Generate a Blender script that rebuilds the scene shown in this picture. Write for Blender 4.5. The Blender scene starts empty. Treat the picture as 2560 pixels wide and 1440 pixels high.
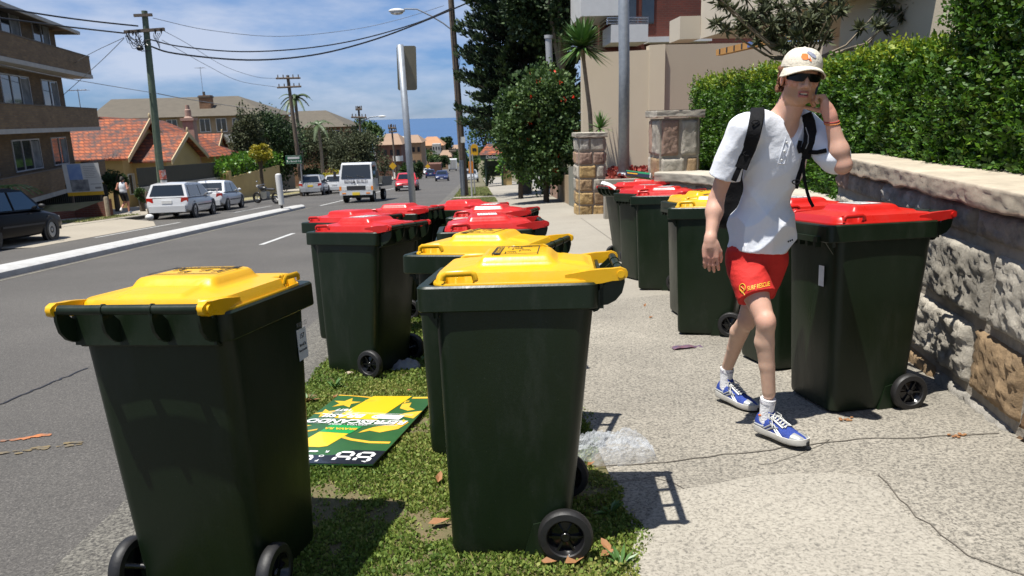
import bpy, bmesh, math, random
import numpy as np
from mathutils import Vector, Matrix, Quaternion
random.seed(7); RNG = np.random.default_rng(7)
S = bpy.context.scene
COL = S.collection
R = math.radians

# ---------------------------------------------------------------- camera
CAM_F, CAM_P, CAM_R, CAM_Y, CAM_H = 1853.63, .2289, -.0287, .0434, 1.4194
SLOPE, CROSS = .0681, .0069
def _cam_axes():
    cp, sp, cy, sy = math.cos(CAM_P), math.sin(CAM_P), math.cos(CAM_Y), math.sin(CAM_Y)
    F = np.array([sy*cp, cy*cp, -sp]); R0 = np.array([cy, -sy, 0.]); U0 = np.cross(R0, F)
    Rr = R0*math.cos(CAM_R)+U0*math.sin(CAM_R); U = -R0*math.sin(CAM_R)+U0*math.cos(CAM_R)
    return F, Rr, U
CF, CR, CU = _cam_axes()
CO = np.array([0, 0, CAM_H])
cam = bpy.data.cameras.new('camera'); camo = bpy.data.objects.new('camera', cam); COL.objects.link(camo)
cam.sensor_width = 36; cam.lens = CAM_F*36/2560; cam.clip_start = .05; cam.clip_end = 60000
cam.dof.use_dof = True; cam.dof.focus_distance = 3.6; cam.dof.aperture_fstop = 7.0
m = Matrix.Identity(4)
for i in range(3):
    m[i][0] = CR[i]; m[i][1] = CU[i]; m[i][2] = -CF[i]; m[i][3] = CO[i]
camo.matrix_world = m
S.camera = camo

# ---------------------------------------------------------------- sky, sun, exposure
SUN = Vector((-.262, -.150, .953)).normalized()
w = bpy.data.worlds.new('World'); S.world = w; w.use_nodes = True
nt = w.node_tree; nt.nodes.clear()
N = nt.nodes.new; L = nt.links.new
out = N('ShaderNodeOutputWorld'); bg = N('ShaderNodeBackground'); sky = N('ShaderNodeTexSky')
sky.sky_type = 'NISHITA'; sky.sun_disc = False
sky.sun_elevation = math.asin(SUN.z); sky.sun_rotation = math.atan2(SUN.x, SUN.y) % (2*math.pi)
sky.altitude = 60; sky.air_density = 1.0; sky.dust_density = .0; sky.ozone_density = 3.2
bg.inputs[1].default_value = .066
tc = N('ShaderNodeTexCoord'); mp = N('ShaderNodeMapping'); mp.inputs['Scale'].default_value = (1.0, 1.0, 3.6)
mp.inputs['Location'].default_value = (.35, .1, .2)
n1 = N('ShaderNodeTexNoise'); n1.inputs['Scale'].default_value = 3.1; n1.inputs['Detail'].default_value = 9; n1.inputs['Roughness'].default_value = .58
cr = N('ShaderNodeValToRGB'); cr.color_ramp.elements[0].position = .43; cr.color_ramp.elements[1].position = .64
cr.color_ramp.elements[1].color = (.75, .75, .75, 1)
mix = N('ShaderNodeMix'); mix.data_type = 'RGBA'
mix.inputs[7].default_value = (6.6, 7.2, 8.6, 1)
gm = N('ShaderNodeHueSaturation'); gm.inputs['Saturation'].default_value = 1.0; gm.inputs['Value'].default_value = 1
tint = N('ShaderNodeMix'); tint.data_type = 'RGBA'; tint.blend_type = 'MULTIPLY'; tint.inputs[0].default_value = 1
tint.inputs[7].default_value = (1, 1, 1, 1)
sep = N('ShaderNodeSeparateXYZ'); er = N('ShaderNodeValToRGB'); er.color_ramp.elements[0].position = 0; er.color_ramp.elements[0].color = (.33, .50, .96, 1)
er.color_ramp.elements[1].position = .40; er.color_ramp.elements[1].color = (.70, .92, 1.12, 1); _e = er.color_ramp.elements.new(.15); _e.color = (.58, .76, 1.06, 1)
L(tc.outputs['Generated'], mp.inputs[0]); L(mp.outputs[0], n1.inputs[0]); L(n1.outputs[0], cr.inputs[0])
L(tc.outputs['Generated'], sep.inputs[0]); L(sep.outputs['Z'], er.inputs[0]); L(er.outputs[0], tint.inputs[7])
L(sky.outputs[0], gm.inputs['Color']); L(gm.outputs[0], tint.inputs[6]); L(tint.outputs[2], mix.inputs[6]); L(cr.outputs[0], mix.inputs[0])
L(mix.outputs[2], bg.inputs[0]); L(bg.outputs[0], out.inputs[0])
sl = bpy.data.lights.new('sun', 'SUN'); sl.energy = 5.0; sl.angle = R(.53); sl.color = (1, .965, .90)
so = bpy.data.objects.new('sun', sl); COL.objects.link(so)
so.rotation_euler = SUN.to_track_quat('Z', 'Y').to_euler(); so.location = (0, 0, 60)
S.view_settings.view_transform = 'Standard'; S.view_settings.look = 'None'
S.view_settings.exposure = .60; S.view_settings.gamma = 1
S.cycles.max_bounces = 7; S.cycles.transparent_max_bounces = 12; S.cycles.caustics_reflective = False; S.cycles.caustics_refractive = False
S.cycles.use_denoising = True

# ---------------------------------------------------------------- pixel helpers (photograph pixels 2560 x 1440 -> a point at a chosen real depth)
def ray(px, py): return CF+CR*(px-1280)/CAM_F-CU*(py-720)/CAM_F
def prof(y):
    if y < 110: return -SLOPE*y
    if y < 240: return -SLOPE*110-.058*(y-110)
    return -SLOPE*110-.058*130-.046*(y-240)
def gz(x, y): return CROSS*max(-30, min(x, 8))+prof(y)+.045*min(1.6, max(0, x-1.2))
def G(px, py, dz=0.):
    d = ray(px, py); t = -(CAM_H-dz)/(d[2]-CROSS*d[0]+SLOPE*d[1]); p = CO+t*d
    for _ in range(12):
        e = p[2]-(gz(p[0], p[1])+dz); t = t-e/(d[2]-CROSS*d[0]+SLOPE*d[1]); p = CO+t*d
    return p
def at(px, py, Y): d = ray(px, py); return CO+d*(Y/d[1])
def atX(px, py, X): d = ray(px, py); return CO+d*(X/d[0])
RD = -.08   # road level below the footpath plane

# ---------------------------------------------------------------- mesh builder
class MB:
    def __init__(s): s.v = []; s.f = []; s.m = []; s.cur = 0
    def add(s, vs, fs):
        b = len(s.v); s.v += [tuple(map(float, p)) for p in vs]
        for f in fs: s.f.append([i+b for i in f]); s.m.append(s.cur)
        return s
    def box(s, x0, x1, y0, y1, z0, z1):
        vs = [(x, y, z) for z in (z0, z1) for y in (y0, y1) for x in (x0, x1)]
        return s.add(vs, [(0, 2, 3, 1), (4, 5, 7, 6), (0, 1, 5, 4), (2, 6, 7, 3), (0, 4, 6, 2), (1, 3, 7, 5)])
    def obox(s, c, ax, ay, az):   # centre and half axes
        c, ax, ay, az = map(np.array, (c, ax, ay, az))
        vs = [c+i*ax+j*ay+k*az for k in (-1, 1) for j in (-1, 1) for i in (-1, 1)]
        return s.add(vs, [(0, 2, 3, 1), (4, 5, 7, 6), (0, 1, 5, 4), (2, 6, 7, 3), (0, 4, 6, 2), (1, 3, 7, 5)])
    def hexa(s, b, t):   # 4 bottom, 4 top points ccw
        return s.add(list(b)+list(t), [(3, 2, 1, 0), (4, 5, 6, 7), (0, 1, 5, 4), (1, 2, 6, 5), (2, 3, 7, 6), (3, 0, 4, 7)])
    def quad(s, a, b, c, d): return s.add([a, b, c, d], [(0, 1, 2, 3)])
    def tube(s, pts, r, n=8, cap=True, flat=None):
        pts = [np.array(p, float) for p in pts]
        rs = r if hasattr(r, '__len__') else [r]*len(pts)
        up = np.array([0, 0, 1.]); rings = []; prev = None
        for i, p in enumerate(pts):
            t = pts[min(i+1, len(pts)-1)]-pts[max(i-1, 0)]; t = t/(np.linalg.norm(t)+1e-9)
            a = prev if prev is not None else (up if abs(t[2]) < .95 else np.array([1., 0, 0]))
            a = a-t*(a@t); a = a/(np.linalg.norm(a)+1e-9); prev = a; b = np.cross(t, a)
            ka, kb = flat if flat else (1, 1)
            rings.append([p+rs[i]*(ka*a*math.cos(q)+kb*b*math.sin(q)) for q in np.arange(n)*2*math.pi/n])
        vs = [q for rr in rings for q in rr]; fs = []
        for i in range(len(pts)-1):
            for j in range(n): k = (j+1) % n; fs.append((i*n+j, i*n+k, (i+1)*n+k, (i+1)*n+j))
        if cap: fs.append(tuple(range(n-1, -1, -1))); fs.append(tuple((len(pts)-1)*n+j for j in range(n)))
        return s.add(vs, fs)
    def cyl(s, a, b, r, r2=None, n=16): return s.tube([a, b], [r, r if r2 is None else r2], n)
    def lathe(s, prof_, c=(0, 0, 0), ax=(0, 0, 1), n=24):   # prof_: (radius, height)
        ax = Vector(ax).normalized(); q = Vector((0, 0, 1)).rotation_difference(ax); c = Vector(c)
        vs = []; fs = []; k = len(prof_)
        for j in range(n):
            a = 2*math.pi*j/n
            for (r, h) in prof_: vs.append(c+q @ Vector((r*math.cos(a), r*math.sin(a), h)))
        for j in range(n):
            jn = (j+1) % n
            for i in range(k-1): fs.append((j*k+i, jn*k+i, jn*k+i+1, j*k+i+1))
        return s.add(vs, fs)
    def loft(s, rings, cap0=True, cap1=True, closed=True):
        n = len(rings[0]); vs = [p for r in rings for p in r]; fs = []
        for i in range(len(rings)-1):
            for j in range(n if closed else n-1): k = (j+1) % n; fs.append((i*n+j, i*n+k, (i+1)*n+k, (i+1)*n+j))
        if cap0: fs.append(tuple(range(n-1, -1, -1)))
        if cap1: fs.append(tuple((len(rings)-1)*n+j for j in range(n)))
        return s.add(vs, fs)
    def prism(s, poly, o, ex, ey, ez):   # 2D polygon in ex,ey, extruded by ez
        o, ex, ey, ez = map(np.array, (o, ex, ey, ez)); n = len(poly)
        a = [o+ex*x+ey*y for x, y in poly]; b = [p+ez for p in a]
        fs = [tuple(range(n-1, -1, -1)), tuple(range(n, 2*n))]+[(i, (i+1) % n, (i+1) % n+n, i+n) for i in range(n)]
        return s.add(a+b, fs)
    def grid(s, fn, nu, nv):
        vs = [fn(i/nu, j/nv) for i in range(nu+1) for j in range(nv+1)]
        return s.add(vs, [(i*(nv+1)+j, (i+1)*(nv+1)+j, (i+1)*(nv+1)+j+1, i*(nv+1)+j+1) for i in range(nu) for j in range(nv)])
    def ball(s, c, r, n=10):
        r = r if hasattr(r, '__len__') else (r, r, r)
        return s.grid(lambda u, v: (c[0]+r[0]*math.sin(math.pi*v)*math.cos(2*math.pi*u), c[1]+r[1]*math.sin(math.pi*v)*math.sin(2*math.pi*u), c[2]+r[2]*math.cos(math.pi*v)), 2*n, n)

def rrect(x0, x1, y0, y1, r, z, n=5):
    o = []
    for cx, cy, a in ((x1-r, y1-r, 0), (x0+r, y1-r, 90), (x0+r, y0+r, 180), (x1-r, y0+r, 270)):
        for i in range(n+1):
            t = R(a+90*i/n); o.append((cx+r*math.cos(t), cy+r*math.sin(t), z))
    return o

def mesh_of(name, b, mats, smooth=False, off=(0, 0, 0)):
    me = bpy.data.meshes.new(name)
    o = np.array(off)
    me.from_pydata([tuple(np.array(p)-o) for p in b.v] if any(off) else b.v, [], b.f)
    if not isinstance(mats, (list, tuple)): mats = [mats]
    for mm in mats: me.materials.append(mm)
    if len(mats) > 1: me.polygons.foreach_set('material_index', b.m)
    if smooth:
        me.polygons.foreach_set('use_smooth', [True]*len(me.polygons))
        if smooth != 'all':
            try: me.set_sharp_from_angle(angle=R(smooth if smooth is not True else 38))
            except Exception: pass
    me.validate(); me.update(); return me
def arr_mesh(name, V, Q, mat, attr=None, smooth=False):
    me = bpy.data.meshes.new(name); V = np.asarray(V, np.float32); Q = np.asarray(Q, np.int32); k = Q.shape[1]
    me.vertices.add(len(V)); me.vertices.foreach_set('co', V.ravel())
    me.loops.add(Q.size); me.loops.foreach_set('vertex_index', Q.ravel())
    me.polygons.add(len(Q)); me.polygons.foreach_set('loop_start', np.arange(0, Q.size, k, dtype=np.int32))
    me.polygons.foreach_set('loop_total', np.full(len(Q), k, np.int32))
    if smooth: me.polygons.foreach_set('use_smooth', np.ones(len(Q), bool))
    me.update(calc_edges=True)
    if attr is not None:
        a = me.attributes.new('tone', 'FLOAT_COLOR', 'POINT'); c = np.ones((len(V), 4), np.float32)
        attr = np.asarray(attr)
        if attr.ndim == 1: c[:, :3] = attr[:, None]
        else: c[:, :attr.shape[1]] = attr
        a.data.foreach_set('color', c.ravel())
    me.materials.append(mat); return me
def setp(o, label=None, cat=None, group=None, kind=None):
    if label: o['label'] = label
    if cat: o['category'] = cat
    if group: o['group'] = group
    if kind: o['kind'] = kind
    return o
def thing(name, loc=(0, 0, 0), label=None, cat=None, group=None, rotz=0, mat3=None):
    o = bpy.data.objects.new(name, None); COL.objects.link(o); o.empty_display_size = .2
    o.location = tuple(map(float, loc)); o.rotation_euler = (0, 0, rotz)
    if mat3 is not None: o.rotation_euler = mat3.to_euler()
    return setp(o, label, cat, group)
def part(name, b, mat, parent, smooth=False, world=False, label=None):
    off = (0, 0, 0)
    if world:
        q = parent
        while q.parent: q = q.parent
        off = tuple(q.location)
    me = b if isinstance(b, bpy.types.Mesh) else mesh_of(name, b, mat, smooth, off)
    o = bpy.data.objects.new(name, me); COL.objects.link(o); o.parent = parent
    if label: o['label'] = label
    return o
def solo(name, b, mat, loc=(0, 0, 0), label=None, cat=None, group=None, kind=None, smooth=False):
    me = b if isinstance(b, bpy.types.Mesh) else mesh_of(name, b, mat, smooth, tuple(map(float, loc)))
    o = bpy.data.objects.new(name, me); COL.objects.link(o); o.location = tuple(map(float, loc))
    return setp(o, label, cat, group, kind)
def struct(name, b, mat, smooth=False):
    o = solo(name, b, mat, smooth=smooth); o['kind'] = 'structure'; return o
def dup(root, loc=None, rot=None, label=None, group=None):
    r = root.copy(); COL.objects.link(r)
    if loc is not None: r.location = tuple(map(float, loc))
    if rot is not None: r.rotation_euler = rot
    if label: r['label'] = label
    if group: r['group'] = group
    for ch in list(root.children):
        c = ch.copy(); COL.objects.link(c); c.parent = r
        for g in list(ch.children):
            d = g.copy(); COL.objects.link(d); d.parent = c
    return r
def text_mesh(body, size, mat, align='CENTER', bold=0.0, shear=0, xs=1.0):
    c = bpy.data.curves.new('lettering', 'FONT'); c.body = body; c.size = size; c.align_x = align; c.align_y = 'CENTER'
    c.offset = bold; c.shear = shear; c.resolution_u = 3
    o = bpy.data.objects.new('lettering', c); COL.objects.link(o)
    dg = bpy.context.evaluated_depsgraph_get(); me = bpy.data.meshes.new_from_object(o.evaluated_get(dg))
    bpy.data.objects.remove(o); me.materials.clear(); me.materials.append(mat)
    if xs != 1:
        for v in me.vertices: v.co.x *= xs
    return me
def text_part(name, body, size, mat, parent, M4, **k):
    me = text_mesh(body, size, mat, **k); me.transform(M4)
    o = bpy.data.objects.new(name, me); COL.objects.link(o); o.parent = parent; return o
def frame4(o, ex, ey):
    ex = Vector(ex).normalized(); ey = Vector(ey); ey = (ey-ex*ey.dot(ex)).normalized(); ez = ex.cross(ey)
    mm = Matrix.Identity(4)
    for i in range(3): mm[i][0] = ex[i]; mm[i][1] = ey[i]; mm[i][2] = ez[i]; mm[i][3] = o[i]
    return mm

# ---------------------------------------------------------------- materials
def mat(name, col, rough=.6, metal=0., col2=None, scale=5., contrast=.5, bump=0., bscale=40., spec=.5, coat=0., detail=6, trans=0., alpha=None, emis=None):
    m = bpy.data.materials.new(name); m.use_nodes = True; t = m.node_tree; b = t.nodes['Principled BSDF']
    b.inputs['Base Color'].default_value = (*col, 1); b.inputs['Roughness'].default_value = rough; b.inputs['Metallic'].default_value = metal
    b.inputs['Specular IOR Level'].default_value = spec; b.inputs['Coat Weight'].default_value = coat
    if trans: b.inputs['Transmission Weight'].default_value = trans
    if alpha is not None: b.inputs['Alpha'].default_value = alpha
    tc = t.nodes.new('ShaderNodeTexCoord')
    if col2:
        n = t.nodes.new('ShaderNodeTexNoise'); n.inputs['Scale'].default_value = scale; n.inputs['Detail'].default_value = detail
        n.inputs['Roughness'].default_value = .62
        r = t.nodes.new('ShaderNodeValToRGB'); r.color_ramp.elements[0].position = .5-contrast/2; r.color_ramp.elements[1].position = .5+contrast/2
        r.color_ramp.elements[0].color = (*col, 1); r.color_ramp.elements[1].color = (*col2, 1)
        t.links.new(tc.outputs['Object'], n.inputs['Vector']); t.links.new(n.outputs[0], r.inputs[0]); t.links.new(r.outputs[0], b.inputs['Base Color'])
    if bump:
        n = t.nodes.new('ShaderNodeTexNoise'); n.inputs['Scale'].default_value = bscale; n.inputs['Detail'].default_value = 8
        bp = t.nodes.new('ShaderNodeBump'); bp.inputs['Strength'].default_value = bump; bp.inputs['Distance'].default_value = .02
        t.links.new(tc.outputs['Object'], n.inputs['Vector']); t.links.new(n.outputs[0], bp.inputs['Height']); t.links.new(bp.outputs[0], b.inputs['Normal'])
    return m
def nodes_of(m): return m.node_tree, m.node_tree.nodes['Principled BSDF']
def leafmat(name, c1, c2, c3, rough=.38, tr=.25):
    m = mat(name, c1, rough); t, b = nodes_of(m)
    a = t.nodes.new('ShaderNodeAttribute'); a.attribute_name = 'tone'
    r = t.nodes.new('ShaderNodeValToRGB'); e = r.color_ramp.elements
    e[0].position = 0; e[0].color = (*c1, 1); e[1].position = 1; e[1].color = (*c3, 1); k = e.new(.5); k.color = (*c2, 1)
    t.links.new(a.outputs['Fac'], r.inputs[0]); t.links.new(r.outputs[0], b.inputs['Base Color'])
    tl = t.nodes.new('ShaderNodeBsdfTranslucent'); mx = t.nodes.new('ShaderNodeMixShader'); mx.inputs[0].default_value = tr
    t.links.new(r.outputs[0], tl.inputs[0]); t.links.new(b.outputs[0], mx.inputs[1]); t.links.new(tl.outputs[0], mx.inputs[2])
    t.links.new(mx.outputs[0], t.nodes['Material Output'].inputs[0]); return m
def brickmat(name, c1, c2, mortar, scale=1., bw=.24, rh=.086, axis='XZ', bump=.35, mort=.012):
    m = mat(name, c1, .85); t, b = nodes_of(m)
    tc = t.nodes.new('ShaderNodeTexCoord'); sx = t.nodes.new('ShaderNodeSeparateXYZ'); cx = t.nodes.new('ShaderNodeCombineXYZ')
    ad = t.nodes.new('ShaderNodeMath'); ad.operation = 'ADD'
    t.links.new(tc.outputs['Object'], sx.inputs[0]); t.links.new(sx.outputs['X'], ad.inputs[0]); t.links.new(sx.outputs['Y'], ad.inputs[1])
    t.links.new(ad.outputs[0], cx.inputs['X']); t.links.new(sx.outputs['Z'], cx.inputs['Y'])
    k = t.nodes.new('ShaderNodeTexBrick'); k.inputs['Scale'].default_value = scale
    k.inputs['Color1'].default_value = (*c1, 1); k.inputs['Color2'].default_value = (*c2, 1); k.inputs['Mortar'].default_value = (*mortar, 1)
    k.inputs['Brick Width'].default_value = bw; k.inputs['Row Height'].default_value = rh; k.inputs['Mortar Size'].default_value = mort
    t.links.new(cx.outputs[0], k.inputs[0])
    n = t.nodes.new('ShaderNodeTexNoise'); n.inputs['Scale'].default_value = 1.7; n.inputs['Detail'].default_value = 7
    mx = t.nodes.new('ShaderNodeMix'); mx.data_type = 'RGBA'; mx.blend_type = 'MULTIPLY'; mx.inputs[0].default_value = .55
    t.links.new(tc.outputs['Object'], n.inputs['Vector']); t.links.new(k.outputs[0], mx.inputs[6]); t.links.new(n.outputs[0], mx.inputs[7])
    hs = t.nodes.new('ShaderNodeHueSaturation'); hs.inputs['Value'].default_value = 1.35
    t.links.new(mx.outputs[2], hs.inputs['Color']); t.links.new(hs.outputs[0], b.inputs['Base Color'])
    bp = t.nodes.new('ShaderNodeBump'); bp.inputs['Strength'].default_value = bump; bp.inputs['Distance'].default_value = .01; bp.invert = True
    t.links.new(k.outputs['Fac'], bp.inputs['Height']); t.links.new(bp.outputs[0], b.inputs['Normal']); return m
def speckle(name, base, dark, light, scale, mix1=.5, patch=(.9, 1.1), rough=.85, bump=.25, cellthr=.32, pscale=.6):
    """exposed aggregate: base mortar with dark and pale stone chips of several sizes, and large faint patches"""
    m = mat(name, base, rough); t, b = nodes_of(m); Nn = t.nodes.new
    tc = Nn('ShaderNodeTexCoord'); dn = Nn('ShaderNodeTexNoise'); dn.inputs['Scale'].default_value = scale*.8; dn.inputs['Detail'].default_value = 3
    av = Nn('ShaderNodeVectorMath'); av.operation = 'MULTIPLY_ADD'; av.inputs[1].default_value = (.03, .03, .03)
    t.links.new(tc.outputs['Object'], dn.inputs['Vector']); t.links.new(dn.outputs['Color'], av.inputs[0]); t.links.new(tc.outputs['Object'], av.inputs[2])
    n1 = Nn('ShaderNodeTexNoise'); n1.inputs['Scale'].default_value = scale; n1.inputs['Detail'].default_value = 2.5; n1.inputs['Roughness'].default_value = .7
    r1 = Nn('ShaderNodeValToRGB'); e = r1.color_ramp.elements
    e[0].position = cellthr; e[0].color = (*dark, 1); e[1].position = cellthr+.2; e[1].color = (*base, 1); k = e.new(.72); k.color = (*light, 1)
    t.links.new(av.outputs[0], n1.inputs['Vector']); t.links.new(n1.outputs[0], r1.inputs[0])
    n2 = Nn('ShaderNodeTexNoise'); n2.inputs['Scale'].default_value = pscale; n2.inputs['Detail'].default_value = 7; n2.inputs['Roughness'].default_value = .6
    r2 = Nn('ShaderNodeMapRange'); r2.inputs['From Min'].default_value = .3; r2.inputs['From Max'].default_value = .7
    r2.inputs['To Min'].default_value = patch[0]; r2.inputs['To Max'].default_value = patch[1]
    t.links.new(tc.outputs['Object'], n2.inputs['Vector']); t.links.new(n2.outputs[0], r2.inputs[0])
    hs = Nn('ShaderNodeHueSaturation'); t.links.new(r1.outputs[0], hs.inputs['Color']); t.links.new(r2.outputs[0], hs.inputs['Value'])
    t.links.new(hs.outputs[0], b.inputs['Base Color'])
    bp = Nn('ShaderNodeBump'); bp.inputs['Strength'].default_value = bump; bp.inputs['Distance'].default_value = .004
    t.links.new(n1.outputs[0], bp.inputs['Height']); t.links.new(bp.outputs[0], b.inputs['Normal']); return m
MA = {}
MA['asphalt'] = speckle('asphalt', (.088, .081, .072), (.042, .039, .035), (.175, .163, .145), 95, patch=(.80, 1.18), cellthr=.36, pscale=.35)
MA['aggregate'] = speckle('exposed_aggregate', (.292, .266, .218), (.095, .087, .073), (.365, .335, .28), 70, patch=(.74, 1.14), cellthr=.35, pscale=.9)
MA['gutter'] = speckle('gutter_concrete', (.16, .15, .125), (.05, .046, .04), (.24, .225, .19), 62, patch=(.75, 1.15), cellthr=.40)
MA['slab'] = speckle('smooth_concrete', (.26, .235, .192), (.19, .17, .14), (.31, .285, .235), 40, patch=(.86, 1.12), cellthr=.2, bump=.08, pscale=.5)
MA['drive'] = speckle('pale_concrete', (.31, .275, .215), (.24, .21, .17), (.35, .31, .25), 20, patch=(.85, 1.1), cellthr=.2, bump=.05, pscale=.2)
MA['paint'] = mat('road_paint', (.55, .55, .53), .6, col2=(.36, .36, .34), scale=14, contrast=.4, bump=.2)
MA['crack'] = mat('joint_dirt', (.115, .10, .08), .9)
MA['soil'] = mat('soil', (.165, .118, .066), .95, col2=(.085, .09, .032), scale=14, bump=.6, bscale=60)
MA['white'] = mat('white_paint', (.66, .66, .64), .5, col2=(.55, .55, .53), scale=3, contrast=.6)
MA['black'] = mat('black_plastic', (.012, .012, .013), .35)
MA['rubber'] = mat('rubber', (.008, .008, .009), .55, col2=(.014, .013, .012), scale=30, bump=.1)
MA['glass'] = mat('window_glass', (.02, .026, .032), .06, spec=.8, col2=(.05, .055, .06), scale=.8, contrast=.3)
MA['carglass'] = mat('tinted_car_glass', (.012, .016, .02), .05, spec=.9)
MA['chrome'] = mat('bright_metal', (.6, .6, .6), .22, 1)
MA['steel'] = mat('galvanised_steel', (.30, .33, .36), .5, .35, col2=(.20, .22, .25), scale=9, contrast=.5, bump=.05)
MA['timber'] = mat('weathered_timber', (.17, .13, .095), .9, col2=(.09, .07, .055), scale=7, bump=.5, bscale=30)
MA['greentimber'] = mat('treated_pole', (.13, .17, .12), .85, col2=(.07, .10, .07), scale=5, bump=.4, bscale=30)
MA['stone'] = mat('sandstone', (.42, .34, .24), .9, col2=(.24, .19, .14), scale=6, bump=.8, bscale=18)
MA['cream'] = mat('cream_render', (.50, .36, .15), .85, col2=(.42, .30, .13), scale=1.5)
MA['beige'] = mat('beige_render', (.53, .455, .345), .85, col2=(.48, .41, .305), scale=.9, contrast=.7, bump=.15, bscale=50)
# ================================================================ SETTING
def sheet(xs, ys, dz, zf=None):
    b = MB(); xs = list(xs); ys = list(ys)
    b.add([(x, y, (zf or gz)(x, y)+dz) for y in ys for x in xs],
          [(j*len(xs)+i, j*len(xs)+i+1, (j+1)*len(xs)+i+1, (j+1)*len(xs)+i) for j in range(len(ys)-1) for i in range(len(xs)-1)])
    return b
def lin(a, b, n): return list(np.linspace(a, b, n+1))
YS = lin(-6, 40, 46)+lin(44, 120, 19)+lin(125, 300, 14)
MA['terrain'] = mat('dry_ground', (.10, .10, .05), .95, col2=(.16, .13, .08), scale=.25, bump=.4, bscale=2)
struct('terrain', sheet(lin(-700, -60, 8)+lin(-50, 50, 40)+lin(60, 700, 8), lin(-30, 300, 33)+lin(330, 1000, 20), -.16), MA['terrain'])
MA['sea'] = mat('sea_water', (.012, .055, .155), .22, col2=(.02, .085, .20), scale=.004, contrast=.5, bump=.5, bscale=.08, spec=.35)
sea = MB(); sea.add([(-30000, 500, -44), (30000, 500, -44), (30000, 45000, -44), (-30000, 45000, -44)], [(0, 1, 2, 3)])
struct('sea', sea, MA['sea'])
# road and its markings
RXR, RXL = -1.70, -13.6
struct('road', sheet([RXL, -12, -10, -8, -6, -4, -2.5, RXR], YS, RD), MA['asphalt'])
def stripe(x0, x1, y0, y1, dz=RD+.005, x1b=None):
    n = max(1, int((y1-y0)/2)); b = MB()
    for i in range(n):
        a, c = y0+(y1-y0)*i/n, y0+(y1-y0)*(i+1)/n
        b.add([(x0, a, gz(x0, a)+dz), (x1, a, gz(x1, a)+dz), (x1, c, gz(x1, c)+dz), (x0, c, gz(x0, c)+dz)], [(0, 1, 2, 3)])
    return b
mk = MB()
for s_ in (stripe(-4.92, -4.80, 16.6, 19.6), stripe(-4.92, -4.80, 26, 29), stripe(-7.72, -7.60, 36.5, 70), stripe(-10.72, -10.62, 21, 27), stripe(-10.72, -10.62, 33, 39)):
    mk.add(s_.v, s_.f)
struct('road_markings', mk, MA['paint'])
MA['fadedpaint'] = mat('faded_line', (.20, .18, .13), .8, col2=(.09, .085, .08), scale=6, contrast=.5)
struct('edge_line', stripe(-7.80, -7.70, -4, 35), MA['fadedpaint'])
MA['orange'] = mat('orange_survey_paint', (.105, .095, .085), .8, col2=(.50, .16, .04), scale=11, contrast=.3)
MA['mustard'] = mat('yellow_survey_paint', (.10, .093, .082), .8, col2=(.20, .14, .05), scale=11, contrast=.4)
def blotch(pts, dz, wdt=.03):
    b = MB()
    for i in range(len(pts)-1):
        a, c = np.array(pts[i]), np.array(pts[i+1]); t = (c-a)[:2]; nrm = np.array([-t[1], t[0]])/(np.linalg.norm(t)+1e-6)*wdt
        q = []
        for p_, sg in ((a, 1), (a, -1), (c, -1), (c, 1)): x, y = p_[0]+sg*nrm[0], p_[1]+sg*nrm[1]; q.append((x, y, gz(x, y)+dz))
        b.add(q, [(0, 1, 2, 3)])
    return b
def gpts(px, dz): return [G(x, y, dz) for x, y in px]
def spots(pts, n, sp, rr, seed):
    P = gpts(pts, RD); b = MB(); rnd = random.Random(seed)
    for i in range(n):
        f = rnd.random()*(len(P)-1); k = min(int(f), len(P)-2); c = P[k]+(P[k+1]-P[k])*(f-k); cx_, cy_ = c[0]+rnd.gauss(0, sp), c[1]+rnd.gauss(0, sp*.5); m_ = rnd.randint(6, 9); a0 = rnd.uniform(0, 6); r = rr*rnd.uniform(.3, 1.3)
        q = [(cx_+1.9*r*rnd.uniform(.4, 1)*math.cos(a0+j*6.283/m_), cy_+r*rnd.uniform(.4, 1)*math.sin(a0+j*6.283/m_)) for j in range(m_)]
        b.add([(x, y, gz(x, y)+RD+.005+i*.00006) for x, y in q], [tuple(range(m_))])
    return b
struct('orange_paint_mark', spots([(0, 1103), (60, 1097), (125, 1087)], 16, .010, .024, 2), MA['orange'])
struct('yellow_paint_mark', spots([(10, 1135), (120, 1120), (210, 1106)], 26, .04, .018, 3), MA['mustard'])
random.seed(3)
ck = []
P0, P1 = G(-60, 1035, RD), G(215, 922, RD)
for i in range(26):
    t = i/25; ck.append((P0[0]+(P1[0]-P0[0])*t+random.uniform(-.02, .02), P0[1]+(P1[1]-P0[1])*t+random.uniform(-.02, .02)))
MA['tar'] = mat('tar', (.02, .02, .025), .5)
struct('road_crack', blotch(ck, RD+.005, .009), MA['tar'])

# right kerb: gutter pan and raised kerb
kb = MB(); rings = []
prof_k = [(-1.72, RD-.05), (-1.72, RD+.012), (-1.42, RD+.006), (-1.405, RD+.012), (-1.375, -.02), (-1.34, .0), (-1.21, .004), (-1.21, -.1)]
for y in YS:
    if y <= 200: rings.append([(x, y, gz(x, y)+z) for x, z in prof_k])
kb.loft(rings, closed=False, cap0=False, cap1=False)
struct('kerb', kb, MA['gutter'])
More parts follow.
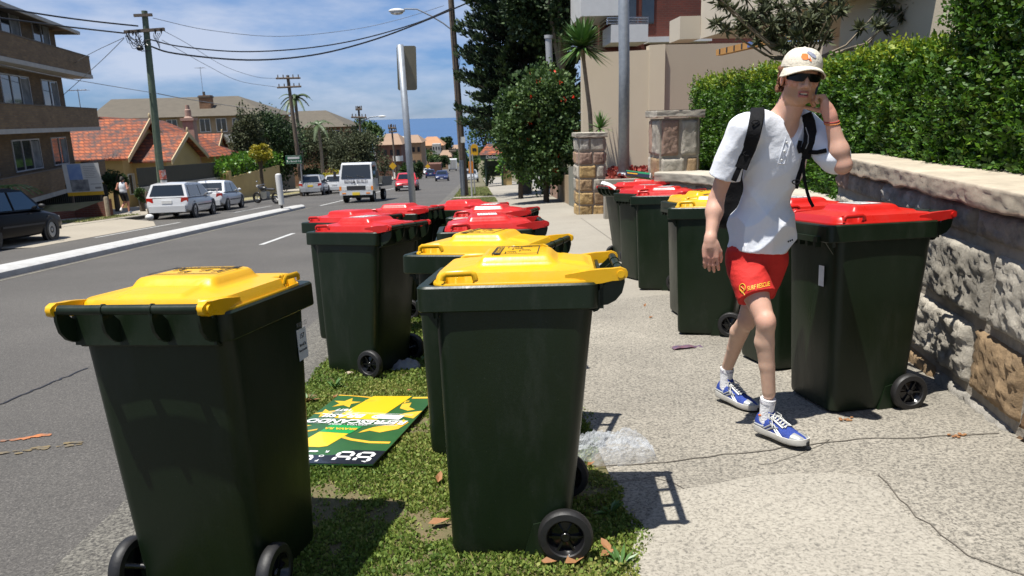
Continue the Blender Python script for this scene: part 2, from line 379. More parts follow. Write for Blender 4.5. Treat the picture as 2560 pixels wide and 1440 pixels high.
# footpath on the right
fx = lambda y: .58 if y < 6.9 else .86
b = MB()
struct('footpath', sheet([.56, 1.2, 2.0, 2.8, 4.6], lin(-6, 7.5, 14), .0), MA['aggregate'])
struct('footpath_slabs', sheet([-1.21, 0, .86, 1.2, 2.0, 2.8, 4.6], lin(7.5, 23.5, 16), .0), MA['slab'])
struct('footpath_far', sheet([.86, 1.2, 2.0, 2.8, 3.6], lin(23.5, 110, 44), .0), MA['slab'])
struct('crossing_slab', sheet([-1.21, 0, .86], lin(28.6, 31.2, 2), .002), MA['slab'])
struct('crossing_slab_far', sheet([-1.21, 0, .86], lin(36.6, 38.6, 2), .002), MA['slab'])
# paving joints and cracks
random.seed(5)
jt = MB()
def joint(px, wd=.006, jag=.01, dz=.004):
    w_ = [G(x, y) for x, y in px]; pts = []
    for i in range(len(w_)-1):
        n = max(2, int(np.linalg.norm(w_[i+1]-w_[i])/.07))
        for k in range(n+(i == len(w_)-2)):
            q = w_[i]+(w_[i+1]-w_[i])*k/n; pts.append((q[0]+random.uniform(-jag, jag), q[1]+random.uniform(-jag, jag)))
    s_ = blotch(pts, dz, wd); jt.add(s_.v, s_.f)
joint([(1460, 1172), (1620, 1160), (1850, 1133), (2150, 1100), (2500, 1084)], .004, .012)
joint([(2070, 1098), (2000, 1140), (1900, 1165)], .002, .01)
joint([(1480, 1210), (1640, 1196), (1720, 1226), (1800, 1270)], .002, .015)
joint([(2200, 1190), (2290, 1290), (2420, 1390), (2600, 1450)], .0025, .012)
joint([(1290, 640), (1520, 700)], .004, .002); joint([(1452, 545), (1600, 650)], .006, .002)
joint([(1300, 560), (1440, 556)], .006, .002); joint([(1275, 520), (1400, 512)], .01, .002); joint([(1262, 500), (1380, 492)], .012, .002)
struct('paving_joints', jt, MA['crack'])
# smoother relaid patch lower right
MA['patch'] = speckle('relaid_concrete', (.31, .284, .235), (.125, .115, .097), (.38, .35, .295), 70, patch=(.9, 1.1), cellthr=.3, pscale=1.2)
pp = [G(x, y) for x, y in [(1660, 1232), (1730, 1222), (1900, 1190), (2080, 1182), (2190, 1196), (2270, 1290), (2400, 1390), (2620, 1470), (1580, 1500), (1560, 1420), (1600, 1330)]]
b = MB(); b.add([(p[0], p[1], gz(p[0], p[1])+.0045) for p in pp], [tuple(range(len(pp)))])
b.f = [f[::-1] for f in b.f]
struct('relaid_patch', b, MA['patch'])
# soil verge under the grass
def vz(x, y):
    return gz(x, y)+.012*math.sin(x*7+y*3)*math.sin(y*5.3)-.004
struct('verge_soil', sheet(lin(-1.21, .60, 16), lin(-6, 7.52, 110), 0, vz), MA['soil'])
struct('verge_soil_far', sheet([-1.21, 0, .86], lin(23.5, 60, 20), -.004), MA['soil'])
# left side: median island, apron, footpath
md = MB(); rings = []
for y in lin(-6, 34.4, 40)+[34.8, 35.05, 35.2]:
    e = 1 if y < 34.4 else {34.8: .8, 35.05: .5, 35.2: .12}.get(y, 1)
    c = -8.24; hw = .33*e
    rings.append([(c+dx*hw, y, gz(c, y)+RD+z) for dx, z in ((1, -.02), (1.0, .03), (.93, .10), (.7, .14), (0, .155), (-.7, .14), (-.93, .10), (-1, .03), (-1, -.02))])
md.loft(rings)
MA['kerbwhite'] = mat('whitewashed_kerb', (.50, .50, .49), .8, col2=(.33, .32, .30), scale=5, contrast=.55, bump=.3, bscale=15)
t_, b_ = nodes_of(MA['kerbwhite'])
struct('median_island', md, MA['kerbwhite'], smooth=True)
struct('left_kerb', sheet([-13.85, -13.6], YS, .05), MA['gutter'])
b = MB()
for i in range(len(YS)-1):
    a, c = YS[i], YS[i+1]
    b.add([(-13.6, a, gz(-13.6, a)+RD-.01), (-13.6, c, gz(-13.6, c)+RD-.01), (-13.6, c, gz(-13.6, c)+.05), (-13.6, a, gz(-13.6, a)+.05)], [(0, 3, 2, 1)])
struct('left_kerb_face', b, MA['gutter'])
struct('left_footpath', sheet([-19, -16, -13.85], YS, .052), MA['drive'])
b = MB(); pp = [(-13.95, 17), (-10.9, 18.5), (-10.9, 25.5), (-12.2, 28.4), (-13.9, 29.2)]
b.add([(x, y, gz(x, y)+(RD+.006 if x > -13.5 else .06)) for x, y in pp], [tuple(range(len(pp)))])
struct('driveway_apron', b, MA['drive'])
MA['drygrass'] = mat('dry_grass_ground', (.17, .17, .07), .95, col2=(.27, .22, .12), scale=3, bump=.5, bscale=30)
struct('left_verge', sheet([-15.6, -14.2], lin(27.2, 32, 4), .07), MA['drygrass'])
struct('left_verge_far', sheet([-15.8, -13.9], lin(38, 90, 20), .07), MA['drygrass'])

# ================================================================ LEAVES
def leaf_arrays(P, Nn, size, spread=.9, asp=.45, tone=None, droop=0., fold=.25, jit=.35):
    """P Nx3 points, Nn Nx3 outward directions; one folded 4-corner leaf each"""
    n = len(P); P = np.asarray(P, float); Nn = np.asarray(Nn, float)
    d = Nn+RNG.normal(0, spread, (n, 3)); d[:, 2] -= droop; d /= np.linalg.norm(d, axis=1)[:, None]+1e-9
    u = RNG.normal(0, 1, (n, 3)); s = np.cross(d, u); s /= np.linalg.norm(s, axis=1)[:, None]+1e-9
    k = np.cross(d, s); Ls = (size*RNG.uniform(1-jit, 1+jit, n))[:, None]
    A = P; B = P+d*Ls*.5+s*Ls*asp+k*Ls*fold*.4; C = P+d*Ls; D = P+d*Ls*.5-s*Ls*asp+k*Ls*fold*.4
    V = np.stack([A, B, C, D], 1).reshape(-1, 3); Q = np.arange(4*n).reshape(-1, 4)
    t = RNG.uniform(0, 1, n) if tone is None else tone
    return V, Q, np.repeat(t, 4)
def leaves(name, P, Nn, size, mt, parent=None, off=(0, 0, 0), tone=None, **k):
    V, Q, T = leaf_arrays(P, Nn, size, tone=tone, **k)
    me = arr_mesh(name, V-np.array(off), Q, mt, T)
    if parent is not None: return part(name, me, mt, parent)
    return me
LM = {}
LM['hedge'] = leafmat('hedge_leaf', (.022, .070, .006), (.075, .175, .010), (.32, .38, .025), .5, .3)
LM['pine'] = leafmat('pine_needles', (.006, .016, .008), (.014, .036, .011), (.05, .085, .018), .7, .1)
LM['dark'] = leafmat('dark_leaf', (.010, .025, .008), (.025, .055, .012), (.07, .12, .03), .7, .15)
LM['mid'] = leafmat('mid_leaf', (.02, .05, .012), (.05, .10, .02), (.12, .19, .04), .65, .2)
LM['olive'] = leafmat('olive_leaf', (.03, .042, .02), (.065, .078, .035), (.13, .145, .07), .8, .2)
LM['bright'] = leafmat('bright_leaf', (.03, .09, .01), (.07, .18, .015), (.16, .30, .03), .4, .25)
LM['gold'] = leafmat('golden_leaf', (.10, .12, .01), (.30, .27, .02), (.55, .42, .02), .5, .25)
LM['grass'] = leafmat('grass_leaf', (.07, .135, .015), (.19, .26, .042), (.42, .37, .12), .7, .3)
LM['drygrass'] = leafmat('dry_grass_leaf', (.13, .17, .05), (.24, .27, .09), (.42, .36, .18), .8, .3)
MA['bark'] = mat('bark', (.11, .085, .06), .95, col2=(.05, .04, .03), scale=9, bump=.7, bscale=25)
MA['palebark'] = mat('pale_bark', (.26, .22, .16), .9, col2=(.14, .11, .08), scale=9, bump=.5, bscale=25)
MA['flower'] = mat('red_flower', (.65, .03, .015), .5)
def crown_pts(n, c, r, clumps=26, cr_=.42, shell=.55, flat=.0):
    """points spread over overlapping leaf clumps scattered through an ellipsoid"""
    c = np.array(c, float); r = np.array(r if hasattr(r, '__len__') else (r, r, r), float)
    d = RNG.normal(0, 1, (clumps, 3)); d /= np.linalg.norm(d, axis=1)[:, None]
    q = d*(RNG.uniform(.25, 1., clumps)**.5)[:, None]*.78
    w = RNG.integers(0, clumps, n); cs = RNG.uniform(.55, 1.25, clumps)*cr_
    e = RNG.normal(0, 1, (n, 3)); e /= np.linalg.norm(e, axis=1)[:, None]
    P = q[w]+e*(cs[w]*RNG.uniform(shell, 1, n))[:, None]
    Nn = e+q[w]*.6; tone = np.clip(.45*RNG.uniform(0, 1, clumps)[w]+.55*RNG.uniform(0, 1, n), 0, 1)
    return c+P*r, Nn, tone
def tree(name, base, h, r, kind, n=1800, leaf=.16, label='', group=None, trunk=.12, cat='tree', clumps=26, zc=None, spread=.9, crk=.42, bark='bark', lean=(0, 0), limbs=6, **k):
    base = np.array(base, float); r = np.array(r, float)
    t = thing(name, base, label, cat, group)
    zc = h-r[2]*.95 if zc is None else zc
    c = np.array([lean[0], lean[1], zc])
    b = MB(); b.tube([(0, 0, -.3), (lean[0]*.3, lean[1]*.3, zc*.5), c*np.array([1, 1, 1])], [trunk, trunk*.8, trunk*.45], 8)
    for i in range(limbs):
        a = 2*math.pi*i/limbs+.4; e = c+r*np.array([math.cos(a)*.6, math.sin(a)*.6, .25+.3*(i % 2)])
        b.tube([(lean[0]*.6, lean[1]*.6, zc*.55+.05*i*zc*.3), (c+e)/2-np.array([0, 0, r[2]*.15]), e], [trunk*.45, trunk*.3, trunk*.1], 6)
    part('trunk', b, MA[bark], t, True)
    P, Nn, tone = crown_pts(n, c, r, clumps, crk)
    me = leaves('crown', P, Nn, leaf, LM[kind], tone=tone, spread=spread, **k); part('crown', me, None, t)
    return t
# ================================================================ WHEELIE BINS
MA['bin'] = mat('dark_green_plastic', (.0082, .0170, .0066), .33, col2=(.006, .0120, .0050), scale=2.2, contrast=.5, spec=.32, bump=.03, bscale=90)
MA['lidY'] = mat('yellow_lid_plastic', (.72, .405, .004), .30, col2=(.64, .345, .005), scale=3, contrast=.7, spec=.5, bump=.03, bscale=60)
MA['lidR'] = mat('red_lid_plastic', (.52, .016, .010), .28, col2=(.44, .012, .009), scale=3, contrast=.7, spec=.5, bump=.03, bscale=60)
def wear(m, dust, lo=.56, hi=.72, amt=.4, sc=(2.2, 2.2, .7), fine=26):
    t, b = nodes_of(m); Nn = t.nodes.new; src = b.inputs['Base Color'].links[0].from_socket
    tc = Nn('ShaderNodeTexCoord'); mp = Nn('ShaderNodeMapping'); mp.inputs['Scale'].default_value = sc; n = Nn('ShaderNodeTexNoise'); n.inputs['Scale'].default_value = 2.4; n.inputs['Detail'].default_value = 12; n.inputs['Roughness'].default_value = .72
    r = Nn('ShaderNodeMapRange'); r.inputs['From Min'].default_value = lo; r.inputs['From Max'].default_value = hi; r.inputs['To Max'].default_value = amt
    oi = Nn('ShaderNodeObjectInfo'); ad = Nn('ShaderNodeVectorMath'); ad.operation = 'ADD'; t.links.new(oi.outputs['Location'], ad.inputs[1]); t.links.new(tc.outputs['Object'], ad.inputs[0]); t.links.new(ad.outputs[0], mp.inputs[0]); t.links.new(mp.outputs[0], n.inputs[0]); t.links.new(n.outputs[0], r.inputs[0])
    v = Nn('ShaderNodeTexVoronoi'); v.inputs['Scale'].default_value = fine; v.inputs['Randomness'].default_value = 1; t.links.new(ad.outputs[0], v.inputs[0]); r2 = Nn('ShaderNodeMapRange'); r2.inputs['From Min'].default_value = .05; r2.inputs['From Max'].default_value = .035; r2.inputs['To Max'].default_value = .8; t.links.new(v.outputs['Distance'], r2.inputs[0])
    mx = Nn('ShaderNodeMath'); mx.operation = 'MAXIMUM'; t.links.new(r.outputs[0], mx.inputs[0]); t.links.new(r2.outputs[0], mx.inputs[1])
    c = Nn('ShaderNodeMix'); c.data_type = 'RGBA'; c.inputs[7].default_value = (*dust, 1); t.links.new(mx.outputs[0], c.inputs[0]); t.links.new(src, c.inputs[6]); t.links.new(c.outputs[2], b.inputs['Base Color'])
    rr = Nn('ShaderNodeMapRange'); rr.inputs['From Min'].default_value = .3; rr.inputs['From Max'].default_value = .8; rr.inputs['To Min'].default_value = b.inputs['Roughness'].default_value-.06; rr.inputs['To Max'].default_value = b.inputs['Roughness'].default_value+.25; t.links.new(n.outputs[0], rr.inputs[0]); t.links.new(rr.outputs[0], b.inputs['Roughness'])
wear(MA['bin'], (.034, .038, .028), .52, .76, .5); wear(MA['lidY'], (.42, .26, .03), .55, .8, .5, (3, 3, 3), 40); wear(MA['lidR'], (.36, .09, .07), .55, .85, .35, (3, 3, 3), 40)
MA['hub'] = mat('glossy_black_hub', (.008, .008, .009), .18)
MA['sticker'] = mat('white_sticker', (.72, .72, .70), .5, col2=(.6, .6, .58), scale=20, contrast=.4)
MA['ink'] = mat('black_ink', (.02, .02, .02), .5)
MA['greyink'] = mat('grey_print', (.25, .25, .25), .6)
def bin_meshes():
    D = {}
    b = MB(); R_ = []
    def sec(z, hw, yf, yb, r, bul=0):
        o = []
        for (x, y, zz) in rrect(-hw, hw, yf, yb, r, z, 4): o.append((x, y, z))
        # subdivide straight sides so that they can bow outwards
        n = len(o); q = []
        for i in range(n):
            p, s_ = np.array(o[i]), np.array(o[(i+1) % n]); q.append(tuple(p))
            if np.linalg.norm(s_-p) > .08:
                for k in range(1, 8):
                    t = k/8; m_ = p+(s_-p)*t; nn = np.array([(s_-p)[1], -(s_-p)[0], 0]); nn /= np.linalg.norm(nn)
                    q.append(tuple(m_+nn*bul*math.sin(math.pi*t)))
        return q
    bo = lambda z: .010*math.sin(math.pi*min(1, max(0, z/.93)))
    zs = [(0, -.014), (.012, 0), (.03, .003)]+[(z, .003+z*0) for z in np.linspace(.08, .93, 14)]
    for z, e in zs:
        f = z/.93; hw = .222+.029*f+e; yf = -.246-.010*f-e; yb = .180+.112*f+e
        R_.append(sec(z, hw, yf, yb, .045+.01*f, bo(z)))
    hw, yf, yb = .268, -.315, .312
    R_.append(sec(.932, .2525, -.268, .298, .05)); R_.append(sec(.930, hw+.001, yf, yb, .035)); R_.append(sec(.934, hw+.004, yf-.003, yb, .035))
    R_.append(sec(1.013, hw+.002, yf-.002, yb+.002, .035)); R_.append(sec(1.020, hw-.004, yf+.004, yb-.003, .035))
    R_.append(sec(1.019, hw-.035, yf+.035, yb-.03, .03)); R_.append(sec(.90, hw-.04, yf+.04, yb-.035, .03))
    b.loft(R_, cap0=True, cap1=True)
    b.box(-.19, .19, yf-.018, yf-.002, .928, .958)                      # comb
    for x in (-.16, -.08, 0, .08, .16): b.box(x-.004, x+.004, yf-.012, yf+.02, .90, .93)
    for s_ in (-1, 1):                                               # underside gussets
        b.prism([(-.302, .93), (-.250, .93), (-.250, .855)], (s_*.215-.004, 0, 0), (0, 1, 0), (0, 0, 1), (.008, 0, 0))
    b.box(-.236, .236, .318, .330, .925, 1.036)
    for x in (-.236, -.085, .075, .226):                              # handle ribs
        b.prism([(.300, .975), (.385, 1.052), (.402, 1.045), (.404, 1.015), (.394, .978), (.372, .952), (.345, .938), (.295, .932)], (x, 0, 0), (0, 1, 0), (0, 0, 1), (.010, 0, 0))
    pan = [(.296, .912), (.31, .916), (.318, .925), (.326, .94)]       # curved web behind the rim
    b.loft([[(-.232, y, z), (.232, y, z), (.232, y-.006, z+.006), (-.232, y-.006, z+.006)] for y, z in pan])
    for s_ in (-1, 1): b.prism([(.02, 0.0), (.165, 0.0), (.172, .10), (.15, .15), (.06, .13)], (s_*.226-.012, 0, 0), (0, 1, 0), (0, 0, 1), (.024, 0, 0))
    D['body'] = (b, MA['bin'], 30)
    h = MB(); h.cyl((-.226, .389, 1.046), (.226, .389, 1.046), .0155, n=14)
    for x in (-.08, .08): h.cyl((x-.003, .389, 1.046), (x+.003, .389, 1.046), .0185, n=14)
    D['handle'] = (h, MA['bin'], 40)
    ax = MB(); ax.cyl((-.27, .177, .1), (.27, .177, .1), .011, n=10); D['axle'] = (ax, MA['chrome'], True)
    for s_ in (1, -1):
        w = MB(); w.lathe([(.066, -.02), (.070, -.024), (.092, -.022), (.099, -.014), (.1, 0), (.099, .014), (.092, .022), (.070, .024), (.066, .02), (.064, 0), (.066, -.02)], (s_*.266, .177, .1), (s_, 0, 0), 32)
        hb = MB(); hb.lathe([(0, .012), (.014, .014), (.018, .010), (.019, .0), (.05, -.006), (.058, .004), (.066, .019), (.068, .012), (.067, -.015), (0, -.015)], (s_*.266, .177, .1), (s_, 0, 0), 32)
        for k in range(6):
            a = k*math.pi/3; c, q = math.cos(a), math.sin(a)
            hb.prism([(.016, -.004), (.060, -.004), (.060, .004), (.016, .004)], (s_*.262, .177, .1), (0, c, q), (0, -q, c), (s_*.012, 0, 0))
        D['tyre%d' % s_] = (w, MA['rubber'], 40); D['hub%d' % s_] = (hb, MA['hub'], 40)
    # lid
    l = MB(); n = 56; sm = lambda t: max(0, min(1, t))**2*(3-2*max(0, min(1, t)))
    x0, x1, y0, y1, rr = -.256, .256, -.262, .318, .085
    cx, cy, hx, hy = 0, (y0+y1)/2, (x1-x0)/2, (y1-y0)/2
    def inside(x, y, m_=0.):   # signed distance inside rounded rectangle
        qx, qy = abs(x-cx)-(hx-rr), abs(y-cy)-(hy-rr)
        return rr-(math.hypot(max(qx, 0), max(qy, 0))+min(max(qx, qy), 0))
    def zf(x, y):
        d = inside(x, y)
        z = 1.026+.034*sm(d/.014)+.018*sm((d-.010)/.17)
        bx = sm((.158-abs(x))/.026); by = sm((.185-y)/.05)*sm((y+.120)/.03)
        z += .031*bx*by+.010*sm((.12-abs(x))/.02)*sm((y-.17)/.02)*sm((.29-y)/.02)
        for s_ in (-1, 1):   # hand pocket by each side handle
            z -= .030*sm((abs(x)-.208)/.014)*sm((.052-abs(y+.165))/.012)
        z += .005*sm((.004-abs(abs(y+.205)-.0))/.004)*sm((.13-abs(x))/.01)+.004*sm((.004-abs(y+.17))/.004)*sm((.14-abs(x))/.01)
        return z
    vs = []; fs = []
    def mapsq(u, v):   # square -> rounded rectangle, edge follows the outline
        mx_ = max(abs(u), abs(v)); 
        if mx_ < 1e-6: return cx, cy
        eu, ev = u/mx_, v/mx_; X, Y = eu*hx, ev*hy; qx, qy = abs(X)-(hx-rr), abs(Y)-(hy-rr)
        if qx > 0 and qy > 0:
            L_ = math.hypot(qx, qy); X = math.copysign(hx-rr+rr*qx/L_, X); Y = math.copysign(hy-rr+rr*qy/L_, Y)
        k = mx_; return cx+X*k, cy+Y*k
    for i in range(n+1):
        for j in range(n+1):
            u, v = 2*i/n-1, 2*j/n-1; u = math.copysign(abs(u)**.8, u); v = math.copysign(abs(v)**.8, v)
            x, y = mapsq(u, v); vs.append((x, y, zf(x, y)))
    for i in range(n):
        for j in range(n): fs.append((i*(n+1)+j, (i+1)*(n+1)+j, (i+1)*(n+1)+j+1, i*(n+1)+j+1))
    l.add(vs, fs)
    edge = [(i, 0) for i in range(n)]+[(n, j) for j in range(n)]+[(n-i, n) for i in range(n)]+[(0, n-j) for j in range(n)]
    ring = [vs[i*(n+1)+j] for i, j in edge]
    def off(p, d, z): 
        dx, dy = p[0]-cx, p[1]-cy; L_ = math.hypot(dx, dy); return (p[0]+dx/L_*d, p[1]+dy/L_*d, z)
    l.loft([[off(p, 0, p[2]) for p in ring], [off(p, .004, 1.028) for p in ring], [off(p, .007, 1.024) for p in ring], [off(p, .007, 1.017) for p in ring], [off(p, .0, 1.0165) for p in ring]], cap0=False, cap1=True)
    for s_ in (-1, 1):   # hinge arms
        R2 = []
        for y, z, hz, hw_ in ((.20, 1.030, .018, .016), (.285, 1.036, .024, .018), (.325, 1.040, .024, .014), (.36, 1.044, .021, .012), (.389, 1.046, .022, .012), (.408, 1.046, .014, .011), (.413, 1.046, .006, .008)):
            c = s_*(.236 if y < .3 else .244)
            R2.append([(c-hw_, y, z-hz), (c+hw_, y, z-hz), (c+hw_, y, z+hz), (c-hw_, y, z+hz)])
        l.loft(R2)
        l.cyl((s_*.226, .389, 1.046), (s_*.264, .389, 1.046), .013, n=12)
    D['lid'] = [l, None, 45]
    hs = []
    for s_ in (-1, 1):
        g = MB(); g.tube([(s_*.250, -.222, 1.038), (s_*.252, -.218, 1.054), (s_*.252, -.208, 1.060), (s_*.252, -.122, 1.062), (s_*.252, -.112, 1.056), (s_*.250, -.108, 1.038)], .0056, 8, flat=(1, 1.9))
        hs.append(g)
    D['grips'] = hs
    return D
BD = bin_meshes()
BMESH = {k: mesh_of(k, v[0], v[1], v[2]) for k, v in BD.items() if k not in ('lid', 'grips')}
LIDM = {c: (mesh_of('lid', BD['lid'][0], MA[c], 45), [mesh_of('grip', g, MA[c], 45) for g in BD['grips']]) for c in ('lidY', 'lidR')}
def bin_frame(x, y, a):
    s, c = SLOPE, CROSS; n = Vector((-c, s, 1)).normalized(); ex = Vector((math.cos(a), math.sin(a), 0)); ex = (ex-n*ex.dot(n)).normalized(); ey = n.cross(ex)
    return Matrix((ex, ey, n)).transposed()
def make_bin(color):
    root = thing('wheelie_bin', (0, 0, 0), 'x', 'wheelie bin')
    for nme, k in (('body', 'body'), ('handle', 'handle'), ('axle', 'axle')): part(nme, BMESH[k], None, root)
    for s_ in (1, -1):
        w = part('wheel', BMESH['tyre%d' % s_], None, root); part('hub', BMESH['hub%d' % s_], None, w)
    lm, gs = LIDM[color]; l = part('lid', lm, None, root)
    for g in gs: part('grip', g, None, l)
    return root
def lidz(x, y):
    return 1.1
PROTO = {}
def place_bin(color, x, y, a, label, dz=0., sticker=None):
    if color not in PROTO: PROTO[color] = r = make_bin(color)
    else: r = dup(PROTO[color])
    r.location = (x, y, gz(x, y)+dz); r.rotation_euler = bin_frame(x, y, a).to_euler(); r['label'] = label
    r['group'] = 'wheelie bins put out along the footpath'
    return r
def top_sticker(root, kind):
    b = MB(); z = 1.1102
    if kind == 'white':
        b.box(-.105, .10, -.045, .085, z, z+.0015); p = part('sticker', b, MA['sticker'], root)
        q = MB()
        for k in range(6): q.box(-.09, .09-.03*(k % 3), -.03+k*.018, -.025+k*.018, z+.0017, z+.0022)
        q.box(-.09, -.05, .07, .08, z+.0017, z+.0022); part('print', q, MA['greyink'], p)
    else:
        fr = MB()
        fr.box(-.125, .125, -.062, -.059, z, z+.0012); fr.box(-.125, .125, .102, .105, z, z+.0012); fr.box(-.125, -.122, -.059, .102, z, z+.0012); fr.box(.122, .125, -.059, .102, z, z+.0012)
        fr.box(-.118, .118, -.056, -.032, z, z+.0012)
        for (x, y) in ((-.09, -.02), (-.09, .03), (-.03, .0), (.03, .03), (.08, -.02)):
            for k in range(5): fr.box(x-.02+.004*k, x-.018+.006*k, y+.01+.008*k, y+.013+.008*k, z, z+.0012)
            fr.box(x-.022, x+.022, y+.004, y+.007, z, z+.0012); fr.box(x-.02, x-.016, y+.01, y+.042, z, z+.0012)
        p = part('printed_panel', fr, MA['ink'], root)
        text_part('print', 'RECYCLING ONLY', .024, MA['lidY'], p, Matrix.Translation((0, -.044, z+.0016)), bold=.0006)
BL = 'dark green wheelie bin with '
BINS = [
 ('B', 'lidY', -.953, 2.472, 2.939, 0, BL+'yellow lid at the kerb, handle bar facing the viewer', 'p'),
 ('A', 'lidY', .127, 2.663, -1.688, 0, BL+'yellow lid side on, nearest bin on the grass', 'p'),
 ('E', 'lidY', .02, 3.60, -1.93, 0, BL+'yellow lid tucked behind the nearest side-on bin', 'p'),
 ('D', 'lidR', -.816, 5.272, -2.072, 0, BL+'red lid just beyond the green poster board', 'w'),
 ('F', 'lidR', -1.10, 6.35, -2.15, 0, BL+'red lid, second behind the green poster board', None),
 ('G', 'lidR', -.78, 7.25, -1.85, 0, BL+'red lid, third behind the poster, below the truck', None),
 ('H', 'lidR', -.15, 7.55, -2.15, 0, BL+'red lid, below the foot of the grey signpost', None),
 ('I2', 'lidR', .10, 6.30, -1.80, 0, BL+'red lid, back one beside the yellow lids', 'w'),
 ('I', 'lidR', .05, 4.93, -1.55, 0, BL+'red lid just behind two side-on yellow lids', 'w'),
 ('C', 'lidR', 2.085, 3.90, -1.48, 0, BL+'red lid, nearest against the rough stone wall', 'w'),
 ('J', 'lidR', 2.10, 4.76, -1.42, 0, BL+'red lid, mostly hidden behind the walking man', 'w'),
 ('K2', 'lidY', 1.90, 5.82, -2.0, 0, BL+"yellow lid beside the man's hanging arm", 'p'),
 ('K1', 'lidY', 2.02, 6.47, -1.55, 0, BL+'yellow lid half hidden behind another, next to red', 'p'),
 ('L1', 'lidR', 2.05, 7.96, -2.05, 0, BL+'red lid, front one of the farthest four', 'w'),
 ('L2', 'lidR', 2.04, 8.77, -1.30, 0, BL+'red lid, second of the farthest four', 'w'),
 ('R0', 'lidR', 2.16, 10.3, 1.75, 0, BL+'red lid, wheels and handle facing the road', 'w'),
 ('R3', 'lidR', 2.52, 11.2, -1.75, 0, BL+'red lid under the green and white box', None),
]
BR = {}
for k, c, x, y, a, dz, lab, st in BINS:
    BR[k] = place_bin(c, x, y, a, lab, dz)
for k, c, x, y, a, dz, lab, st in BINS:
    if st: 
        l = [o for o in BR[k].children if o.name.startswith('lid')][0]
        top_sticker(l, 'white' if st == 'w' else 'ink')
# address sticker and number on the side of the kerbside bin, small tag on others
def side_sticker(root, x, y, z, w, h, lines, tilt=.030):
    # on the local -X wall, reading along +Y -> -Y
    b = MB(); b.box(0, .0012, -w/2, w/2, -h/2, h/2)
    Mx = Matrix.Translation((x, y, z)) @ Matrix.Rotation(tilt, 4, 'Y')
    me = mesh_of('address_sticker', b, MA['sticker']); me.transform(Mx); p = part('address_sticker', me, None, root)
    for (tx, sz, dz) in lines:
        F4 = Mx @ frame4((-.0010, 0, dz), (0, -1, 0), (0, 0, 1))
        text_part('print', tx, sz, MA['ink'], p, F4, bold=.0004)
side_sticker(BR['B'], -.2560, -.20, .80, .075, .115, [('157', .026, .03), ('Birrell St', .015, -.002), ('Bondi Junction', .0115, -.022)])
text_part('number_print', 'R100122', .024, MA['greyink'], BR['B'], Matrix.Translation((-.2590, -.20, .875)) @ Matrix.Rotation(.030, 4, 'Y') @ frame4((0, 0, 0), (0, -1, 0), (0, 0, 1)))
def front_tag(root):
    b = MB(); b.box(-.025, .025, -.001, .0, -.055, .055)
    me = mesh_of('sticker', b, MA['sticker']); me.transform(Matrix.Translation((.13, -.2680, .74)) @ Matrix.Rotation(-.011, 4, 'X')); part('sticker', me, None, root)
front_tag(BR['C'])
b = MB(); b.box(.24, .268, -.25, -.20, .945, .965); part('sticker', b, MA['sticker'], BR['L2'])
# ================================================================ STONEWORK ON THE RIGHT
from mathutils import noise as mnoise
def stonemat(name, bs=.85, lo=.55, hi=1.3):
    m = mat(name, (.4, .35, .28), .92); t, b = nodes_of(m); Nn = t.nodes.new
    a = Nn('ShaderNodeAttribute'); a.attribute_name = 'tone'; tc = Nn('ShaderNodeTexCoord')
    n = Nn('ShaderNodeTexNoise'); n.inputs['Scale'].default_value = 9; n.inputs['Detail'].default_value = 9; n.inputs['Roughness'].default_value = .7
    r = Nn('ShaderNodeMapRange'); r.inputs['From Min'].default_value = .3; r.inputs['From Max'].default_value = .7; r.inputs['To Min'].default_value = lo; r.inputs['To Max'].default_value = hi
    h = Nn('ShaderNodeHueSaturation'); t.links.new(tc.outputs['Object'], n.inputs[0]); t.links.new(n.outputs[0], r.inputs[0])
    t.links.new(r.outputs[0], h.inputs['Value']); t.links.new(a.outputs['Color'], h.inputs['Color']); t.links.new(h.outputs[0], b.inputs['Base Color'])
    n2 = Nn('ShaderNodeTexNoise'); n2.inputs['Scale'].default_value = 38; n2.inputs['Detail'].default_value = 8; n2.inputs['Roughness'].default_value = .75
    bp = Nn('ShaderNodeBump'); bp.inputs['Strength'].default_value = bs; bp.inputs['Distance'].default_value = .018
    t.links.new(tc.outputs['Object'], n2.inputs[0]); t.links.new(n2.outputs[0], bp.inputs['Height']); t.links.new(bp.outputs[0], b.inputs['Normal']); return m
MA['rock'] = stonemat('rough_stone'); MA['cope'] = stonemat('coping_stone', .22, .8, 1.12)
class Rock:
    def __init__(s): s.V = []; s.Q = []; s.C = []; s.n = 0
    def grid(s, P, C):
        a, b = P.shape[:2]; s.V.append(P.reshape(-1, 3)); s.C.append(np.tile(C, (a*b, 1)) if np.ndim(C) == 1 else C.reshape(-1, 3))
        i = np.arange(a*b).reshape(a, b); q = np.stack([i[:-1, :-1], i[1:, :-1], i[1:, 1:], i[:-1, 1:]], -1).reshape(-1, 4)+s.n
        s.Q.append(q); s.n += a*b
    def mesh(s, name, off=(0, 0, 0)): return arr_mesh(name, np.concatenate(s.V)-np.array(off, float), np.concatenate(s.Q), MA['cope' if name in ('coping', 'cap') else 'rock'], np.concatenate(s.C), smooth=False)
def fbm(p, f, seed=0):
    return mnoise.fractal(Vector((p[0]*f+seed, p[1]*f+seed*.7, p[2]*f)), .9, 2.1, 5)
def sm(t): t = max(0., min(1., t)); return t*t*(3-2*t)
PAL = {'grey': (.38, .355, .31), 'pale': (.44, .40, .33), 'brown': (.22, .13, .065), 'tan': (.36, .245, .135), 'pink': (.36, .24, .18), 'dirt': (.28, .24, .2), 'ochre': (.44, .30, .13), 'cope': (.45, .385, .29)}
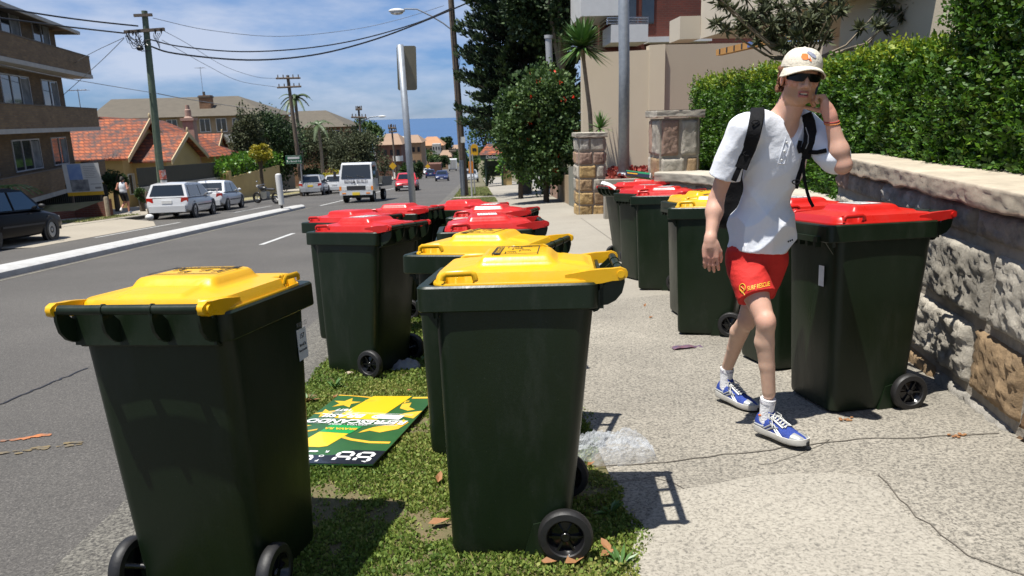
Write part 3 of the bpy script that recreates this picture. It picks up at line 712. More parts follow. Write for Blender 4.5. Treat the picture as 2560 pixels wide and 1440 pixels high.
def block_face(rk, P, s0, s1, rows, nrm, cols, bw=(.45, .8), amp=.035, res=.028, seed=1, smooth_top=None, joint=.020):
    """P(s, z) base point on the wall plane; rows list of z boundaries; nrm(s) outward"""
    rnd = random.Random(seed)
    for ri in range(len(rows)-1):
        z0, z1 = rows[ri], rows[ri+1]; s = s0-(rnd.uniform(0, bw[0]) if s1-s0 > 1.2 else 0)
        while s < s1-.02:
            wd = rnd.uniform(*bw); a, b = max(s, s0), min(s+wd, s1)
            if s1-b < bw[0]*.45: b = s1
            s = s+wd if b < s1 else s1
            if b-a < .05: continue
            nu, nv = max(4, int((b-a)/res)), max(4, int((z1-z0)/res)); col = np.array(PAL[rnd.choice(cols[ri % len(cols)] if isinstance(cols[0], (list, tuple)) else cols)])*rnd.uniform(.85, 1.15)
            g = np.zeros((nu+1, nv+1, 3)); C = np.zeros((nu+1, nv+1, 3)); sd = rnd.uniform(0, 50); am = amp*rnd.uniform(.6, 1.4)
            for i in range(nu+1):
                for j in range(nv+1):
                    u = a+joint+(b-a-2*joint)*i/nu; z = z0+joint+(z1-z0-2*joint)*j/nv; p = P(u, z); n = nrm(u)
                    d = min(u-a, b-u, (z-z0), (z1-z))-joint; f = fbm(p, 5.5, sd)
                    k = -.02 if d <= 1e-5 else .022*sm(d/.012)+am*.22*sm(d/.06)+am*.24*(f)*sm(d/.03)+am*.38*abs(fbm(p, 13, sd))*sm(d/.02)+am*.28*fbm(p, 36, sd)*sm(d/.02)
                    g[i, j] = np.array(p)+np.array(n)*k; C[i, j] = col*(.9+.25*max(-1, min(1, f)))
            rk.grid(g, C)
def coping(rk, P, s0, s1, ztop, nrm, depth=.42, th=.13, over=.07, col='pale', seed=3, res=.035):
    nu = max(3, int((s1-s0)/res)); prf = []
    rnd = random.Random(seed)
    for k in range(10): prf.append((over, -th+k*th/9))
    prf = [(over-.05, -th)]+prf+[(over-.012, .006)]+[(over-.02-(depth)*k/7, .008) for k in range(8)]
    g = np.zeros((nu+1, len(prf), 3)); C = np.zeros_like(g); c0 = np.array(PAL[col])
    for i in range(nu+1):
        s = s0+(s1-s0)*i/nu; n = np.array(nrm(s)); bot = .022*fbm(P(s, 0), 3.2, seed)
        for j, (o, z) in enumerate(prf):
            p = np.array(P(s, ztop+z+(bot*(1 if j < 3 else max(0, 1-j/8)))))
            r = .009*fbm(p, 8, seed)+.007*fbm(p, 26, seed+4) if 0 < j < 11 else (.002*fbm(p, 6, seed))
            g[i, j] = p+n*(o+(r if j < 11 else 0)); g[i, j, 2] += r*.3 if j >= 11 else 0
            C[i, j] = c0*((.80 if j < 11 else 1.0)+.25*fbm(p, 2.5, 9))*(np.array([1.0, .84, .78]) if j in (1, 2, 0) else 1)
    rk.grid(g, C)
def backing(P, s0, s1, z0, z1, nrm, depth=.35, n=12):
    b = MB(); r = []
    for i in range(n+1):
        s = s0+(s1-s0)*i/n; nn = np.array(nrm(s)); p0, p1 = np.array(P(s, z0)), np.array(P(s, z1)); r.append([p0, p1, p1-nn*depth, p0-nn*depth])
    return b.loft(r)
MA['mortar'] = mat('mortar', (.36, .32, .26), .95, col2=(.24, .21, .17), scale=12, bump=.5)
WL = lambda s: np.array([1.9+.2*s, s])           # nearer wall, s = distance along the street
wn = np.array([-1, .2, 0])/math.hypot(1, .2)
PW = lambda s, z: (1.9+.2*s, s, z); NW = lambda s: wn
t = thing('stone_wall', (2.7, 4.5, gz(2.7, 4.5)), 'near garden wall of rough brown and grey stone blocks with a thick pale coping, under the tall hedge', 'wall', 'stone garden walls')
off = tuple(t.location)
rk = Rock()
# rows follow the falling footpath
def rows_at(ztop, zb, hs):
    r = [ztop]; 
    for h in hs: r.append(r[-1]-h)
    return r[::-1]
block_face(rk, PW, .2, 6.38, rows_at(.90, 0, (.20, .42, .38, .38, .30)), NW, [['grey', 'pale', 'tan'], ['brown', 'grey', 'tan'], ['tan', 'pale', 'brown', 'grey'], ['pale', 'brown', 'grey'], ['dirt', 'grey', 'pink']], amp=.05, seed=17, bw=(.50, .95), res=.022)
part('stonework', rk.mesh('stonework', off), None, t)
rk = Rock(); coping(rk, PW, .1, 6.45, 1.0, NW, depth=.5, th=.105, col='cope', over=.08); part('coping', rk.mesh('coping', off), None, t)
part('wall_core', backing(PW, .1, 6.42, -.9, .93, NW, .4), MA['mortar'], t, world=True)
# end face of the near wall, above the lower one
# lower wall with level coping, up to the gate pillar
_wx, _wy = [3.24, 3.30, 3.34, 3.28, 3.12, 2.88, 2.66], [0, 1.6, 3.0, 3.9, 4.3, 4.6, 4.75]
PW2 = lambda s, z: (np.interp(s, [6.4, 8.0, 9.4, 10.3, 10.75, 11.13, 11.4], _wx), 6.4+np.interp(s, [6.4, 8.0, 9.4, 10.3, 10.75, 11.13, 11.4], _wy), z)
def NW2(s):
    a, c = np.array(PW2(s-.05, 0)), np.array(PW2(s+.05, 0)); d = (c-a)/np.linalg.norm(c-a); return np.array([-d[1], d[0], 0])
t = thing('stone_wall', (3.25, 9, gz(3.25, 9)), 'lower stone garden wall with worn coping running back to the pillar, behind the row of bins', 'wall', 'stone garden walls'); off = tuple(t.location)
rk = Rock(); block_face(rk, PW2, 6.46, 11.35, rows_at(.40, 0, (.24, .34, .34, .34, .34)), NW2, [['pink', 'grey'], ['pale', 'dirt'], ['tan', 'grey']], amp=.05, seed=21, res=.045)
part('stonework', rk.mesh('stonework', off), None, t)
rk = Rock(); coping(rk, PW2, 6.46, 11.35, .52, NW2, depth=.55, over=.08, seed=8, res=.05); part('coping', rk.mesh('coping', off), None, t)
part('wall_core', backing(PW2, 6.46, 11.35, -1.3, .46, NW2, .5), MA['mortar'], t, world=True)
def pillar(name, c, hx, hy, z0, z1, label, cols, seed, rows, capc='pale', rot=0):
    t = thing(name, (c[0], c[1], z0), label, 'pillar', 'stone gate pillars'); off = tuple(t.location)
    rk = Rock(); ex = np.array([math.cos(rot), math.sin(rot), 0]); ey = np.array([-math.sin(rot), math.cos(rot), 0]); C = np.array([c[0], c[1], 0.])
    for o, u, n, hw in ((-ey*hy, ex, -ey, hx), (-ex*hx, ey, -ex, hy), (ex*hx, ey, ex, hy), (ey*hy, ex, ey, hx)):
        P = lambda s, z, o=o, u=u: C+o+u*s+np.array([0, 0, z])
        block_face(rk, P, -hw+.01, hw-.01, rows, lambda s, n=n: n, cols, bw=(.26, .50), amp=.034, res=.03, seed=seed, joint=.009)
    part('stonework', rk.mesh('stonework', off), None, t)
    b = MB(); b.obox(C+np.array([0, 0, (z0-.3+z1)/2]), ex*(hx-.004), ey*(hy-.004), (0, 0, (z1-z0+.3)/2)); part('core', b, MA['mortar'], t, world=True)
    rk = Rock()
    for o, u, n, hw, dp in ((-ey*hy, ex, -ey, hx+.06, hy+.05), (-ex*hx, ey, -ex, hy+.06, hx+.05), (ex*hx, ey, ex, hy+.06, hx+.05)):
        P = lambda s, z, o=o, u=u: C+o+u*s+np.array([0, 0, z])
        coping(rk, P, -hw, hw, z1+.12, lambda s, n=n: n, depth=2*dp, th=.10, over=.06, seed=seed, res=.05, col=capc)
    part('cap', rk.mesh('cap', off), None, t); return t
pb = at(1690, 450, 13.0)
pillar('gate_pillar', (3.06, 11.5), .30, .32, gz(3, 11.5), 1.30, 'broad weathered stone pillar at the left end of the hedge, between the beige wall and the low coping', [['grey', 'tan'], ['dirt', 'pale'], ['pale', 'tan'], ['pale', 'tan'], ['pale', 'tan'], ['pink', 'pale']], 5, [-1.0, -.6, -.2, .10, .38, .74, 1.30])
p0 = G(1447, 537)
pillar('gate_pillar', (p0[0]+.36, p0[1]+.42), .36, .42, gz(3, 21.6), p0[2]+2.05, 'tall pale sandstone pillar standing by itself on the footpath edge left of the grey steel pole', [['pale', 'ochre'], ['ochre', 'tan'], ['tan', 'pale'], ['pale', 'ochre'], ['pink', 'tan'], ['grey', 'pale']], 9, list(np.linspace(p0[2]-.1, p0[2]+2.05, 7)))
# retaining kerb and planting bed behind the bins
b = MB(); b.box(3.12, 5.4, 18.0, 18.25, -1.9, -.18)
solo('retaining_wall', b, MA['slab'], (3.2, 18, gz(3.2, 18)), 'low smooth concrete retaining wall edging the raised bed behind the red lids', 'wall')
b = MB(); b.hexa([(3.16, 18.25, -2), (9, 18.25, -2), (9, 26, -2), (4.6, 26, -2)], [(3.16, 18.25, -.2), (9, 18.25, -.2), (9, 26, -.5), (4.6, 26, -.5)])
MA['mulch'] = mat('red_mulch', (.22, .05, .03), .95, col2=(.09, .03, .02), scale=18, contrast=.3, bump=.9, bscale=40)
struct('raised_bed', b, MA['mulch'])
P = np.stack([RNG.uniform(0, 2.3, 1500), RNG.uniform(18.4, 23.2, 1500), RNG.uniform(.0, .12, 1500)], 1); P[:, 0] += 3.2+(P[:, 1]-18.3)*.19; P[:, 2] += -.2-.039*(P[:, 1]-18.25)
LM['redleaf'] = leafmat('bromeliad_leaf', (.10, .02, .02), (.32, .04, .03), (.45, .10, .06), .5, .2)
solo('red_ground_cover', leaves('red_ground_cover', P, np.tile([0, 0, 1.], (1500, 1)), .10, LM['redleaf']), None, label='ground cover of small red leaves in the raised bed round the steel pole', cat='ground cover', kind='stuff')
# beige rendered wall
zt, zt2 = at(1560, 126, 23)[2], at(1640, 113, 23)[2]
x0, x1, x2, x3 = at(1464, 126, 23)[0], at(1623, 126, 23)[0], at(1657, 126, 23)[0], at(1790, 126, 23)[0]
t = thing('rendered_wall', (x1, 23, -.4), 'tall smooth beige rendered wall behind the grey steel pole', 'wall')
b = MB(); b.hexa([(x0, 23.7, -1.2), (x1, 23.0, -1.2), (x1, 23.4, -1.2), (x0, 24.1, -1.2)], [(x0, 23.7, zt), (x1, 23.0, zt), (x1, 23.4, zt), (x0, 24.1, zt)])
part('panel', b, MA['beige'], t, world=True)
b = MB(); b.hexa([(x1-.0, 22.9, -1.2), (x2, 22.7, -1.2), (x2, 23.3, -1.2), (x1-.0, 23.4, -1.2)], [(x1-.0, 22.9, zt2), (x2, 22.7, zt2), (x2, 23.3, zt2), (x1-.0, 23.4, zt2)])
part('corner_pier', b, MA['beige'], t, world=True)
b = MB(); b.hexa([(x2+.004, 22.8, -1.2), (x3+4, 23.1, -1.2), (x3+4, 23.5, -1.2), (x2+.004, 23.3, -1.2)], [(x2+.004, 22.8, zt2-.004), (x3+4, 23.1, zt2-.004), (x3+4, 23.5, zt2-.004), (x2+.004, 23.3, zt2-.004)])
part('panel', b, MA['beige'], t, world=True)
# house over the garden: overhanging terrace, recess and side wall
MA['beige2'] = mat('beige_house_render', (.56, .50, .40), .85, col2=(.50, .44, .35), scale=.8, contrast=.7)
t = thing('terrace_house', (6, 14, 0), 'beige modern house with an overhanging terrace above the hedge', 'house')
xa, xb, xc = at(1696, 111, 17)[0], at(1747, 111, 17)[0], 5.38
b = MB()
b.hexa([(xb, 16.9, 2.94), (5.42, 9.4, 2.94), (13, 9.4, 2.94), (13, 18, 2.94)], [(xb, 16.9, 6.4), (5.42, 9.4, 6.4), (13, 9.4, 6.4), (13, 18, 6.4)])
b.box(xa, xb-.004, 16.9, 17.8, 2.94, 3.42)
part('terrace_parapet', b, MA['beige2'], t, world=True)
b = MB(); b.box(8.2, 8.5, 9, 18, -1, 2.93); part('recess_wall', b, MA['beige2'], t, world=True)
sw = MB(); sw.box(5.75, 6.05, 5.0, 11.9, .2, 2.935); sw.box(5.70, 6.1, 5.0, 9.39, 2.94, 5.4); part('side_wall', sw, MA['beige'], t, world=True)
pa, pc = at(1790, 131, 14.5), at(1990, 84, 11.6)
b = MB(); d = pc-pa; b.hexa([pa+(0, 0, -.06), pc+(0, 0, -.06), pc+(.12, .0, -.06), pa+(.12, .0, -.06)], [pa+(0, 0, .05), pc+(0, 0, .05), pc+(.12, 0, .05), pa+(.12, 0, .05)])
MA['orangetimber'] = mat('orange_timber', (.50, .26, .07), .7, col2=(.36, .17, .05), scale=6)
part('timber_beam', b, MA['orangetimber'], t, world=True)
b = MB()
for k in range(9):
    q = pa+d*(.06+.105*k); b.obox(q+np.array([-.004, 0, 0]), d/np.linalg.norm(d)*.022+np.array([0, 0, .0]), (.004, 0, 0), (.0, 0, .045))
part('beam_shadow_stripes', b, MA['ink'], t, world=True)  # shadow stripes across the beam, put in as dark strips
b = MB(); q = pa+d*.50; b.obox(q+np.array([-.006, -.002, 0]), d/np.linalg.norm(d)*.14, (.004, 0, 0), (0, 0, .045)); MA['bluepaint'] = mat('blue_panel', (.10, .16, .36), .6); part('blue_panel', b, MA['bluepaint'], t, world=True)
# brick flats with white balconies further up
t = thing('brick_flats', (7, 30, 0), 'dark red brick flats with white balconies rising behind the beige wall', 'building')
Yb = 29.
def bx2(pxl, pxr, pyt, pyb, Y, dep): a, c = at(pxl, pyt, Y), at(pxr, pyb, Y); m_ = MB(); return m_.box(a[0], c[0], Y, Y+dep, c[2], a[2])
MA['darkbrick'] = brickmat('dark_red_brick', (.13, .028, .016), (.09, .022, .014), (.10, .04, .03))
part('wall', bx2(1512, 1900, -260, 118, Yb+2.0, 6), MA['darkbrick'], t, world=True)
part('upper_balcony', bx2(1452, 1572, -70, 38, Yb, 3), MA['white'], t, world=True)
part('lower_balcony', bx2(1528, 1620, 62, 104, Yb, 1.9), MA['white'], t, world=True)
part('floor_band', bx2(1621, 1780, 92, 102, Yb+1.2, .8), MA['white'], t, world=True)
b = MB()
for yy in (44, 51, 58):
    a, c = at(1518, yy, Yb+.02), at(1621, yy, Yb+.02); b.tube([(a[0], Yb+1.6, a[2]), a, c], .028, 6)
for xx in (1518, 1545, 1570, 1595, 1620): b.tube([at(xx, 43, Yb+.02), at(xx, 62, Yb+.02)], .02, 6)
part('railing', b, MA['chrome'], t, world=True)
b = MB(); 
for xx in (1518, 1560, 1605): b.v += []; b.box(at(xx, 0, Yb+1.98)[0], at(xx+30, 0, Yb+1.98)[0], Yb+1.93, Yb+1.99, at(xx, 60, Yb+1.98)[2], at(xx, -60, Yb+1.98)[2])
part('glazing', b, MA['glass'], t, world=True)

# ================================================================ HEDGES
def hedge(name, face, s0, s1, zb, zt, depth, n, leaf, label, tall=False):
    """face(s) -> (x, y) of the clipped front, outward normal nf; z limits as functions of s"""
    t = thing(name, (*face((s0+s1)/2), zb((s0+s1)/2)), label, 'hedge'); off = tuple(t.location)
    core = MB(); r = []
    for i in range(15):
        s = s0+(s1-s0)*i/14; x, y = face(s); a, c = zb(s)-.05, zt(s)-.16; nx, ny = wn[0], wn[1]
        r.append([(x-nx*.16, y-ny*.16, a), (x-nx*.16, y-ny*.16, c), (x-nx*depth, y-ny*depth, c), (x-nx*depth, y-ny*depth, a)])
    core.loft(r); part('shade_core', core, MA['hedgecore'], t, world=True)  # solid dark core paints the shade inside the hedge
    k = n; u = RNG.uniform(0, 1, k); s = s0+(s1-s0)*u; kind = RNG.uniform(0, 1, k); P = np.zeros((k, 3)); Nn = np.zeros((k, 3)); T = np.zeros(k)
    for i in range(k):
        x, y = face(s[i]); a, c = zb(s[i]), zt(s[i]); bump = .10*mnoise.noise(Vector((s[i]*2.2, kind[i]*6, 3)))
        if kind[i] < .70:    # front
            v = RNG.uniform(0, 1); z = a+(c-a)*v; o = .045*mnoise.noise(Vector((s[i]*2.4, z*2.6, 0)))+.085*mnoise.noise(Vector((s[i]*6, z*6, 5)))-RNG.uniform(0, .11)-.03-(.10*max(0, v-.86)/.14)
            P[i] = (x+wn[0]*o, y+wn[1]*o, z); Nn[i] = (wn[0], wn[1]-.0, .5); hgt_ = v
        elif kind[i] < .92:  # top
            o = RNG.uniform(-depth, 0); z = c+.07*mnoise.noise(Vector((s[i]*3, o*5, 1)))+.05*mnoise.noise(Vector((s[i]*11, o*9, 2)))+RNG.uniform(-.10, .03)+(.06*RNG.uniform(0, 1) if RNG.uniform() < .1 else 0)
            P[i] = (x+wn[0]*o, y+wn[1]*o, z); Nn[i] = (wn[0]*.3, wn[1]*.3, 1.2); hgt_ = 1.1
        else:                # ends
            e = 1 if RNG.uniform() < .6 else 0; sx = s1 if e else s0; x, y = face(sx); o = RNG.uniform(-depth, 0); z = a+(c-a)*RNG.uniform(0, 1)
            P[i] = (x+wn[0]*o, y+wn[1]*o+(.1 if e else -.1)*RNG.uniform(-.5, 1), z); Nn[i] = (-.2, 1. if e else -1., .4); hgt_ = (z-a)/(c-a)
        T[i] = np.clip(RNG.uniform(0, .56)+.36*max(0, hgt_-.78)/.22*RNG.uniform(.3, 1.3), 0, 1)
    # each point carries a short spray of paired leaves
    m_ = 7; D = Nn+RNG.normal(0, .55, Nn.shape); D /= np.linalg.norm(D, axis=1)[:, None]; U = RNG.normal(0, 1, D.shape); S_ = np.cross(D, U); S_ /= np.linalg.norm(S_, axis=1)[:, None]
    ln = RNG.uniform(.04, .085, k); PP = []; NN = []; TT = []
    for q in range(m_):
        f = q/(m_-1); sg = (1 if q % 2 else -1) if q < m_-1 else 0
        PP.append(P+D*(ln*f)[:, None]); NN.append(D*(.55+.5*(q == m_-1))+S_*sg*.95); TT.append(np.clip(T+RNG.uniform(-.12, .12, k), 0, 1))
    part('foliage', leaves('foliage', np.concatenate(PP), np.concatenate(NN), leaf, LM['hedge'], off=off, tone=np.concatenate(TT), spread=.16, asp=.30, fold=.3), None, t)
    return t
MA['hedgecore'] = mat('hedge_shade', (.012, .022, .008), .95, col2=(.02, .035, .012), scale=20)  # dark colour stands in for shade between the leaves
hf = lambda s: (float(np.interp(s, [0, 4.2, 5.2, 8, 12.8], [2.75, 3.16, 3.27, 3.66, 3.66])), s)
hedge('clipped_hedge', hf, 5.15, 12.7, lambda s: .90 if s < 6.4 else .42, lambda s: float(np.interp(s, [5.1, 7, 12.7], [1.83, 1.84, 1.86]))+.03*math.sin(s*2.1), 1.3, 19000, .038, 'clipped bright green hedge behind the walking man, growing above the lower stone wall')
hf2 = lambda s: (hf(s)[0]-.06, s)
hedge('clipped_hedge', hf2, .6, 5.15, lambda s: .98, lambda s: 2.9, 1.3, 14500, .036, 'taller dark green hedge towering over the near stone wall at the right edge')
b = MB(); b.box(3.5, 9, 6.5, 13.5, -1, .45)
struct('garden_bed', b, MA['soil'])
b = MB(); b.prism([(2.15, -.5), (3.30, 6.3), (6.5, 6.3), (6.5, -.5)], (0, 0, -1), (1, 0, 0), (0, 1, 0), (0, 0, 1.92)); struct('upper_garden_bed', b, MA['soil'])
# ornamental tree over the hedge
bp = at(2030, 200, 10.6)
t = thing('banksia_tree', (bp[0], bp[1], .45), 'small grey-stemmed tree with rosettes of leaves, above the cap of the walking man', 'tree'); off = np.array(t.location)
b = MB(); tips = []
rnd = random.Random(4)
for px, py in [(1800, 5), (1830, 30), (1860, -10), (1880, 45), (1905, 10), (1930, 60), (1950, -5), (1965, 40), (1990, 15), (2010, 60), (2040, 20), (2075, 35), (2110, -5), (2070, 0), (1790, 60), (1815, 75), (1850, 70), (1990, 90), (2060, 80), (1920, 95), (1780, -20), (2000, -30), (2250, 12), (2290, 0), (2220, 2), (2330, -12)]:
    e = at(px, py, 10.6+rnd.uniform(-.8, .6)); st = at(2035+rnd.uniform(-10, 10), 150, 10.6); mdp = (e+st)/2+np.array([rnd.uniform(-.1, .1), rnd.uniform(-.2, .2), -.18])
    b.tube([st-off, mdp-off, e-off], [.024, .015, .007], 5); tips.append(e)
    for f in (.6, .8): q = st*(1-f)**2+2*f*(1-f)*mdp+f*f*e; tips.append(q+np.array([rnd.uniform(-.15, .15), rnd.uniform(-.15, .15), rnd.uniform(.0, .15)]))
b.tube([(0, 0, 0), st-off], [.05, .035], 7)
part('branches', b, MA['palebark'], t, True)
tips = np.array([q for q in tips if q[2] > 1.9 ]); k = 46
P = np.repeat(tips, k, 0)+RNG.normal(0, .012, (len(tips)*k, 3)); Nn = RNG.normal(0, 1, P.shape); Nn[:, 2] += .5; Nn /= np.linalg.norm(Nn, axis=1)[:, None]
part('foliage', leaves('foliage', P, Nn, .13, LM['olive'], off=off, spread=.2, asp=.13, fold=.2), None, t)

# ================================================================ STREET POLES AND SIGNS, RIGHT SIDE
pt = at(1552, -60, 18.7); pb_ = at(1559, 434, 18.7)
t = thing('steel_pole', (pb_[0], 18.7, pb_[2]), 'thick galvanised steel lighting pole in front of the tall beige wall', 'pole')
b = MB(); b.tube([(0, 0, 0), (.0, 0, 2.5), (pt[0]-pb_[0], 0, 9.)], [.138, .132, .125], 24); part('shaft', b, MA['steel'], t, 'all')
b = MB(); b.lathe([(.0, .03), (.15, .03), (.165, .015), (.165, -.03)], n=24); part('base_plate', b, MA['steel'], t, True)
MA['signback'] = mat('sign_back', (.20, .185, .13), .5, .3, col2=(.15, .14, .10), scale=5)
sY = 15.2; a, c = at(1000, 112, sY), at(1040, 560, sY)
t = thing('street_sign', (-1.29, sY, gz(-1.29, sY)), 'grey steel post with a blank sign back, at the kerb beyond the red lids', 'sign')
zt_ = a[2]-t.location.z; b = MB(); b.cyl((0, 0, -.2), (a[0]+1.29, 0, zt_), .068, .066, 20); part('post', b, MA['steel'], t, 'all')
b = MB(); p1, p2 = at(994, 118, sY+.08), at(1040, 220, sY+.08)
b.prism(rrect(-.21, .21, -.41, .41, .04, 0, 4) and [(x, y) for x, y, z in rrect(-.19, .19, -.42, .42, .04, 0, 4)], ((p1[0]+p2[0])/2+1.29+.0, .075, (at(1010, 170, sY)[2])-t.location.z), (.985, .17, 0), (.028, 0, 1), (0, .006, 0)); part('sign_plate', b, MA['signback'], t)
# timber power pole with street lamp
pY = 39.7; base = G(1163, 490); top = at(1123, -60, pY)
t = thing('power_pole', base, 'weathered timber pole carrying the curved street lamp over the road', 'power pole', 'timber power poles')
b = MB(); b.tube([(0, 0, -.3), (top-base)*.5, top-base], [.20, .17, .14], 14); part('timber_shaft', b, MA['timber'], t, True)
b = MB(); b.cyl((-.10, -.20, -.1), (-.10-.03, -.19, 1.9), .12, .12, 12); part('steel_reinforcement', b, MA['steel'], t, True)
b = MB(); P = [at(1126, 72, pY)-base, at(1108, 58, pY)-base, at(1078, 40, pY)-base, at(1043, 23, pY)-base, at(1010, 22, pY)-base]; b.tube(P, .035, 8); l_ = part('lamp_arm', b, MA['steel'], t, True)
b = MB(); q = at(992, 27, pY)-base; b.ball(q, (.42, .16, .12), 8); part('lamp_head', b, MA['white'], l_, 'all')
b = MB(); q2 = q+np.array([0, 0, -.08]); b.ball(q2, (.33, .13, .12), 8); part('lamp_lens', b, MA['chrome'], l_, 'all')
b = MB(); b.tube([at(1143, 130, pY)-base, at(1150, 150, pY)-base, at(1147, 172, pY)-base, at(1143, 178, pY)-base], .014, 5); part('cable_loop', b, MA['black'], t, True)
b = MB(); q = at(1157, 342, pY-.25)-base; b.box(q[0]-.12, q[0]+.12, q[1]-.01, q[1]+.01, q[2]-.3, q[2]+.0); part('notice', b, MA['sticker'], t)
# bus stop sign
MA['busyellow'] = mat('sign_yellow', (.75, .42, .02), .5); MA['stopgrey'] = mat('pale_grey_metal', (.42, .42, .42), .5, .2)
bY = 41.; bb = G(1190, 480); 
t = thing('bus_stop_sign', (at(1187, 470, bY)[0], bY, gz(0, bY)), 'rounded yellow bus stop sign on a thin pale post by the timber pole', 'sign'); off = np.array(t.location)
b = MB(); b.cyl((0, 0, 0), (-.06, 0, at(1185, 385, bY)[2]-off[2]), .035, .035, 8); part('post', b, MA['stopgrey'], t, True)
q = at(1186, 375, bY)-off
shape = [(-.19, -.28), (.19, -.28), (.19, .12)]+[(.19*math.cos(k*math.pi/10), .12+.19*math.sin(k*math.pi/10)) for k in range(1, 10)]+[(-.19, .12)]
b = MB(); b.prism([(x*1.16, y*1.12) for x, y in shape], q+np.array([0, .01, 0]), (1, 0, 0), (0, 0, 1), (0, .02, 0)); part('sign_frame', b, MA['stopgrey'], t)
b = MB(); b.prism(shape, q+np.array([0, -.006, 0]), (1, 0, 0), (0, 0, 1), (0, .012, 0)); f_ = part('sign_face', b, MA['busyellow'], t)
b = MB(); b.prism([(-.11, -.05), (.11, -.05), (.12, .03), (.08, .10), (-.12, .10)], q+np.array([0, -.012, 0]), (1, 0, 0), (0, 0, 1), (0, .004, 0)); b.cyl(q+np.array([-.07, -.013, -.06]), q+np.array([-.07, -.005, -.06]), .03, n=8); b.cyl(q+np.array([.07, -.013, -.06]), q+np.array([.07, -.005, -.06]), .03, n=8); part('bus_symbol', b, MA['ink'], f_)
q = G(1180, 492); t = thing('signpost', q, 'thin leaning grey post beside the bus stop sign', 'post'); b = MB(); b.cyl((0, 0, 0), at(1174, 365, q[1])-q, .045, .045, 8); part('post', b, MA['stopgrey'], t, True)
b = MB(); b.box(-.12, .12, -.03, -.01, 1.2, 1.8); MA['orangeplate'] = mat('orange_plate', (.6, .2, .02), .5); part('plate', b, MA['orangeplate'], t)

# bus shelter
sY = 58.; MA['rooftile'] = None
def tilemat(name, c1, c2, c3, sx=3.2, sy=.33):
    m = mat(name, c1, .8); t, b = nodes_of(m); Nn = t.nodes.new; tc = Nn('ShaderNodeTexCoord'); k = Nn('ShaderNodeTexBrick')
    mpn = Nn('ShaderNodeMapping'); s_ = Nn('ShaderNodeSeparateXYZ'); cx = Nn('ShaderNodeCombineXYZ'); ad = Nn('ShaderNodeMath'); ad.operation = 'ADD'
    t.links.new(tc.outputs['Object'], s_.inputs[0]); t.links.new(s_.outputs['X'], ad.inputs[0]); t.links.new(s_.outputs['Y'], ad.inputs[1]); t.links.new(ad.outputs[0], cx.inputs['X']); t.links.new(s_.outputs['Z'], cx.inputs['Y'])
    k.inputs['Scale'].default_value = 1; k.inputs['Brick Width'].default_value = .34; k.inputs['Row Height'].default_value = .19; k.inputs['Mortar Size'].default_value = .03
    k.inputs['Color1'].default_value = (*c1, 1); k.inputs['Color2'].default_value = (*c2, 1); k.inputs['Mortar'].default_value = (c1[0]*.35, c1[1]*.3, c1[2]*.3, 1)
    n = Nn('ShaderNodeTexNoise'); n.inputs['Scale'].default_value = 1.6; n.inputs['Detail'].default_value = 9; n.inputs['Roughness'].default_value = .75; r = Nn('ShaderNodeValToRGB'); r.color_ramp.elements[0].position = .44; r.color_ramp.elements[1].position = .60
    mx = Nn('ShaderNodeMix'); mx.data_type = 'RGBA'; mx.inputs[7].default_value = (*c3, 1)
    t.links.new(cx.outputs[0], k.inputs[0]); t.links.new(k.outputs[0], mx.inputs[6]); t.links.new(tc.outputs['Object'], n.inputs[0]); t.links.new(n.outputs[0], r.inputs[0]); t.links.new(r.outputs[0], mx.inputs[0]); t.links.new(mx.outputs[2], b.inputs['Base Color'])
    bp = Nn('ShaderNodeBump'); bp.invert = True; bp.inputs['Strength'].default_value = .8; bp.inputs['Distance'].default_value = .04; t.links.new(k.outputs['Fac'], bp.inputs['Height']); t.links.new(bp.outputs[0], b.inputs['Normal']); return m
MA['rooftile'] = tilemat('terracotta_tiles', (.42, .105, .028), (.27, .064, .022), (.055, .038, .036))
MA['shgreen'] = mat('dark_green_steel', (.012, .035, .025), .5)
x0, x1 = at(1204, 390, sY)[0], at(1280, 390, sY)[0]; zb_ = gz(2.3, sY); ze = at(1240, 386, sY)[2]; zr = at(1240, 361, sY)[2]; ye = sY+2.3
t = thing('bus_shelter', ((x0+x1)/2, sY, zb_), 'small bus shelter with red tiled roof and cream end wall, under the dark pine', 'bus shelter')
b = MB(); v = [(x0-.15, sY-.2, ze), (x1+.15, sY-.2, ze), (x1+.15, ye, ze), (x0-.15, ye, ze), (x0+.45, (sY+ye)/2, zr), (x1-.75, (sY+ye)/2, zr)]
b.add(v, [(0, 1, 5, 4), (1, 2, 5), (2, 3, 4, 5), (3, 0, 4), (3, 2, 1, 0)]); part('roof', b, MA['rooftile'], t, world=True)
b = MB(); b.box(x0-.1, x1+.1, sY-.17, sY-.05, ze-.34, ze-.01); b.box(x0-.1, x0+.02, sY-.05, ye, ze-.34, ze-.01); fas = part('fascia', b, MA['shgreen'], t, world=True)
MA['silverletters'] = mat('silver_letters', (.5, .5, .46), .5)
me = text_mesh('Dickson Street', .33, MA['silverletters'], bold=.004); me.transform(Matrix.Translation((.15, -.19, ze-.18-zb_)) @ Matrix.Rotation(R(90), 4, 'X')); part('lettering', me, None, fas)
for xx, yy in ((x0+.28, sY), (x0+1.55, sY)): b = MB(); b.box(xx-.06, xx+.06, yy-.05, yy+.07, zb_, ze-.34); part('post', b, MA['shgreen'], t, world=True)
b = MB(); b.box(x1-.80, x1-.05, sY+.1, sY+2.0, zb_, ze-.34); part('end_wall', b, MA['cream'], t, world=True)
b = MB(); b.box(x1-.72, x1-.38, sY+.06, sY+.095, zb_+.9, zb_+2.0); part('poster_case', b, mat('brown_frame', (.12, .05, .03), .6), t, world=True)
b = MB(); b.box(x0+.2, x1-.8, sY+1.9, sY+2.0, zb_+.6, ze-.6); part('back_panel', b, MA['shgreen'], t, world=True)

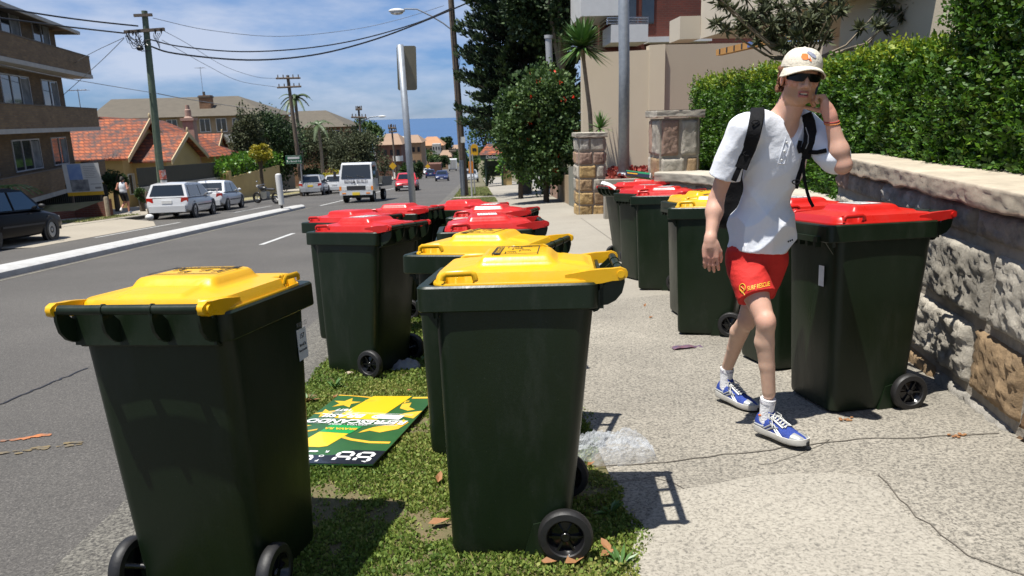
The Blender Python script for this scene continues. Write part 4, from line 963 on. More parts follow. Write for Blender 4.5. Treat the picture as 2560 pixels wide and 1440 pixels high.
# low walls along the path beyond the pale pillar
MA['tanwall'] = mat('tan_render', (.36, .27, .16), .9, col2=(.26, .19, .12), scale=2, bump=.3)
MA['redwall'] = brickmat('pink_brick', (.34, .18, .12), (.28, .15, .10), (.3, .25, .2))
MA['greywall'] = mat('grey_green_render', (.22, .22, .18), .9, col2=(.16, .16, .13), scale=3)
def lowwall(x0, y0, x1, y1, h, th, m_, label, zc=0):
    b = MB(); n = 6; r = []
    for i in range(n+1):
        f = i/n; x, y = x0+(x1-x0)*f, y0+(y1-y0)*f; g = gz(x, y); r.append([(x, y, g-.2), (x, y, (gz(x0, y0) if zc else g)+h), (x+th, y, (gz(x0, y0) if zc else g)+h), (x+th, y, g-.2)])
    b.loft(r); return solo('garden_wall', b, m_, (x0, y0, gz(x0, y0)), label, 'wall')
lowwall(3.10, 22.55, 3.12, 25.2, 1.30, .3, MA['greywall'], 'plain grey rendered wall end touching the far side of the pale sandstone pillar')
lowwall(3.14, 25.3, 3.3, 30.0, 1.00, .3, MA['tanwall'], 'low tan rendered wall beneath the flowering shrub')
lowwall(3.28, 30.2, 3.4, 34.5, .95, .25, MA['redwall'], 'low pinkish brick wall between the tan wall and the white wall')
lowwall(3.5, 38.0, 3.6, 48.0, .95, .25, MA['white'], 'low white painted wall beside the far footpath')
# vegetation right side
tc_ = at(1310, 200, 37)
def norfolk():
    c = (tc_[0], 37.5); g = gz(c[0], 37.5)
    t = thing('norfolk_pine', (c[0], c[1], g), 'tall dark Norfolk pine rising above the bus shelter and out of the frame', 'tree'); off = np.array(t.location)
    b = MB(); b.tube([(0, 0, 0), (0, 0, 20)], [.30, .08], 10); P = []; Nn = []; T = []
    rnd = random.Random(2)
    z = 3.4
    while z < 15.5:
        rr = 3.25*(1-.012*(z-3)**1.25)
        for k in range(12):
            a = 2*math.pi*k/12+rnd.uniform(-.25, .25)+z; l = rr*rnd.uniform(.72, 1.08); dz = rnd.uniform(-.15, .15)
            pts = []
            for i in range(7):
                f = i/6; pts.append(np.array([math.cos(a)*l*f, math.sin(a)*l*f, z+dz-.45*f+.75*f*f]))
            b.tube(pts, [.05, .04, .035, .03, .02, .015, .01], 4)
            for i in range(52):
                f = .22+.78*rnd.random()**.8; q = np.array([math.cos(a)*l*f, math.sin(a)*l*f, z+dz-.45*f+.75*f*f]); w_ = .40*(1-.5*f)
                q = q+np.array([rnd.uniform(-w_, w_), rnd.uniform(-w_, w_), rnd.uniform(-.08, .14)])
                for _ in range(6):
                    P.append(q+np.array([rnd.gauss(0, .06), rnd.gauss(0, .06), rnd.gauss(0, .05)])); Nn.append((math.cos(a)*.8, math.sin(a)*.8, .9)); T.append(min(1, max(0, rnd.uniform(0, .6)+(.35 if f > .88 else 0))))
        z += rnd.uniform(.42, .6)
    part('trunk', b, MA['bark'], t)
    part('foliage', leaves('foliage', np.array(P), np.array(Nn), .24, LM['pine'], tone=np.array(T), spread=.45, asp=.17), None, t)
norfolk()
c = at(1360, 290, 28); g_ = gz(c[0], 28)
ft = tree('flowering_shrub', (c[0]+.05, 28.2, g_), 5.2, (2.05, 1.7, 2.55), 'mid', 26000, .125, 'broad dark shrub dotted with red flowers above the low tan wall', cat='shrub', clumps=70, zc=2.75, crk=.32, limbs=8)
P, Nn, _ = crown_pts(46, (0, 0, 2.95), (2.05, 1.75, 2.5), 40, .3); sel = Nn[:, 1] < .3; P = P[sel]; Nn = Nn[sel]
Pf = np.repeat(P, 8, 0)+RNG.normal(0, .03, (len(P)*8, 3))
part('flowers', leaves('flowers', Pf, np.repeat(Nn, 8, 0), .07, mat('scarlet_petals', (.75, .04, .01), .5), spread=1.2), None, ft)['kind'] = 'stuff'
tree('street_tree', (at(1400, 60, 34)[0], 34, gz(4, 34)), 11.5, (2.7, 2.0, 3.8), 'dark', 13000, .17, 'lighter green tree with hanging fronds between the dark pine and the white balcony', cat='tree', clumps=46, zc=9.2, crk=.30, trunk=.2, bark='palebark')
tree('garden_shrub', (at(1300, 420, 33)[0], 33, gz(4, 33)), 2.2, (1.15, .9, 1.1), 'bright', 1800, .12, 'bright green shrub with yellowing leaves over the low pinkish wall', cat='shrub', clumps=26, zc=1.5)
tree('street_tree', (at(1215, 350, 66)[0], 66, gz(2, 66)), 6, (1.9, 1.9, 3.6), 'mid', 2200, .22, 'green tree behind the bus stop sign', clumps=30, zc=4.2)
tree('garden_shrub', (at(1222, 440, 62)[0]-.2, 60.2, gz(1, 60)), 1.9, (.8, .7, .9), 'mid', 500, .14, 'round shrub under the dark fascia of the bus shelter', cat='shrub', clumps=12)
# yuccas
def yucca(name, base, tip, r, n, label, trunk=.06, ll=.6, lift=0):
    base, tip = np.array(base, float), np.array(tip, float); t = thing(name, base, label, 'yucca', 'spiky yuccas by the sandstone pillar'); q = tip-base
    b = MB(); b.tube([(0, 0, 0), q*.5+np.array([.06, 0, 0]), q], [trunk, trunk*.85, trunk*.7], 8); part('trunk', b, MA['palebark'], t, True)
    b = MB(); rnd = random.Random(n)
    for i in range(n):
        a = rnd.uniform(0, 2*math.pi); e = rnd.uniform(-.55, 1.35)+lift; d = np.array([math.cos(a)*math.cos(e), math.sin(a)*math.cos(e), math.sin(e)]); s_ = np.cross(d, (0, 0, 1.)); s_ /= np.linalg.norm(s_)+1e-6; l = ll*rnd.uniform(.75, 1.1)
        p1 = q+d*l*.5; p2 = q+d*l+np.array([0, 0, -.10*l]); w_ = .022*ll/.6*1.3
        b.add([q-s_*w_*.6, q+s_*w_*.6, p1+s_*w_, p2, p1-s_*w_], [(0, 1, 2, 4), (4, 2, 3)])
    part('leaves', b, MA['yucca'], t)
MA['yucca'] = mat('yucca_leaf', (.05, .13, .03), .4, col2=(.13, .22, .06), scale=5)
yY = 22.2
yucca('yucca', (at(1484, 400, yY)[0], yY, -.4), at(1455, 118, yY), .7, 280, 'tall yucca with a bare leaning trunk and spiky crown against the tall beige wall', .075, .98)
yucca('yucca', (at(1503, 345, 21)[0], 21, -.3), at(1499, 322, 21), .4, 70, 'small spiky yucca on the planter beside the sandstone pillar', .04, .55, .3)
MA['yucca_dry'] = mat('dry_frond', (.22, .12, .05), .8)
solo('vent_pipe', MB().tube([at(1374, 160, 30), at(1371, 92, 30)], [.13, .13], 12).tube([at(1371, 96, 30), at(1371, 88, 30)], [.16, .16], 12), MA['stopgrey'], at(1374, 160, 30), 'pale round flue pipe poking up behind the flowering shrub', 'pipe', smooth=True)
# ================================================================ LEFT SIDE OF THE STREET
MA['brownbrick'] = brickmat('brown_brick', (.20, .125, .055), (.125, .076, .035), (.12, .095, .065))
MA['concrete_band'] = mat('pale_concrete_band', (.42, .41, .38), .8, col2=(.3, .29, .27), scale=3)
MA['darkroof'] = mat('brown_roof', (.13, .105, .08), .9, col2=(.09, .075, .06), scale=2.5, bump=.4, bscale=9)
MA['curtain'] = mat('curtain', (.26, .27, .27), .9, col2=(.12, .13, .14), scale=2.2, contrast=.3)
class Fac:   # facade frame: u along the wall, n outward, z up
    def __init__(s, o, ud): s.o = np.array([o[0], o[1], 0.]); s.u = np.array([ud[0], ud[1], 0.]); s.u /= np.linalg.norm(s.u); s.n = np.array([-s.u[1], s.u[0], 0])
    def box(s, b, u0, u1, n0, n1, z0, z1): return b.obox(s.o+s.u*(u0+u1)/2+s.n*(n0+n1)/2+np.array([0, 0, (z0+z1)/2]), s.u*(u1-u0)/2, s.n*(n1-n0)/2, (0, 0, (z1-z0)/2))
def window(F, t, u0, u1, z0, z1, n=0, mull=1, fr='stopgrey', curt=True):
    f = MB(); k = .06
    F.box(f, u0, u1, n-.02, n+.05, z0, z0+k); F.box(f, u0, u1, n-.02, n+.05, z1-k, z1); F.box(f, u0, u0+k, n-.02, n+.048, z0+k, z1-k); F.box(f, u1-k, u1, n-.02, n+.048, z0+k, z1-k)
    for i in range(mull): c = u0+(u1-u0)*(i+1)/(mull+1); F.box(f, c-.03, c+.03, n-.02, n+.046, z0+k, z1-k)
    w_ = part('window', f, MA[fr], t, world=True)
    g = MB(); F.box(g, u0+k, u1-k, n-.018, n+.012, z0+k, z1-k); part('pane', g, MA['glass'], w_, world=True)
    return w_
# brown brick flats
F = Fac((-20.75, 40.0), (.21, -.98)); F.n = np.array([.98, .21, 0])/math.hypot(.98, .21)
t = thing('apartment_building', (-24, 36, gz(-24, 36)), 'brown brick flats with stacked balconies at the left edge', 'building')
b = MB(); F.box(b, 0, 22, -11, 0, -4, 6.15); part('wall', b, MA['brownbrick'], t, world=True)
b = MB(); 
E1 = lambda u, n, z: F.o+F.u*u+F.n*n+np.array([0, 0, z])
b.add([E1(-.8, .9, 6.2), E1(23, .9, 6.2), E1(23, -12, 6.2), E1(-.8, -12, 6.2), E1(5, -5.5, 8.6), E1(18, -5.5, 8.6)], [(0, 1, 5, 4), (1, 2, 5), (2, 3, 4, 5), (3, 0, 4), (3, 2, 1, 0)])
part('roof', b, MA['darkroof'], t, world=True)
b = MB(); F.box(b, -.82, 23, .88, .96, 6.05, 6.2); F.box(b, -.86, -.8, -12, .88, 6.05, 6.2); part('gutter', b, MA['concrete_band'], t, world=True)
for i, zf in enumerate((3.95, 1.32, -1.35)):
    for (u0, u1) in ((1.0, 3.3), (4.9, 8.2), (10, 13)): 
        window(F, t, u0, u1, zf+1.02 if i < 3 else zf, zf+2.35, .0, 2 if u1-u0 > 3 else 1)
        c = MB(); F.box(c, u0+.1, u0+(u1-u0)*.35, -.0, .022, zf+1.1, zf+2.25); part('curtain', c, MA['curtain'], t, world=True)
    bl = MB(); F.box(bl, -1.1, 14, 1.02, 1.14, zf+.12, zf+1.02); F.box(bl, -1.1, -.98, .0, 1.02, zf+.12, zf+1.02); p_ = part('balcony', bl, MA['brownbrick'], t, world=True)
    sl_ = MB(); F.box(sl_, -1.14, 14, .0, 1.18, zf-.06, zf+.118); part('slab', sl_, MA['concrete_band'], p_, world=True)
    cp = MB(); F.box(cp, -1.13, 14, 1.0, 1.16, zf+1.022, zf+1.07); part('rail_cap', cp, MA['darkroof'], p_, world=True)
# television antennas
def antenna(base, h, label, n=5, w_=.9):
    t = thing('antenna', base, label, 'antenna'); b = MB(); b.cyl((0, 0, 0), (0, 0, h), .025, n=6); b.cyl((-.5, 0, h-.1), (.5, 0, h-.05), .018, n=5)
    for i in range(n): x = -.45+.9*i/(n-1); b.cyl((x, -w_/2, h-.08), (x, w_/2, h-.08), .012, n=4)
    part('mast', b, MA['steel'], t)
q = at(201, 268, 46); antenna(q, at(197, 222, 46)[2]-q[2], 'small television antenna behind the top balcony of the brown flats')

# cottage with red tiled roofs
gr_ = gz(-21, 50); t = thing('tiled_cottage', (-23, 50, gr_), 'cream cottage with steep terracotta tiled gables behind the green timber pole', 'house'); off = t.location
def gable(X0, X1, yc, hw, ze, zr, ov=.35, name='roof'):
    b = MB(); th = .10; k = (zr-ze)/hw
    for sg in (-1, 1):
        ye = yc+sg*(hw+ov); zz = ze-k*ov
        a = [(X0, yc, zr), (X1, yc, zr), (X1, ye, zz), (X0, ye, zz)]; b.hexa([(x, y, z-th) for x, y, z in (a if sg > 0 else a[::-1])], a if sg > 0 else a[::-1])
    r_ = part(name, b, MA['rooftile'], t, world=True)
    g = MB()
    for sg in (-1, 1): g.hexa([(X1+.01, yc, zr-.26), (X1+.07, yc, zr-.26), (X1+.07, yc+sg*(hw+ov), ze-k*ov-.24), (X1+.01, yc+sg*(hw+ov), ze-k*ov-.24)], [(X1+.01, yc, zr+.05), (X1+.07, yc, zr+.05), (X1+.07, yc+sg*(hw+ov), ze-k*ov+.05), (X1+.01, yc+sg*(hw+ov), ze-k*ov+.05)])
    part('barge_board', g, MA['bargeboard'], r_, world=True)
    f = MB(); f.ball((X1, yc, zr+.14), (.08, .08, .2), 6); part('finial', f, MA['bargeboard'], r_, world=True)
MA['bargeboard'] = mat('cream_board', (.48, .38, .22), .7)
a1, e1 = atX(362, 296, -21.3), atX(307, 398, -21.3)
gable(-34, -21.0, a1[1], a1[1]-e1[1]-.35, e1[2]+.25, a1[2])
a2, e2 = atX(457, 331, -19.2), atX(516, 390, -19.2)
gable(-23.5, -18.9, a2[1], e2[1]-a2[1]-.9, e2[2]+.25, a2[2])
b = MB(); Xr, Xe, y0, y1 = -24.4, -19.9, a1[1]+.5, 66; zr, ze = a1[2]+.2, -.75+.0
b.add([(Xe, y0, ze), (Xe, y1, ze-.5), (-30, y1, ze-.5), (-30, y0, ze), (Xr, y0, zr), (Xr, y1-5, zr-.3)], [(0, 1, 5, 4), (1, 2, 5), (2, 3, 4, 5), (3, 0, 4), (3, 2, 1, 0)])
part('roof', b, MA['rooftile'], t, world=True)
a3 = atX(549, 333, -21.4); gable(-24, -21.2, a3[1], 1.5, a3[2]-1.25, a3[2])
b = MB()
b.box(-33, -21.45, e1[1]+.2, y1-.6, gr_-1.5, e1[2]-.05)
b.box(-24, -19.35, a2[1]-(e2[1]-a2[1])+.9, e2[1]-.9, gr_-1.5, e2[2]+.1)
b.prism([(-1, 0), (1, 0), (0, 1)], (-19.36, a2[1], e2[2]+.1), (0, e2[1]-a2[1]-1.0, 0), (0, 0, a2[2]-e2[2]-.28), (-.25, 0, 0))
b.prism([(-1, 0), (1, 0), (0, 1)], (-21.46, a1[1], e1[2]-.05), (0, a1[1]-e1[1]-.3, 0), (0, 0, a1[2]-e1[2]-.15), (-.25, 0, 0))
b.prism([(-1, 0), (1, 0), (0, 1)], (-21.46, a3[1], a3[2]-1.2), (0, 1.4, 0), (0, 0, 1.1), (-.25, 0, 0))
part('wall', b, MA['cream'], t, world=True)
Fg = Fac((-19.34, a2[1]), (0, 1)); Fg.n = np.array([1., 0, 0])
for u in (-1.5, -.5, 1.4, 2.1): window(Fg, t, u-.32, u+.32, gr_+.9, gr_+2.2, .0, 0, 'white')
Fh = Fac((-21.44, e1[1]), (0, 1)); Fh.n = np.array([1., 0, 0])
for u in (.9, 1.7, 9.5, 10.6): window(Fh, t, u-.3, u+.3, gr_+.8, gr_+2.1, .0, 0, 'white')
Fs = Fac((-21.9, e1[1]+.19), (-1, 0)); Fs.n = np.array([0, -1., 0])
for u in (1.5, 4.0, 6.5): window(Fs, t, u-.4, u+.4, gr_+.8, gr_+2.1, .0, 0, 'white')
c1, c2 = at(459, 335, 56), at(485, 262, 56); MA['pinkrender'] = mat('pink_render', (.40, .27, .21), .85, col2=(.3, .2, .16), scale=4)
b = MB(); cx_ = (c1[0]+c2[0])/2; b.box(cx_-.38, cx_+.38, 55.7, 56.4, gr_, c2[2]-1.1); b.box(cx_-.48, cx_+.48, 55.6, 56.5, c2[2]-1.1, c2[2]-.9); b.lathe([(.0, .9), (.14, .9), (.16, .6), (.22, .55), (.22, .1), (.34, 0)], (cx_, 56, c2[2]-.9), n=12)
part('chimney', b, MA['pinkrender'], t, world=True)

# long block behind
t = thing('apartment_building', (-34, 92, gz(-34, 92)), 'long low block of flats with a wide grey-brown roof and brick chimney behind the cottage', 'building')
Y = 84.; L0, L1, R0_, R1_ = at(214, 290, Y), at(268, 251, Y+6), at(588, 236, Y+6), at(668, 284, Y)
ze = at(600, 288, Y)[2]
b = MB(); zr = (L1[2]+R0_[2])/2
b.add([(L0[0], Y, ze), (R1_[0], Y, ze), (R1_[0], Y+14, ze), (L0[0], Y+14, ze), (L1[0], Y+7, zr), (R0_[0], Y+7, zr)], [(0, 1, 5, 4), (1, 2, 5), (2, 3, 4, 5), (3, 0, 4), (3, 2, 1, 0)])
MA['greyroof'] = mat('grey_brown_tiles', (.115, .098, .072), .9, col2=(.085, .072, .054), scale=1.5, bump=.3, bscale=14)
part('roof', b, MA['greyroof'], t, world=True)
b = MB(); b.box(L0[0]+.8, R1_[0]-.8, Y+.8, Y+13, -9, ze-.02); part('wall', b, MA['tanwall'] if 'tanwall' in MA else MA['cream'], t, world=True)
Fb = Fac((L0[0]+.8, Y+.78), (1, 0)); Fb.n = np.array([0, -1., 0]); wl = R1_[0]-L0[0]-1.6
for i in range(10): window(Fb, t, wl*(i+.15)/10, wl*(i+.8)/10, ze-1.7, ze-.25, .0, 1, 'white')
for i in range(10): window(Fb, t, wl*(i+.15)/10, wl*(i+.8)/10, ze-4.6, ze-3.1, .0, 1, 'white')
b = MB(); Fb.box(b, 0, wl, .02, .9, ze-2.9, ze-2.0); part('balcony', b, MA['concrete_band'], t, world=True)
q0, q1 = at(503, 275, Y+3), at(527, 238, Y+3); b = MB(); b.box(q0[0], q1[0], Y+2.6, Y+3.6, q0[2]-1, q1[2]); MA['orangebrick'] = brickmat('orange_brick', (.30, .14, .06), (.2, .09, .045), (.2, .15, .1)); ch_ = part('chimney', b, MA['orangebrick'], t, world=True)
b = MB(); b.box(q0[0]-.08, q1[0]+.08, Y+2.5, Y+3.7, q1[2]-.25, q1[2]-.1); b.cyl((q0[0]+.5, Y+3, q1[2]), (q0[0]+.5, Y+3, q1[2]+.4), .15, n=8); part('chimney_cap', b, MA['darkroof'], ch_, world=True)
q = at(508, 236, Y+3.1); antenna(q, at(498, 168, Y+3.1)[2]-q[2], 'tall thin television antenna on the brick chimney of the long block', 5, 1.2)
t = thing('apartment_building', (-28, 112, gz(-28, 112)), 'block with a low brown hipped roof half hidden by the palm and olive trees', 'building')
Y = 108.; A0, A1, A2, A3 = at(735, 322, Y), at(775, 277, Y+7), at(815, 283, Y+7), at(872, 318, Y)
ze = at(800, 318, Y)[2]; b = MB(); b.add([(A0[0]-3, Y, ze), (A3[0], Y, ze), (A3[0], Y+14, ze), (A0[0]-3, Y+14, ze), (A1[0]-2, Y+7, A1[2]), (A2[0], Y+7, A1[2])], [(0, 1, 5, 4), (1, 2, 5), (2, 3, 4, 5), (3, 0, 4), (3, 2, 1, 0)]); part('roof', b, MA['greyroof'], t, world=True)
b = MB(); b.box(A0[0]-2.2, A3[0]-.8, Y+.8, Y+13, -14, ze-.02); part('wall', b, MA['orangebrick'], t, world=True)
Fb = Fac((A0[0]-2.2, Y+.78), (1, 0)); Fb.n = np.array([0, -1., 0])
for i in range(5): window(Fb, t, .5+i*1.7, 1.6+i*1.7, ze-1.8, ze-.5, .0, 0, 'white')

# distant blocks
def block(px0, px1, pyt, Y, dep, zb, m_, label, roof=None, rh=1.5, win=None, balc=None, over=.4, ridge=.25, wcol='white'):
    a, c = at(px0, pyt, Y), at(px1, pyt, Y); x0, x1, zt = a[0], c[0], (a[2]+c[2])/2
    t = thing('apartment_building' if (x1-x0) > 7 else 'distant_house', ((x0+x1)/2, Y, zb), label, 'building', 'houses down the hill'); b = MB(); b.box(x0, x1, Y, Y+dep, zb-4, zt); part('wall', b, m_, t, world=True)
    if roof: b = MB(); q = (x1-x0)*ridge; b.add([(x0-over, Y-over, zt), (x1+over, Y-over, zt), (x1+over, Y+dep+over, zt), (x0-over, Y+dep+over, zt), (x0+q, Y+dep/2, zt+rh), (x1-q, Y+dep/2, zt+rh)], [(0, 1, 5, 4), (1, 2, 5), (2, 3, 4, 5), (3, 0, 4), (3, 2, 1, 0)]); part('roof', b, roof, t, world=True)
    Fx = Fac((x0, Y-.0), (1, 0)); Fx.n = np.array([0, -1., 0])
    if win:
        nx, nz, h_ = win
        for j in range(nz):
            for i in range(nx): f = MB(); Fx.box(f, (x1-x0)*(i+.25)/nx, (x1-x0)*(i+.75)/nx, .0, .05, zt-1.0-h_*j-1.1, zt-1.0-h_*j); part('window', f, MA['glass'], t, world=True)
    if balc:
        for (u, zz, r) in balc:
            f = MB(); f.lathe([(0, -.0), (r, 0), (r, 1.0), (r-.1, 1.0), (r-.1, .1), (0, .1)], (x0+(x1-x0)*u, Y, zt+zz), n=16); part('balcony', f, MA['white'], t, world=True)
    return t
MA['brownred'] = mat('dark_red_render', (.17, .075, .05), .9, col2=(.10, .05, .035), scale=.8)
MA['tanbrick'] = mat('tan_brick_far', (.33, .215, .12), .9, col2=(.26, .16, .09), scale=.8)
MA['orangeroof'] = mat('faded_orange_roof', (.42, .22, .11), .9, col2=(.33, .17, .09), scale=.3)
MA['brownroof2'] = mat('faded_brown_roof', (.30, .20, .13), .9, col2=(.24, .16, .11), scale=.5)
block(938, 1002, 362, 150, 16, gz(0, 150)-4, MA['brownred'], 'dark red-brown flats with rounded white balconies beyond the truck', MA['brownroof2'], 2.0, (4, 3, 3.0), [(.86, -3.2, 1.0), (.86, -6.4, 1.0)])
block(1001, 1052, 357, 175, 16, gz(0, 175)-4, MA['tanbrick'], 'tan brick flats right of the dark red ones, crossed by the grey signpost', MA['brownroof2'], 1.6, (4, 3, 3.0))
block(1046, 1108, 364, 300, 22, gz(0, 300)-8, MA['tanbrick'], 'far pale house under a wide faded orange roof just below the sea', MA['orangeroof'], 3.2, (5, 2, 3.2), ridge=.3)
block(1080, 1100, 360, 280, 8, gz(0, 280)-8, MA['concrete_band'], 'far narrow pale grey building with small windows in front of the orange roof', None, 0, (3, 4, 2.6))
block(932, 1012, 345, 240, 20, gz(0, 240)-8, MA['concrete_band'], 'long white flat-topped building near the shoreline left of the signpost', None, 0, (8, 1, 3))
block(1070, 1102, 410, 170, 6, gz(0, 170)-2, MA['brownred'], 'small dark red shed roof beside the road, above the blue car', None, 0, None)
for (a, c, y_, Y_, m_, lb) in ((1128, 1150, 372, 420, 'concrete_band', 'tiny pale building right of the round far tree'), (1030, 1050, 352, 420, 'white', 'tiny white house just below the sea beside the signpost'), (1098, 1128, 392, 260, 'tanbrick', 'small tan house half hidden in far bushes')):
    block(a, c, y_, Y_, 12, gz(0, Y_)-8, MA[m_], lb, MA['brownroof2'], 2, (3, 1, 3))

# trees and shrubs, left and far
def tr(name, px, py, Y, rx, rz, kind, n, leaf, label, cat='tree', cl=30, h=None, trunk=.15, crk=.36, **k):
    """crown centred on px,py at depth Y; rx, rz in photo pixels"""
    c = at(px, py, Y); s = Y/1853.; g = gz(c[0], Y); R_ = (rx*s, rx*s*.85, rz*s)
    return tree(name, (c[0], Y, g), 0, R_, kind, int(n*2.3), leaf*.72, label, None, trunk, cat, cl, c[2]-g, crk=crk, **k)
tr('dark_tree', 688, 368, 66, 84, 108, 'dark', 5200, .26, 'large dark tree behind the leaning pole and the green sign', cl=46, trunk=.25)
tr('weeping_tree', 622, 348, 60, 46, 86, 'olive', 2600, .22, 'grey-green drooping tree left of the dark one, over the cottage roof', cl=34)
tr('golden_shrub', 648, 384, 52.5, 32, 26, 'gold', 1100, .15, 'yellow-leaved shrub between the red roof and the dark tree', 'shrub', 16)
tr('olive_tree', 800, 378, 92, 74, 66, 'olive', 3800, .30, 'grey olive-leaved tree left of the white truck', cl=38, trunk=.22)
tr('olive_tree', 886, 384, 88, 70, 68, 'olive', 3800, .30, 'wide grey-green tree directly above the white truck', cl=38, trunk=.22)
tr('street_tree', 905, 338, 118, 52, 46, 'mid', 2400, .36, 'rounded green tree beside the farther pole with a lamp', cl=28)
tr('bare_tree', 960, 420, 105, 24, 50, 'olive', 500, .25, 'thin greyish tree in front of the dark red flats', cl=22, crk=.3)
tr('street_tree', 820, 452, 74, 45, 30, 'gold', 900, .2, 'yellow-green low tree behind the silver car', 'shrub', 18)
tr('garden_shrub', 775, 440, 66, 26, 28, 'dark', 900, .2, 'dark shrub behind the silver hatchback', 'shrub', 16)
tr('garden_shrub', 1040, 428, 125, 26, 30, 'dark', 1000, .35, 'dark brownish bush to the right of the grey signpost', 'shrub', 16)
tr('far_tree', 1117, 362, 330, 17, 22, 'dark', 900, .9, 'round dark tree standing against the sea', cl=14)
tr('far_tree', 1012, 436, 150, 26, 22, 'mid', 900, .45, 'green bushes at the foot of the tan flats', 'shrub', 18)
for (px, py, Y_, rx, rz, kd, lb) in ((1070, 392, 240, 34, 18, 'mid', 'green tree band left of the small dark red shed'), (1100, 402, 200, 26, 16, 'dark', 'low dark tree above the blue car'), (1160, 398, 230, 26, 26, 'mid', 'green tree right of the far white truck'), (1140, 392, 300, 20, 16, 'dark', 'dark tree above the far white truck'), (1185, 412, 120, 12, 30, 'mid', 'narrow green tree behind the bus stop sign'), (1125, 400, 330, 22, 12, 'olive', 'hazy olive tree at the bend of the road')):
    tr('far_tree', px, py, Y_, rx, rz, kd, 700, Y_*.0028, lb, cl=14)
P = []; 
for i in range(5000): x = RNG.uniform(-90, 120); y = RNG.uniform(330, 820); P.append((x, y, gz(x, y)+RNG.uniform(0, 6.5)))
P = np.array(P); P = P[(P[:, 0] < -14) | (P[:, 0] > -2)]
solo('far_treetops', leaves('far_treetops', P, np.tile([0, -.3, 1.], (len(P), 1)), 3.2, LM['mid'], spread=.8, asp=.5), None, label='mass of small green treetops covering the slope down to the sea', cat='treetops', kind='stuff')
# palm
def palm(base, h, r, label, n=16, sc=1.):
    t = thing('palm_tree', base, label, 'palm'); b = MB(); b.tube([(0, 0, -.3), (.1, 0, h*.5), (0, 0, h)], [.2, .16, .13], 9); part('trunk', b, MA['palebark'], t, True); rnd = random.Random(5); b = MB()
    for i in range(n):
        a = 2*math.pi*i/n+rnd.uniform(-.2, .2); e = rnd.uniform(-.15, 1.1); pts = []; d = np.array([math.cos(a), math.sin(a), 0])
        for j in range(7): f = j/6; pts.append(np.array([0, 0, h])+d*r*f*math.cos(e*.6)+np.array([0, 0, r*(math.sin(e)*f-.85*f*f)]))
        for j in range(1, 7):
            for k in range(6):
                f = k/6; q = pts[j-1]*(1-f)+pts[j]*f; tn = pts[j]-pts[j-1]; tn /= np.linalg.norm(tn); s_ = np.cross(tn, (0, 0, 1.)); s_ /= np.linalg.norm(s_)+1e-6; l = r*.30*(1.1-j/7.5)
                for sg in (-1, 1): e_ = q+s_*sg*l*.75+tn*l*.55+np.array([0, 0, -l*.35]); b.add([q, q+tn*.05, e_, q-tn*.04], [(0, 1, 2, 3)])
    part('fronds', b, MA['palmleaf'], t)
MA['palmleaf'] = mat('palm_leaf', (.035, .06, .02), .5, col2=(.07, .11, .03), scale=3)
q = at(738, 250, 70); palm((q[0], 70, gz(q[0], 70)), q[2]-gz(q[0], 70)+.2, 1.7, 'dark palm rising behind the leaning pole above the rooftops')
q = at(795, 308, 80); palm((q[0], 80, gz(q[0], 80)), q[2]-gz(q[0], 80)-.1, 2.0, 'low palm with drooping fronds in front of the brown hipped roof', 7)
# shrubs near the flats
tr('round_hedge', 285, 455, 36.5, 34, 32, 'dark', 2400, .10, 'rounded dark hedge beside the advertising board, above the jogger', 'hedge', 30)
tr('garden_shrub', 352, 488, 35.2, 16, 18, 'mid', 700, .08, 'small green bush between the jogger and the parked white hatchback', 'shrub', 14)
tr('garden_shrub', 178, 440, 37, 16, 22, 'mid', 500, .1, 'small bush behind the left edge of the advertising board', 'shrub', 14)
q = at(20, 470, 27); t = thing('tree_fern', (q[0], 27, gz(q[0], 27)), 'arching green fern at the left edge above the black car', 'fern'); b = MB(); rnd = random.Random(9); hh = q[2]-gz(q[0], 27)
for i in range(22):
    a = 2*math.pi*i/22; d = np.array([math.cos(a), math.sin(a), 0])
    pts = [np.array([0, 0, hh])+d*1.0*f+np.array([0, 0, .55*f-.8*f*f]) for f in np.linspace(0, 1, 8)]
    for j in range(1, 8):
        for sg in (-1, 1): s_ = np.cross(d, (0, 0, 1.)); b.add([pts[j-1], pts[j], pts[j]+s_*sg*.16*(1.05-j/8)+d*.04], [(0, 1, 2)])
part('fronds', b, MA['yucca'], t); b = MB(); b.tube([(0, 0, -.1), (0, 0, hh)], [.12, .1], 8); part('trunk', b, MA['bark'], t)
# vine over the beige fence
q0, q1 = atX(560, 475, -16.8), atX(668, 462, -16.8)
def vine(x, y0, y1, z0, z1, n, label):
    P = np.stack([x+RNG.normal(0, .35, n), RNG.uniform(y0, y1, n), np.zeros(n)], 1); hgt = 1-.35*((P[:, 1]-(y0+y1)/2)/((y1-y0)/2))**2
    P[:, 2] = z0+(z1-z0)*hgt*RNG.uniform(0, 1, n)**.7; off = (x, y0, z0); t = thing('creeper_hedge', off, label, 'hedge')
    part('foliage', leaves('foliage', P, np.tile([.5, -.5, .7], (n, 1)), .17, LM['bright'], off=off, spread=.7), None, t); b = MB(); b.box(x-.2, x+.1, y0+.3, y1-.3, z0-.5, z0+(z1-z0)*.55); part('inner_shade', b, MA['hedgecore'], t, world=True)  # the dark box behind the leaves paints the creeper's inner shade
vine(-16.9, q0[1]-1.5, q1[1]+3.5, at(600, 437, q0[1]+3)[2]-.1, at(610, 385, q0[1]+3)[2], 4200, 'bright leafy creeper mounded over the beige garden wall')
t = thing('garden_wall', (-16.6, q0[1], gz(-16.6, q0[1])), 'beige rendered garden wall under the leafy creeper', 'wall')
b = MB(); b.box(-16.6, -16.35, q0[1], q1[1]+2.6, gz(-16.6, q1[1])-1, at(600, 436, q0[1]+3)[2]); part('panel', b, MA['cream'], t, world=True)
